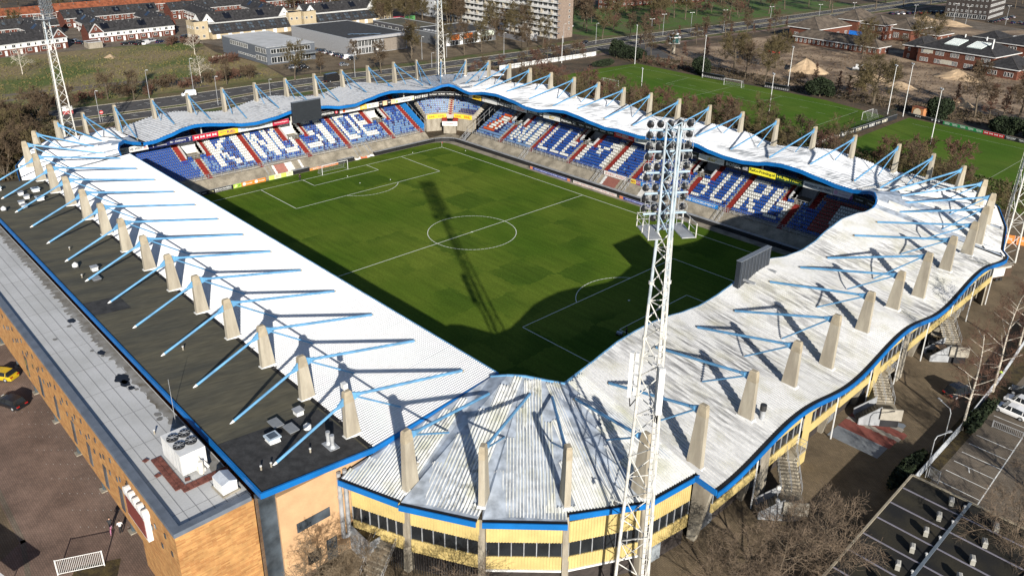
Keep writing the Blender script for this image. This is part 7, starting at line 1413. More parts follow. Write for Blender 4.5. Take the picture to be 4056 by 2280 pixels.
for x in range(-84, 66, 10):
    for y in (85, 96, 107):
        if y == 85 and rs.random() < .35: continue
        P.append((x + rs.uniform(-3, 3), y + rs.uniform(-4, 4)))
zone(P, ['round1', 'round3', 'round2'], 'bare round crowned tree behind the long side stand', 'bare trees behind the long side stand', 1.0, 1.3)
zone([(x + rs.uniform(-3, 3), 117 + rs.uniform(-2, 3)) for x in range(-88, 12, 14)], ['round2', 'shrub1', 'round1'], 'bare tree at the near edge of the training pitch', 'bare trees at the edge of the training pitch', .7, 1.0)
zone([(66, 88), (60, 97), (72, 92)], ['round2', 'round1'], 'bare tree behind the right corner stand', 'bare trees behind the right corner', .8, 1.0)
P = [(rs.uniform(-168, -101), rs.uniform(-74, -50)) for _ in range(26)]
zone(P, ['thick', 'thick2', 'thick'], 'dense many stemmed tree in the left edge thicket', 'thicket at the left edge', .85, 1.15)
zone([(rs.uniform(-172, -140), rs.uniform(-52, -38)) for _ in range(10)], ['thick2', 'shrub1'], 'brown tree of the thicket by the left mast', 'thicket by the left mast', .7, .95)
for i, (x, y, sp, s, l) in enumerate(((-170, -15, 'round1', .95, 'multi branched bare tree at the road verge below the rough field, left'), (-152, -32, 'tall1', .7, 'thin dark tree right of the left mast by the road'), (-163, -9, 'tall1', .65, 'thin bare tree at the verge with a tall trunk, left part'), (-174, 19, 'white', 1.2, 'pale barked leaning tree on the rough field'), (-166, 25, 'tall1', .6, 'small thin tree at the roadside right of the pale leaning tree'), (-233, -25, 'white', 1.15, 'white barked bare tree at the left of the rough field'), (-233, 42, 'white', 1.1, 'pale bare tree near the rubble by the low grey office'), (-171, 36, 'shrub1', 1.1, 'small bare tree at the right end of the rough field'), (-175, 8, 'shrub1', 1.2, 'bush like bare tree in the middle of the road verge'), (-171, 83, 'tall1', .6, 'young thin tree on the showroom yard'), (-158, 48, 'tall2', .95, 'large bare tree standing before the low grey office'), (-148, 80, 'tall1', .9, 'slim bare tree between the carriageways before the grey hall'), (-163, 62, 'tall1', .55, 'thin young tree left of the hall forecourt'), (-166, 108, 'tall2', .9, 'spreading bare tree before the glazed hall front'), (-172, 113, 'tall1', .9, 'bare tree right of the glazed hall front'), (-160, 122, 'tall2', .95, 'bare tree left of the far mast'), (-158, 131, 'tall1', .95, 'bare tree right of the far mast'), (-159, 142, 'tall2', .9, 'wide bare tree before the orange fronted showroom'), (-160, 152, 'tall1', .85, 'bare tree before the right end of the showroom'), (-152, 160, 'tall1', .8, 'bare tree at the verge before the apartment block'), (-150, 172, 'tall2', .85, 'bare tree beside the apartment gable near the road'))): tree(sp, x, y, s, l)
zone([(-171 + rs.uniform(-4, 2), -34 + 5.5 * i + rs.uniform(-1, 1)) for i in range(14)], ['shrub2', 'shrub1', 'shrub2'], 'low brown shrub along the fence of the rough field', 'shrubs along the rough field', .8, 1.2, 'bare_shrub', 'shrub')
zone([(-262 + rs.uniform(-6, 6), 44 + 2.3 * i) for i in range(5)] + [(-206 + rs.uniform(-2, 2), 38 + 3 * i) for i in range(4)], ['shrub2'], 'reddish scrub at the back of the rough field', 'scrub behind the rough field', .8, 1.1, 'bare_shrub', 'shrub')
zone([(-125 + rs.uniform(-5, 5), 108 + 5 * i) for i in range(13)], ['round3', 'shrub1', 'round1'], 'bare tree along the white panel wall', 'trees along the white wall', .55, .9)
zone([(-188 + rs.uniform(-8, 8), 172 + 4 * i) for i in range(10)] + [(-230 + rs.uniform(-10, 10), 183 + 2 * i) for i in range(6)], ['tall2', 'tall1'], 'bare tree standing before the white apartment block', 'trees before the apartment block', .8, 1.05)
zone([(-300 + 18 * i + rs.uniform(-6, 6), 160 + rs.uniform(-12, 40)) for i in range(5)] + [(-330 + rs.uniform(-20, 20), 150 + 9 * i) for i in range(8)] + [(-262 + rs.uniform(-8, 8), 158 + 5 * i) for i in range(6)], ['tall2', 'tall1', 'oak'], 'bare tree behind the terraces left of the apartment block', 'trees behind the terraces', .7, 1.0)
zone([(x + rs.uniform(-5, 5), y + rs.uniform(-5, 5)) for x, y in ((-150, 215), (-166, 225), (-158, 238), (-172, 248), (-162, 262), (-180, 236), (-150, 265), (-171, 287), (-157, 275), (-185, 262), (-190, 290), (-176, 305), (-160, 300), (-150, 322), (-168, 330), (-190, 320), (-205, 300), (-215, 330), (-178, 350), (-158, 352), (-195, 355), (-215, 262), (-222, 285), (-148, 372), (-170, 378), (-190, 385), (-160, 400), (-182, 410), (-205, 395), (-150, 420), (-175, 430), (-200, 435), (-225, 360), (-225, 410), (-240, 330))] + [(rs.uniform(-240, -138), rs.uniform(214, 440)) for _ in range(12)], ['tall2', 'tall1', 'round3', 'tall2'], 'bare park tree on the grass beyond the main road', 'park trees beyond the main road', .95, 1.3)
zone([(x + rs.uniform(-6, 6), y + rs.uniform(-6, 6)) for x, y in ((-128, 395), (-136, 420), (-120, 440), (-142, 450), (-110, 470), (-128, 480), (-98, 495), (-150, 490), (-116, 510), (-80, 505), (-60, 520), (-140, 530), (-95, 540), (-170, 520), (-190, 480), (-210, 500), (-40, 530), (-20, 515), (0, 540), (-230, 470), (-250, 430), (-260, 390), (-160, 560), (-110, 570), (-60, 560), (-10, 570), (30, 540))], ['tall2', 'tall1'], 'bare tree in the distant belt beyond the brick school', 'distant tree belt', 1.0, 1.3)
zone([(-133 + 5 * i + rs.uniform(-2, 2), 210 + 14 * i + rs.uniform(-4, 4)) for i in range(1, 7)] + [(far_e(y) + 30 + rs.uniform(-4, 5), y) for y in range(205, 330, 16)] + [(-140, 152), (-142, 165), (-142, 226), (-122, 209)], ['tall1', 'slim'], 'thin roadside tree near the round watch kiosk', 'roadside trees near the kiosk', .6, .9)
for x, y, sp, s, l in ((-62, 195, 'oak', .85, 'broad old bare tree on the sandy building site, left of the brick school'), (4, 177, 'oak', 1.0, 'great spreading bare tree at the corner of the training ground'), (-52, 210, 'oak', .8, 'old bare tree at the edge of the sand heaps'), (-100, 203, 'tall1', .7, 'dark slim tree left of the kiosk'), (-84, 207, 'slim', 1.0, 'columnar bare tree on the sand right of the kiosk'), (-90, 199, 'slim', .9, 'slender columnar tree in front of the kiosk'), (-49, 182, 'tall1', .85, 'bare tree behind the training goal'), (-38, 178, 'tall2', .9, 'bare tree between the two dugouts'), (-104, 194, 'tall1', .6, 'bare tree beside the evergreen hedge')): tree(sp, x, y, s, l)
zone([(27, 187), (34, 185), (37.5, 187.5), (41, 189), (45, 191), (50, 186), (56, 190), (62, 184), (68, 190)], ['slim', 'tall1', 'slim'], 'slender bare tree on the sand behind the second training pitch', 'slender trees on the sand', .95, 1.4)
zone([(-7, 181), (-9, 194), (-13, 186), (-20, 182), (-24, 190), (-32, 193)], ['slim', 'shrub1'], 'young bare tree in front of the sand heaps', 'young trees before the sand heaps', .8, 1.1)
zone([(-94 + 3.1 * i, 176.5 + rs.uniform(-1, 1)) for i in range(9)], ['slim', 'shrub2'], 'clipped young tree of the row behind the training pitch', 'tree row behind the training pitch', .45, .6, 'young_tree')
zone([(-42 + rs.uniform(-4, 4), 262 + 4 * i) for i in range(3)] + [(-36 + rs.uniform(-4, 4), 300 + 8 * i) for i in range(4)], ['tall2', 'round1'], 'bare tree between the two brick school buildings', 'trees between the school buildings', .8, 1.0)
zone([(-420 + rs.uniform(-20, 20), -60 + 14 * i) for i in range(22)], ['tall2', 'round2', 'tall1'], 'bare tree in the wood behind the terraces', 'wood behind the terraces', 1.0, 1.4)
zone([(-368 + rs.uniform(-4, 4), -58 + 9 * i) for i in range(8)], ['round2', 'thick'], 'brown tree by the sheds at the top left', 'trees by the sheds', .8, 1.0, 'brown_tree')
evergreen('big dark evergreen bush beside the left dugout', -63, 175, 5.2, 4.2, 6.4, 1); evergreen('big dark evergreen bush in front of the sand heaps', -14, 174.5, 5.4, 4.2, 6.6, 2); evergreen('round dark evergreen bush by the graffiti shed', 26.5, 174.5, 5.0, 4.0, 6.2, 3)
evergreen('long dark evergreen hedge at the far corner of the training ground', -104, 180, 8.5, 3.4, 5.2, 4, 'hedge', 'hedge'); evergreen('taller dark evergreen at the left end of the hedge', -112.5, 181, 3.6, 3.4, 6.4, 5); evergreen('low dark hedge by the hard court', -101, 158, 1.6, 9, 2.6, 6, 'hedge', 'hedge'); evergreen('dark evergreen at the right edge behind the red board', 48, 171, 6, 3.4, 5.4, 7); evergreen('dark evergreen under the slender trees at the right edge', 58, 170, 6, 3.6, 5.0, 8)
evergreen('dark shaded hedge by the low wall in the right forecourt', 93.4, -10.5, 1.0, 6.0, 1.6, 9, 'hedge', 'hedge'); evergreen('small dark green hedge behind the right fence', 95.2, 8.0, .9, 6.5, 1.5, 10, 'hedge', 'hedge')
tree('birch', 94.5, 3.6, 1.0, 'tall white birch by the right wall, nearer to the viewer', rot=1.0); tree('birch', 94.1, 16.4, 1.05, 'tall white birch by the right wall, next to the hi vis worker', rot=4.0); tree('birch', 92.9, 31, 1.0, 'white birch further along the right wall', rot=2.2)
tree('near', 63.2, -73.2, 1.0, 'bare tree throwing its shadow on the peach end wall', rot=.5); tree('near', 66.0, -70.0, .8, 'smaller bare tree beside the concrete steps', rot=2.5); tree('near2', 77.0, -66.0, .95, 'bare tree before the yellow cladding of the near corner', rot=1.2); tree('near', 72.5, -70.0, .9, 'bare tree at the bottom edge before the black bar fence', rot=3.3)
tree('near2', 93.6, -33.5, 1.0, 'spreading bare tree leaning over the dark flat roof', rot=.2); tree('near2', 92.2, -39.5, 1.1, 'wide bare tree at the bottom right before the dark flat roof', rot=2.0); tree('near2', 90.5, -44.5, .9, 'bare tree at the bottom edge right of the mast', rot=4.2); tree('near2', 106.5, -17.0, 1.0, 'bare tree at the right edge by the car park', rot=5.0); tree('near2', 108, -5, 1.1, 'bare tree over the right car park edge', rot=3.0)
# scrubby ground cover (small tufts nobody could count)
def tufts(name, poly_pts, n, h, m, seed, lab=None):
    R = random.Random(seed); q = MB()
    for _ in range(n):
        x, y = poly_pts(R); s = h * R.uniform(.4, 1.2)
        for k in range(3): a = R.uniform(0, 6.28); q.quad((x, y, 0), (x + .3 * s * cos(a), y + .3 * s * sin(a), 0), (x + s * .9 * cos(a + .3), y + s * .9 * sin(a + .3), s), (x + s * .5 * cos(a - .4), y + s * .5 * sin(a - .4), s * .9))
    o = q.build(name, m, None, 'stuff'); return o
tufts('dry_grass', lambda R: (R.uniform(-262, -170), R.uniform(-60, 48)), 3500, .5, mat('dry grass', (0.16, 0.125, 0.055), .95, .3, .3, (0.10, 0.10, 0.028)), 1)
tufts('undergrowth', lambda R: (R.uniform(-92, 70), R.uniform(80, 120)), 9000, .7, mat('undergrowth', (0.085, 0.070, 0.032), .95, .3, .4, (0.04, 0.055, 0.014)), 2)
tufts('undergrowth', lambda R: (R.uniform(-172, -98), R.uniform(-80, -36)), 5000, .8, mat('bramble', (0.075, 0.055, 0.032), .95, .3, .4, (0.035, 0.035, 0.014)), 3)
tufts('undergrowth', lambda R: (R.uniform(-110, 70), R.uniform(175, 192)), 4000, .6, mat('weeds', (0.08, 0.058, 0.034), .95, .3, .4, (0.03, 0.026, 0.014)), 4)
tufts('rubble', lambda R: (R.uniform(-95, 60), R.uniform(190, 268)), 3500, .5, mat('rubble', (0.17, 0.12, 0.08), .95, .3, .4, (0.06, 0.045, 0.03)), 5)
# sand heaps
def heap(label, x, y, rx, ry, h, seed):
    R = random.Random(seed); r = thing('sand_heap', label, 'sand heap', (x, y, 0), None, 0, True); n, m = 22, 7; q = MB(); V = []
    for j in range(m):
        t = j / (m - 1)
        for i in range(n): a = 2 * pi * i / n; k = (1 - t) ** .8 * (1 + .16 * sin(3 * a + seed) + R.uniform(-.07, .07)); V.append((rx * k * cos(a), ry * k * sin(a), h * (t ** 1.15) + R.uniform(-.1, .1) * h * .3 * (t > 0)))
    F = [(j * n + i, j * n + (i + 1) % n, (j + 1) * n + (i + 1) % n, (j + 1) * n + i) for j in range(m - 1) for i in range(n)] + [tuple(range((m - 1) * n, m * n))]
    q.add(V, F); q.build('heap', MT['sandpile'], r); return r
heap('tall cut sand heap left of the low brick wing', -41, 214, 9, 6, 5.2, 1); heap('broad sand heap before the dark roofed school', 6, 247, 9, 5, 3.6, 2); heap('sand heap with a shaded flank behind the round bush', 24, 199, 6, 4, 3.0, 3); heap('low sand heap beyond the great tree', -16, 220, 7, 4, 2.2, 4); heap('small sand ridge in the middle of the site', -2, 213, 7, 3.5, 2.2, 5); heap('sand heap by the construction road near the office block', -55, 405, 12, 6, 3.0, 6); heap('flat sand heap left of the construction road', -74, 416, 10, 6, 2.4, 7); heap('round sand heap on the rough field', -248, 12, 3.2, 2.2, 1.4, 8)
r = thing('rubble_slab', 'broken white concrete slab lying near the pale tree', 'rubble', (-215, 48, 0)); b = MB(); b.loft([(-219, 43, 0), (-211, 47, 0), (-211, 47.5, 2.2), (-219, 43.5, 1.0)], [(-219, 44.5, 0), (-211, 49, 0), (-211, 48.5, 2.2), (-219, 44.2, 1.0)]); b.build('slab', MT['concrete'], r)
# ------------------------------------------------------------------ buildings
WN = {}
def win_mesh(kind, w_, h, frame=None):
    k = (kind, w_, h)
    if k not in WN:
        q = MB(); f = .09; q.box(-w_ / 2, w_ / 2, -.06, .03, 0, f); q.box(-w_ / 2, w_ / 2, -.06, .03, h - f, h); q.box(-w_ / 2, -w_ / 2 + f, -.06, .03, f, h - f); q.box(w_ / 2 - f, w_ / 2, -.06, .03, f, h - f)
        if w_ > .9: q.box(-.04, .04, -.05, .02, f, h - f)
        q.cm = 1; q.box(-w_ / 2 + f, w_ / 2 - f, -.02, .02, f, h - f)
        WN[k] = q.mesh(kind, [MT['white'], MT['glass'] if kind != 'door' else MT['white']])
    return WN[k]
def place(kind, parent, u, d, z, w_, h, rot=0): return link_part(kind, win_mesh(kind, w_, h), parent, (u, d, z), rot)
def row_house(label, x, y, rot, L, depth, eave, ridge, units, wall=None, band=True, gables=(), roofm=None, solar=0, ends=True, grp=None, vel=0, low=True):
    """local frame: facade along +x at y = 0 looking to -y; roof ridge parallel to it"""
    r = thing('terraced_house_row', label, 'house row', (x, y, 0), grp, rot, True); wall = wall or MT['brick_rd']; roofm = roofm or MT['slate']; o = .35
    b = MB(); b.box(0, L, 0, depth, 0, eave); b.loft([(0.0, 0, eave), (0.0, depth, eave), (0.0, depth / 2, ridge - .15)], [(L, 0, eave), (L, depth, eave), (L, depth / 2, ridge - .15)]); b.build('wall', wall, r)
    b = MB(); s = (ridge - eave) / (depth / 2); ze = eave - s * o
    b.loft([(-.2, -o, ze), (-.2, depth / 2, ridge), (-.2, depth / 2, ridge - .2), (-.2, -o, ze - .2)], [(L + .2, -o, ze), (L + .2, depth / 2, ridge), (L + .2, depth / 2, ridge - .2), (L + .2, -o, ze - .2)])
    b.loft([(-.2, depth + o, ze), (-.2, depth + o, ze - .2), (-.2, depth / 2, ridge - .2), (-.2, depth / 2, ridge)], [(L + .2, depth + o, ze), (L + .2, depth + o, ze - .2), (L + .2, depth / 2, ridge - .2), (L + .2, depth / 2, ridge)]); rf = b.build('roof', roofm, r)
    b = MB(); b.box(-.2, L + .2, -o - .12, -o + .02, ze - .22, ze - .02); b.build('gutter', MT['white'], r)
    if band: b = MB(); b.box(-.02, L + .02, -.07, 0, eave * .52, eave - .12); b.build('white_band', MT['white'], r)
    U = L / units
    for i in range(units):
        u = U * (i + .5)
        place('window', r, u - U * .22, -.1, eave * .6, 1.5, eave * .25); place('window', r, u + U * .25, -.1, eave * .62, .8, eave * .22)
        if low: place('window', r, u - U * .2, -.04, eave * .17, 1.7, eave * .25); place('door', r, u + U * .22, -.04, .05, 1.0, eave * .42)
        b = MB(); b.box(U * i - .04, U * i + .04, -.14, -.05, 0, ze); 
        if i: b.build('downpipe', MT['white'], r)
        b = MB(); yy = depth * .38; b.box(u - .14, u + .14, yy - .14, yy + .14, eave + s * yy - .1, eave + s * yy + .55); b.build('vent', plain((.12, .12, .12)), rf)
        if i < vel: q = MB(); yy = depth * .26; n = Vector((0, -s, 1)).normalized(); P = [(u - .6, yy - .5), (u + .6, yy - .5), (u + .6, yy + .5), (u - .6, yy + .5)]; q.loft([(px, py, eave + s * py + .02) for px, py in P], [(px, py, eave + s * py + .12) for px, py in P]); q.build('roof_window', MT['glassb'], rf)
        if solar and i % 3 == solar % 3: 
            q = MB(); P = [(u - 2.0, depth * .12), (u + 1.6, depth * .12), (u + 1.6, depth * .40), (u - 2.0, depth * .40)]; q.loft([(px, py, eave + s * py + .02) for px, py in P], [(px, py, eave + s * py + .1) for px, py in P]); q.build('solar_panel', MT['solar'], rf)
    for g in gables:
        w_ = 3.1; zt = ridge - .4; b = MB(); b.loft([(g - w_, -.12, eave - .05), (g + w_, -.12, eave - .05), (g, -.12, zt)], [(g - w_, depth * .4, eave - .05), (g + w_, depth * .4, eave - .05), (g, depth * .4, zt)]); b.build('gable', wall, r)
        b = MB()
        for sd in (-1, 1): b.beam((g + sd * (w_ + .2), -.22, eave - .2), (g, -.22, zt + .12), .14, .34)
        b.build('barge_board', MT['white'], r, 'stuff')
        b = MB()
        for sd in (-1, 1): b.loft([(g + sd * (w_ + .25), -.3, eave - .22), (g, -.3, zt + .1), (g, -.3, zt + .25), (g + sd * (w_ + .25), -.3, eave - .06)], [(g + sd * (w_ + .25), depth * .45, eave - .22), (g, depth * .45, zt + .1), (g, depth * .45, zt + .25), (g + sd * (w_ + .25), depth * .45, eave - .06)])
        b.build('gable_roof', roofm, r); place('window', r, g, -.18, eave + .9, .8, 1.1)
    return r
D90 = radians(90)
def along(p0, p1): return atan2(p1[1] - p0[1], p1[0] - p0[0])
def rh(label, p0, p1, *a, **k): return row_house(label, p0[0], p0[1], along(p0, p1), hypot(p1[0] - p0[0], p1[1] - p0[1]), *a, **k)
GH = 'brick terraces on the left'
rh('short brick terrace with white band behind the left mast', (-276, -30), (-284.2, 6.3), 9, 5.05, 8.8, 6, gables=(34,), grp=GH)
rh('long brick terrace with white band, black roof and row of parked cars', (-288.2, 16.8), (-290.6, 57), 9, 4.95, 9.0, 7, gables=(3.4,), solar=1, grp=GH)
rh('white walled upper terrace above the low roofs, left of the two', (-270, 62), (-271, 109), 10, 7.4, 11.6, 8, wall=MT['white'], band=False, gables=(3.2, 44), solar=2, grp=GH, low=False)
rh('white walled upper terrace above the low roofs, right of the two', (-271, 118), (-272, 163), 10, 7.4, 11.6, 8, wall=MT['white'], band=False, gables=(3.2, 42), solar=2, grp=GH, low=False)
rh('rear brick terrace at the far left with pale windows', (-322, -64), (-325.7, 15), 9, 5, 8.8, 12, band=False, grp=GH, vel=12)
rh('rear brick terrace with white dormer and solar rows, behind the long terrace', (-345.7, 23.2), (-348.5, 72), 9, 5, 8.8, 8, band=False, solar=1, grp=GH, vel=8)
rh('rear brick terrace between the wings, right part', (-344, 77), (-347, 132), 9, 5, 8.8, 9, band=False, grp=GH, vel=5)
rh('farthest brick terrace at the top right of the housing', (-352, 138), (-354, 185), 9, 5, 8.8, 8, band=False, grp=GH, vel=4)
rh('brick wing with a white gable between the two left terraces', (-336, -3), (-296, -1), 8.5, 5, 8.6, 7, band=False, grp=GH, solar=1)
rh('brick wing with solar panels running back from the long terrace', (-336, 25.5), (-300, 24), 8.5, 5, 8.6, 7, band=False, grp=GH, solar=1)
rh('brick wing with a white gable above the middle of the long terrace', (-338, 55), (-304, 54.5), 8.5, 5, 8.6, 6, band=False, grp=GH, solar=2)
rh('brick wing with a long row of white windows', (-342, 84), (-303, 80), 8.5, 5.2, 9.0, 8, band=False, grp=GH)
rh('brick wing with a solar strip right of the long window row', (-340, 116), (-302, 113), 8.5, 5.2, 9.0, 7, band=False, grp=GH, solar=1)
rh('old orange tiled terrace along the top of the view', (-384, 30), (-386, 100), 8, 4.4, 7.8, 10, band=False, roofm=MT['tile_or'], grp='orange tiled terraces')
rh('old orange tiled terrace at the top left by the sheds', (-380, -40), (-383, 24), 8, 4.2, 7.4, 9, band=False, roofm=MT['tile_or'], grp='orange tiled terraces')
rh('old orange tiled terrace at the top, right of the cream houses', (-388, 104), (-390, 160), 8, 4.4, 7.8, 9, band=False, roofm=MT['tile_or'], grp='orange tiled terraces')
def box_house(label, x0, x1, y0, y1, h, wall, roofm, cat='building', name='building', storeys=2, wf=3.0, faces=('x', 'y'), ww=1.2, wh=1.3, grp=None, par=True, z0=.9):
    r = thing(name, label, cat, (x0, y0, 0), grp, 0, True); L, W = x1 - x0, y1 - y0; b = MB(); b.box(0, L, 0, W, 0, h); b.build('wall', wall, r)
    b = MB(); b.box(.15, L - .15, .15, W - .15, h, h + .06); b.build('roof', roofm, r)
    if par:
        b = MB(); b.box(-.05, L + .05, -.05, .2, h, h + .3); b.box(-.05, L + .05, W - .2, W + .05, h, h + .3); b.box(-.05, .2, .2, W - .2, h, h + .3); b.box(L - .2, L + .05, .2, W - .2, h, h + .3); b.build('parapet', wall if wall in (MT['cream'], MT['white']) else MT['rail'], r)
    sh = h / storeys
    for s in range(storeys):
        if 'y' in faces:
            for k in range(int(L / wf)): place('window', r, wf * (k + .5), -.03, sh * s + z0, ww, wh)
        if 'x' in faces:
            for k in range(int(W / wf)): place('window', r, L + .03, wf * (k + .5), sh * s + z0, ww, wh, D90)
    return r
box_house('square cream tower house at the end of the long brick terrace', -277, -268.2, 57.6, 64.4, 8.1, MT['cream'], MT['slate'], storeys=2, wf=2.9, name='house', cat='house'); box_house('left cream tower house of the pair between the terraces', -277, -268, 107, 114, 8.6, MT['cream'], MT['slate'], wf=2.9, name='house', cat='house'); box_house('right cream tower house of the pair between the terraces', -276, -267, 115, 122, 8.6, MT['cream'], MT['slate'], wf=2.9, name='house', cat='house'); box_house('cream tower house at the right end of the terraces', -276, -267, 161, 170, 9, MT['cream'], MT['slate'], wf=2.9, name='house', cat='house')
def lean_row(label, y0, y1):
    r = thing('low_house_row', label, 'house row', (-266, y0, 0), 'low rows with roof windows', 0, True); L = y1 - y0; b = MB(); b.box(-4, 0, 0, L, 0, 2.8); b.build('wall', MT['cream'], r); b = MB(); b.loft([(.4, 0, 2.6), (-4, 0, 6.6), (-4, 0, 6.3), (.4, 0, 2.3)], [(.4, L, 2.6), (-4, L, 6.6), (-4, L, 6.3), (.4, L, 2.3)]); rf = b.build('roof', MT['slate'], r); n = int(L / 5.3)
    for k in range(n):
        for du in (-.75, .75):
            for zz in (.35, .7): q = MB(); y = (k + .5) * L / n + du; x = .4 - 4.4 * zz; z = 2.6 + 4 * zz; q.loft([(x + .55, y - .55, z - .42), (x + .55, y + .55, z - .42), (x - .55, y + .55, z + .58), (x - .55, y - .55, z + .58)], [(x + .65, y - .55, z - .32), (x + .65, y + .55, z - .32), (x - .45, y + .55, z + .68), (x - .45, y - .55, z + .68)]); q.build('roof_window', MT['glassb'], rf)
        place('door', r, .04, (k + .5) * L / n, .1, 1.8, 2.1, D90)
lean_row('low dark roofed row with paired roof windows, left one', 65, 106.5); lean_row('low dark roofed row with paired roof windows, right one', 122.5, 160)
# business park
r = box_house('low grey office with flat light roof and yellowish windows', -231, -190.5, 54, 76, 6.9, plain((0.085, 0.095, 0.11), .6), MT['grey_roof'], 'office', 'office_building', 1, 99, ())
for u0, u1, z0, z1 in ((8, 24, 4.6, 6.4), (15, 30, 1.6, 2.4), (31, 40, 4.4, 6.4), (31, 40, 1.2, 3.2)):
    n = int((u1 - u0) / 2)
    for k in range(n): place('window', r, u0 + (u1 - u0) * (k + .5) / n, -.03, z0, (u1 - u0) / n - .05, z1 - z0)
for k in range(7): place('window', r, 40.54, 3 + 2.6 * k, 4.4, 2.4, 1.8, D90); place('window', r, 40.54, 3 + 2.6 * k, .6, 2.4, 2.4, D90)
b = MB(); b.box(40.4, 44, 15, 22, 3.2, 3.8); b.build('entrance_canopy', plain((.12, .13, .14)), r)
r = box_house('big grey metal hall with dark flat roof and glazed front', -237, -187.5, 91, 121.8, 7.1, plain((0.26, 0.262, 0.268), .5), MT['bitumen2'], 'hall', 'industrial_hall', 1, 99, ())
b = MB(); b.box(49.5, 51.2, -.3, 31, 6.3, 7.5); b.build('front_fascia', plain((0.3, 0.3, 0.305), .5), r)
for k in range(9):
    place('window', r, 49.56, 1.8 + 1.75 * k, 3.4, 1.6, 2.6, D90)
    if k > 0: place('window', r, 49.56, 1.8 + 1.75 * k, .3, 1.6, 2.6, D90)
b = MB(); b.box(49.5, 49.6, 18, 30, .3, 5.6); b.build('brown_front', plain((0.20, 0.17, 0.14)), r)
for k in range(6): q = MB(); q.box(39 + 1.3 * k, 39.9 + 1.3 * k, 6 + 2 * k, 9 + 2 * k, 7.25, 7.45); q.build('skylight', MT['glassb'], r)
r = thing('info_sign', 'white ladder sign with four panels at the hall corner', 'sign', (-183, 90, 0))
for k in range(4): b = MB(); b.box(-183.1, -183, 88.8, 91.2, .8 + .8 * k, 1.45 + .8 * k); b.build('sign_panel', MT['white'], r)
for s in (88.7, 91.2): b = MB(); b.box(-183.15, -183, s, s + .1, 0, 4); b.build('post', MT['rail'], r)
box_house('dark flat roofed workshop behind the hall', -243, -205, 141, 158, 4.8, plain((0.06, 0.06, 0.065)), MT['bitumen'], 'workshop', 'workshop', 1, 6, ('x', 'y'), 2.4, 1.4, None, True, 2.2)
r = box_house('low showroom with white framed orange front', -206, -179.5, 137, 169, 5.3, plain((0.10, 0.105, 0.11)), MT['bitumen2'], 'showroom', 'showroom', 1, 99, ())
for y0, y1, c in ((1, 3.6, (.75, .75, .74)), (3.7, 9, (.62, .16, .03)), (9.2, 11, (.75, .75, .74)), (12, 17, (.62, .16, .03)), (18, 20, (.04, .04, .045)), (20.3, 22, (.75, .75, .74)), (23, 31, (.55, .60, .5))): b = MB(); b.box(26.5, 26.75, y0, y1, .2 if c[0] > .7 else 2.6, 4.9); b.build('front_panel', plain(c), r)
for k in range(7): place('window', r, 26.6, 4.5 + 3.9 * k, .2, 3.4, 2.3, D90)
for k in range(6): q = MB(); q.box(8 + 2.4 * k, 9.4 + 2.4 * k, 2 + .3 * k, 3 + .3 * k, 5.36, 6.0); q.build('roof_unit', MT['rail'], r)
r = thing('garden_wall', 'long grey wall running from the showroom to the apartment gable', 'wall', (-177, 177, 0)); b = MB(); b.beam((-190, 178.5, 1.1), (-164, 175.2, 1.1), .3, 2.2); b.build('wall', plain((0.16, 0.16, 0.17), .9), r)
r = thing('graffiti_wall', 'pale wall panel with dark red graffiti by the apartment gable', 'wall', (-168, 181, 0)); b = MB(); b.beam((-170, 180.5, 1.6), (-164.5, 182.5, 1.6), .3, 3.2); b.build('wall', plain((0.5, 0.48, 0.45), .9), r)
r = thing('site_container', 'red and green container row behind the workshop', 'container', (-262, 172, 0)); b = MB(); b.box(-263, -260.5, 168, 173.5, 0, 2.5); b.build('red_container', plain((.45, .02, .04)), r); b = MB(); b.box(-263, -260.5, 174, 181, 0, 2.3); b.build('green_container', plain((.07, .22, .07)), r)
# apartment slab
r = thing('apartment_block', 'long white apartment slab with open galleries and a brick gable', 'apartment block', (-258, 194, 0), None, 0, True); L, W, HS, NS = 95.5, 11.5, 2.85, 9
b = MB(); b.box(0, L - .4, 1.6, W, 0, HS * NS); b.build('core_wall', plain((0.44, 0.43, 0.41), .8), r); b = MB(); b.box(L - .4, L, .8, W, 0, HS * NS + .6); b.build('gable_wall', MT['brick_tan'], r)
for s in range(NS):
    z = HS * s; b = MB(); b.box(0, L + .9, -.1, 1.6, z + HS - .22, z + HS); b.build('gallery_slab', MT['white'], r)
    b = MB(); b.box(0, L + .9, -.12, -.04, z + .9 if s else z, z + 1.05 if s else z + .1); b.box(0, L + .9, -.1, -.06, z + .35, z + .42); 
    for k in range(64): b.box(k * 1.5 - .02, k * 1.5 + .02, -.1, -.06, z + .02, z + .95)
    b.build('railing', MT['white'], r, 'stuff')
    for k in range(27): place('window', r, 2 + 3.5 * k, 1.57, z + .7, 2.2, 1.6); 
    for k in range(14): q = MB(); u = 7 * k + .1; q.box(u - .08, u + .08, -.06, 1.6, z, z + HS - .22); q.build('party_screen', MT['concrete'], r) if s % 2 == 0 else None
    if s: place('window', r, L + .02, 8.8, z + .8, .9, 1.3, D90)
    if s: q = MB(); q.box(L, L + 1.0, .0, 1.6, z - .2, z); q.build('balcony', plain((.2, .2, .21)), r)
b = MB(); b.box(49.5, 51.3, 1.4, 1.62, 0, HS * NS); b.build('dark_joint', MT['dark'], r)
r = box_house('grey annexe at the left end of the apartment slab', -282, -262, 196, 206, 22, plain((0.40, 0.41, 0.42)), MT['bitumen2'], 'apartment block', 'apartment_block', 7, 3.2, ('x', 'y'), 1.6, 1.3)
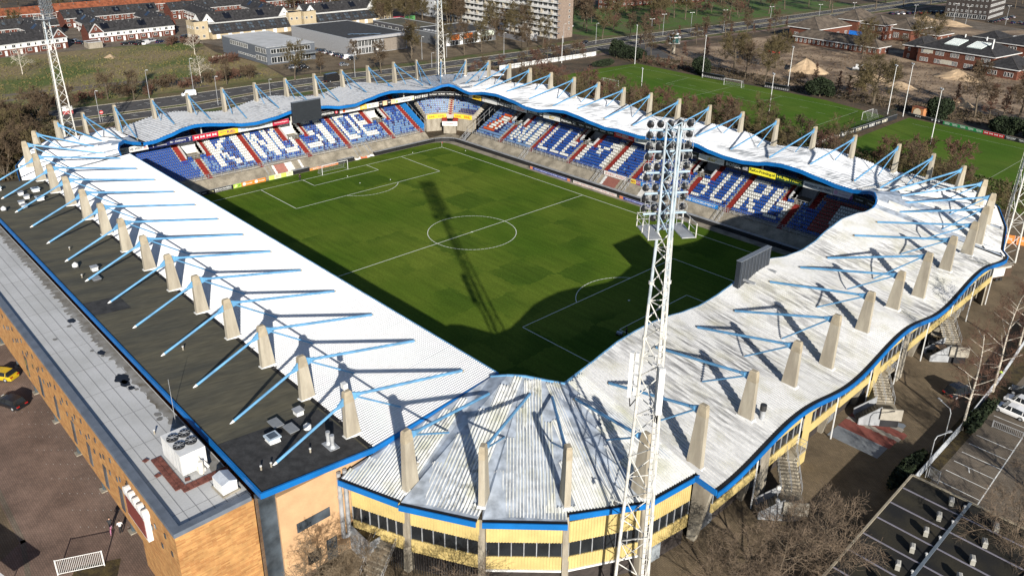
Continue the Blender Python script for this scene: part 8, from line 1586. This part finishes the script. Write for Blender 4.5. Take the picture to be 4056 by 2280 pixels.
# long brick block at the top centre
r = thing('brick_block', 'long brown brick block with white windows at the top centre', 'apartment block', (-229, 312, 0), None, radians(76), True); b = MB(); b.box(0, 80, 0, 11, 0, 9); b.build('wall', MT['brick_rd'], r); b = MB(); b.box(-.3, 80.3, -.3, 11.3, 9, 9.3); b.build('roof', MT['bitumen2'], r)
for s in range(3):
    for k in range(24): place('window', r, 2 + 3.25 * k, -.03, 1.0 + 3 * s, 1.7, 1.3)
r = box_house('narrow brick stair tower with white windows at the top centre', -228, -220, 300, 310, 15, MT['brick_rd'], MT['bitumen2'], 'building', 'stair_tower', 5, 4, ('x', 'y'), 2.0, 1.4)
# round kiosk tower
r = thing('watch_kiosk', 'small round green glazed watch kiosk on a stalk', 'kiosk', (-101, 206, 0), None, 0, True); b = MB(); b.tube((0, 0, 0), (0, 0, 4.6), 1.0, 1.0, 12); b.build('stalk', MT['concrete'], r); b = MB(); b.tube((0, 0, 4.6), (0, 0, 7.2), 2.6, 2.8, 20); b.build('cabin', mat('green glass', (0.02, 0.06, 0.06), .2, .1, 1), r)
for z, rr in ((4.5, 2.9), (7.2, 3.0), (8.6, 2.1)): b = MB(); b.tube((0, 0, z), (0, 0, z + .25), rr, rr, 20); b.build('rim', MT['white'], r)
b = MB(); b.tube((0, 0, 7.4), (0, 0, 8.6), 1.9, 2.0, 16); b.build('upper_cabin', mat('green glass 2', (0.02, 0.06, 0.06), .2, .1, 1), r)
for k in range(8): a = k * pi / 4; b = MB(); b.beam((2.63 * cos(a), 2.63 * sin(a), 4.75), (2.83 * cos(a), 2.83 * sin(a), 7.2), .1, .1); b.build('mullion', MT['white'], r)
# brick school with hipped roofs
def hip(parent, x0, x1, y0, y1, eave, ridge, wall, roofm, ax='x', wx=0, wy=0, storeys=1, ww=1.0, wh=1.7, group=1, o=.7):
    """one hipped block; windows wx on the -y side, wy on the +x side"""
    b = MB(); b.box(x0, x1, y0, y1, 0, eave); b.build('wall', wall, parent); L, W = x1 - x0, y1 - y0; k = min(L, W) / 2 * .98
    A = [(x0 - o, y0 - o, eave), (x1 + o, y0 - o, eave), (x1 + o, y1 + o, eave), (x0 - o, y1 + o, eave)]
    if L >= W: R1, R2 = (x0 + k, (y0 + y1) / 2, ridge), (x1 - k, (y0 + y1) / 2, ridge); F = [(0, 1, 5, 4), (1, 2, 5), (2, 3, 4, 5), (3, 0, 4)]
    else: R1, R2 = ((x0 + x1) / 2, y0 + k, ridge), ((x0 + x1) / 2, y1 - k, ridge); F = [(0, 1, 4), (1, 2, 5, 4), (2, 3, 5), (3, 0, 4, 5)]
    b = MB(); b.add(A + [R1, R2], F + [(3, 2, 1, 0)]); rf = b.build('roof', roofm, parent)
    b = MB(); e = .1
    b.box(x0 - o - e, x1 + o + e, y0 - o - e, y0 - o + .05, eave - .28, eave + .02); b.box(x0 - o - e, x1 + o + e, y1 + o - .05, y1 + o + e, eave - .28, eave + .02); b.box(x0 - o - e, x0 - o + .05, y0 - o + .05, y1 + o - .05, eave - .28, eave + .02); b.box(x1 + o - .05, x1 + o + e, y0 - o + .05, y1 + o - .05, eave - .28, eave + .02); b.build('eaves_board', MT['white'], parent)
    b = MB(); b.beam(R1, R2, .25, .2)
    for i, q in ((0, R1), (1, R2 if L >= W else R1), (2, R2), (3, R1 if L >= W else R2)): b.beam(A[i], q, .2, .16)
    b.build('ridge_tiles', plain((.05, .045, .04), .9), rf)
    sh = eave / storeys
    for s in range(storeys):
        for i in range(wx): g = i // group; u = x0 + L * (g + .5) / max(1, math.ceil(wx / group)) + (i % group - (group - 1) / 2) * (ww + .35); place('window', parent, u, y0 - .04, sh * s + sh * .22, ww, min(wh, sh * .62))
        for i in range(wy): g = i // group; u = y0 + W * (g + .5) / max(1, math.ceil(wy / group)) + (i % group - (group - 1) / 2) * (ww + .35); place('window', parent, x1 + .04, u, sh * s + sh * .22, ww, min(wh, sh * .62), D90)
    return rf
r = thing('school_building', 'brown roofed brick school with a blue tarpaulin, many hipped wings', 'school', (-70, 300, 0), None, radians(-5), True); r['_o'] = [0, 0, 0]; br, tb_ = MT['brick_br'], MT['tile_br']
hip(r, -9, 34, -23, -13, 3.3, 6.6, br, tb_, wx=18, wy=2, ww=1.1, wh=1.9); hip(r, -19, -3, -13, 16, 6.0, 10.8, br, tb_, wx=4, wy=8, ww=.9, wh=2.2, group=2); hip(r, -13, 1, 16, 36, 8.6, 13.2, br, tb_, wx=0, wy=6, ww=.9, wh=2.4, storeys=2, group=3); hip(r, -2, 14, 18, 33, 7.6, 11.6, br, tb_, wx=8, wy=5, ww=.9, wh=1.9, storeys=2, group=2); hip(r, 9, 24, 26, 46, 6.0, 10.0, br, tb_, wx=9, wy=0, ww=.7, wh=2.6, group=3); hip(r, 22, 33, 36, 50, 3.6, 6.4, br, tb_, wx=4, wy=2)
b = MB(); b.box(-3, 4, 15.7, 15.95, .1, 3.4); b.build('blue_tarpaulin', plain((0.012, 0.17, 0.62), .5), r)
for k in range(4): b = MB(); b.box(-3, 4, 15.6, 15.7, .9 + .7 * k, .98 + .7 * k); b.build('batten', plain((.03, .25, .7)), r)
r = thing('school_building', 'dark roofed brick school with two large skylights', 'school', (-3, 270, 0), None, radians(-8.0), True); r['_o'] = [0, 0, 0]
hip(r, -17, 15, 0, 21, 6.7, 12.0, br, MT['slate'], wx=15, wy=0, ww=.95, wh=1.7, storeys=2, group=3); hip(r, -25, -16, 3, 18, 6.0, 9.6, br, MT['slate'], wx=2, wy=0, storeys=2); hip(r, 14.5, 27, -5, 12, 4.0, 8.0, br, MT['slate'], wx=6, wy=3, ww=.9, group=3)
for u in (-8, 1.5):
    q = MB(); z0, z1 = 8.8, 10.9; q.loft([(u, 3.2, z0), (u + 6, 3.2, z0), (u + 6, 3.2, z0 - .5), (u, 3.2, z0 - .5)], [(u + 1.6, 7.6, z1), (u + 7.6, 7.6, z1), (u + 7.6, 7.6, z1 - .6), (u + 1.6, 7.6, z1 - .6)]); sk = q.build('skylight', plain((.45, .52, .5), .3), r)
    for k in range(9): q = MB(); q.beam((u + .7 * k + .2, 3.2, z0 + .04), (u + 1.6 + .7 * k + .2, 7.6, z1 + .04), .1, .1); q.build('glazing_bar', MT['white'], sk)
for x, y in ((-3, 9.6), (6, 9.6), (11, 5)): q = MB(); q.tube((x, y, 9), (x, y, 12.8), .3, .3, 8); q.build('vent', MT['white'], r)
b = MB(); b.box(-14.5, -10.5, -.1, 0, 4.4, 6.2); b.build('boarded_window', plain((.45, .42, .34)), r); b = MB(); b.box(-6.5, -1.6, -.1, 0, .8, 2.6); b.build('boarded_window', plain((.45, .42, .34)), r)
r = thing('school_building', 'rear dark roofed brick school wing at the right edge', 'school', (8, 315, 0), None, radians(-8), True); r['_o'] = [0, 0, 0]; hip(r, -12, 30, -5, 30, 6.8, 12.0, br, MT['slate'], wx=18, storeys=2, ww=.9, wh=1.6, group=3); hip(r, -22, -11, 2, 16, 7.0, 9.8, br, MT['slate'])
for k in range(4): q = MB(); u = -6 + 4 * k; q.loft([(u, 1, 8.4), (u + 2.6, 1, 8.4), (u + 2.6, 1, 8.1), (u, 1, 8.1)], [(u + .3, 3.4, 9.3), (u + 2.9, 3.4, 9.3), (u + 2.9, 3.4, 9), (u + .3, 3.4, 9)]); q.build('roof_window', MT['white'], r)
# dark office block
r = thing('office_block', 'black brick office block with bands of white windows, top right', 'office', (-71, 440, 0), None, radians(4), True); b = MB(); b.box(0, 24, 0, 36, 0, 17); b.build('wall', MT['brick_dk'], r); b = MB(); b.box(-.1, 24.1, -.1, 36.1, 17, 17.4); b.build('roof', MT['bitumen2'], r)
for s in range(5):
    for k in range(9): place('window', r, 2 + 2.5 * k, -.04, .6 + 3.4 * s, 1.0 if s else 2.2, 1.2 if s else 2.4)
    for k in range(16): place('window', r, 24.05, 2 + 2.1 * k, .9 + 3.4 * s, 1.4, 1.6, D90)
box_house('brown brick house at the top left corner', -352, -344, -38, -30, 6, MT['brick_rd'], MT['bitumen'], 'house', 'house', 2, 4, ('x', 'y')); box_house('white garden shed row at the top left', -352, -346, -24, 6, 2.6, MT['white'], MT['grey_roof'], 'shed', 'shed', 1, 99, ()); box_house('brown garage beside the parked cars', -281, -275, 12, 18, 2.6, MT['concrete'], MT['pav_red'], 'garage', 'garage', 1, 99, ())
r = thing('pavilion_roof', 'ribbed grey lean to roof behind the far corner stand', 'shed', (-97, 80, 0)); b = MB(); b.loft([(-101, 72, 7.5), (-95, 72, 6.9), (-95, 72, 6.6), (-101, 72, 7.2)], [(-96, 92, 7.5), (-90, 92, 6.9), (-90, 92, 6.6), (-96, 92, 7.2)]); b.build('roof', MT['roof_k'], r); b = MB(); b.box(-99, -93, 74, 90, 0, 6.6); b.build('wall', MT['concrete'], r)
# ------------------------------------------------------------------ street lamps, training masts
q = MB(); q.tube((0, 0, 0), (0, 0, 9.6), .10, .06, 6); LM = q.mesh('pole', MT['steel']); q = MB(); q.beam((0, 0, 9.6), (0.9, 0, 9.8), .06, .06); q.box(.5, 1.2, -.16, .16, 9.72, 9.86); LA = q.mesh('lamp_head', MT['white'])
q = MB(); q.beam((-1.1, 0, 9.7), (1.1, 0, 9.7), .07, .07); q.box(-1.4, -.7, -.18, .18, 9.7, 9.86); LB = q.mesh('lamp_head', MT['white']); q = MB(); q.box(.7, 1.4, -.18, .18, 9.7, 9.86); LC = q.mesh('lamp_head', MT['white'])
def lamp(label, x, y, h=9.7, rot=0, double=False, grp='street lamps along the main road'):
    r = thing('street_lamp', label, 'street lamp', (x, y, 0), grp, rot, True); r.scale = (1, 1, h / 9.7); link_part('pole', LM, r); link_part('lamp_head', LB if double else LA, r)
    if double: link_part('lamp_head', LC, r)
for x, y, h, l in ((-141, -27, 9.5, 'street lamp right of the left mast with a red sign on it'), (-163, -4, 9.5, 'street lamp at the verge below the rough field, left'), (-138.5, 9, 9.5, 'street lamp near the white car on the road'), (-166, 12.5, 11, 'tall street lamp behind the white car'), (-139, 28, 6, 'low street lamp beside the near carriageway, left'), (-148, 68, 9.5, 'street lamp in front of the ten parked cars'), (-144, 102, 6, 'low street lamp before the glazed hall'), (-161, 110, 9.5, 'street lamp by the white flag of the hall'), (-158, 121, 10, 'street lamp left of the far mast'), (-147.5, 145, 9.5, 'street lamp before the showroom end'), (-152, 188, 9, 'street lamp left of the apartment gable'), (-150, 176, 6, 'low lamp near the two dark cars'), (-141, 199, 9.5, 'street lamp right of the apartment gable')): lamp(l, x, y, h, radians(20))
for x, y, l in ((-129, 226, 'twin headed street lamp left of the kiosk'), (-136, 245, 'twin headed street lamp behind the kiosk'), (-126, 285, 'twin headed street lamp right of the kiosk'), (-131, 262, 'twin headed street lamp before the park'), (-118, 318, 'twin headed street lamp by the far carriageway'), (-106, 350, 'twin headed street lamp behind the brown roofed school'), (-98, 375, 'twin headed street lamp beyond the brown roofed school'), (-70, 392, 'twin headed lamp by the construction road'), (-58, 420, 'twin headed lamp before the office block'), (-48, 410, 'twin headed lamp at the sand before the office block'), (-34, 432, 'twin headed lamp at the right of the office block')): lamp(l, x, y, 10.5, radians(70), True, 'twin headed lamps on the far road')
for x, y, h, l in ((-95.5, 172, 16, 'thin white floodlight pole at the far corner of the training pitch'), (-61, 170.8, 16, 'thin white floodlight pole by the big evergreen at the dugout'), (-5, 124, 16, 'thin white floodlight pole on the near side of the training pitch'), (-26, 173.5, 16, 'thin white floodlight pole before the sand heaps'), (13.5, 167, 16, 'thin white floodlight pole left of the graffiti shed'), (18, 168.2, 17, 'taller white floodlight pole by the graffiti shed'), (37, 141.5, 16, 'thin white floodlight pole on the second training pitch'), (-52, 121, 11, 'short floodlight pole among the trees by the training pitch'), (-117, 150, 11, 'white pole at the hard court by the white wall')):
    r = thing('floodlight_pole', l, 'floodlight pole', (x, y, 0), 'training ground floodlights', radians(230), True); b = MB(); b.tube((0, 0, 0), (0, 0, h), .13, .07, 7); b.build('pole', MT['white'], r); b = MB(); b.beam((0, -.7, h), (0, .7, h), .08, .08)
    for s in (-.5, .5): b.loft([(-.1, s - .22, h - .1), (.25, s - .22, h - .25), (.25, s + .22, h - .25), (-.1, s + .22, h - .1)], [(-.05, s - .22, h + .25), (.3, s - .22, h + .1), (.3, s + .22, h + .1), (-.05, s + .22, h + .25)])
    b.build('lamp_head', MT['rail'], r)
for x, y, rot, h, l in ((93.9, -1.0, 2.6, 5.0, 'thin curved lamp post standing by the low wall, right'), (95.1, -9.8, 1.2, 6.0, 'leaning bright pole at the gate of the right car park')):
    r = thing('lamp_post', l, 'lamp', (x, y, 0), None, rot, True); b = MB(); b.path([(0, 0, 0), (0, 0, h - .6), (.3, 0, h - .1), (2.2, 0, h)], .06, 6); b.build('pole', MT['steel'], r); b = MB(); b.box(1.9, 2.5, -.12, .12, h - .02, h + .1); b.build('lamp_head', MT['rail'], r)
r = thing('road_sign', 'round red road sign by the lamp right of the left mast', 'road sign', (-140.6, -26.4, 0)); b = MB(); b.tube((-140.6, -26.4, 0), (-140.6, -26.4, 3), .05, .05, 6); b.build('post', MT['rail'], r); b = MB(); b.tube((-140.5, -26.4, 3), (-140.42, -26.4, 3), .55, .55, 14); b.build('disc', plain((.5, .04, .04)), r); b = MB(); b.box(-140.41, -140.38, -26.8, -26.0, 2.9, 3.1); b.build('bar', MT['white'], r)
r = thing('billboard', 'small red and white hoarding in the thicket by the left mast', 'billboard', (-156, -30, 0)); b = MB(); b.box(-156.1, -156, -33, -30, .3, 1.4); b.build('red_panel', plain((.3, .06, .06)), r); b = MB(); b.box(-156.1, -156, -33, -30, 1.4, 2.8); b.build('white_panel', MT['white'], r)
r = thing('flag_pole', 'white vertical flag before the glazed hall', 'flag', (-179, 99, 0)); b = MB(); b.tube((-179, 99, 0), (-179, 99, 6), .05, .04, 6); b.build('pole', MT['rail'], r); b = MB(); b.box(-179.02, -178.98, 99.05, 100.2, 2.6, 5.9); b.build('flag', MT['white'], r)
r = thing('excavator', 'small grey excavator among the sand heaps', 'excavator', (-28, 232, 0), None, .4, True); b = MB(); b.box(-1.2, 1.2, -.9, .9, .6, 1.3); b.build('body', plain((.4, .4, .4)), r); b = MB(); b.box(-.2, .8, -.6, .6, 1.3, 2.5); b.build('cab', MT['white'], r)
for s in (-.9, .9): b = MB(); b.box(-1.5, 1.5, s - .25, s + .25, 0, .6); b.build('track', plain((.03, .03, .03)), r)
b = MB(); b.beam((.9, 0, 1.2), (2.8, 0, 2.8), .25, .25); b.beam((2.8, 0, 2.8), (3.8, 0, .8), .2, .2); b.box(3.5, 4.0, -.4, .4, .4, .9); b.build('arm', plain((.4, .4, .4)), r)
r = thing('skip_container', 'orange skip at the far right of the sandy site', 'skip', (42, 245, 0), None, .2, True); b = MB(); b.loft([(-3, -1.2, 0), (3, -1.2, 0), (3, 1.2, 0), (-3, 1.2, 0)], [(-3.3, -1.3, 2.4), (3.3, -1.3, 2.4), (3.3, 1.3, 2.4), (-3.3, 1.3, 2.4)]); b.build('body', plain((.55, .24, .04)), r)
for k in range(5): b = MB(); b.box(-2.8 + 1.3 * k, -2.65 + 1.3 * k, -1.42, -1.25, .1, 2.3); b.build('rib', plain((.45, .2, .03)), r)
r = thing('red_barrier', 'red plastic barrier lying on the sand near the road', 'barrier', (-72, 243, 0)); b = MB(); b.box(-75, -69, 242.6, 243.4, .2, 1.0); b.build('barrier', plain((.5, .03, .02)), r)
# ------------------------------------------------------------------ look-alikes are told apart by their place from the left
ON = 'first second third fourth fifth sixth seventh eighth ninth tenth eleventh twelfth thirteenth fourteenth fifteenth sixteenth seventeenth eighteenth nineteenth'.split()
def ordinal(n):
    if n <= 19: return ON[n - 1]
    t, u = divmod(n, 10); T = {2: 'twent', 3: 'thirt', 4: 'fort', 5: 'fift', 6: 'sixt', 7: 'sevent', 8: 'eight', 9: 'ninet'}[t]
    return T + 'ieth' if u == 0 else T + 'y-' + ON[u - 1]
by = {}
for o in list(COL.objects):
    if o.parent is None and o.get('label'): by.setdefault(o['label'], []).append(o)
CP = Vector((118.0166, -100.533, 63.705))
for l, L in by.items():
    if len(L) < 2: continue
    def sx(o): d = o.location - CP; return d.dot(R2) / d.dot(F_)
    for i, o in enumerate(sorted(L, key=sx)): o['label'] = l + ', ' + ordinal(i + 1) + ' from the left'
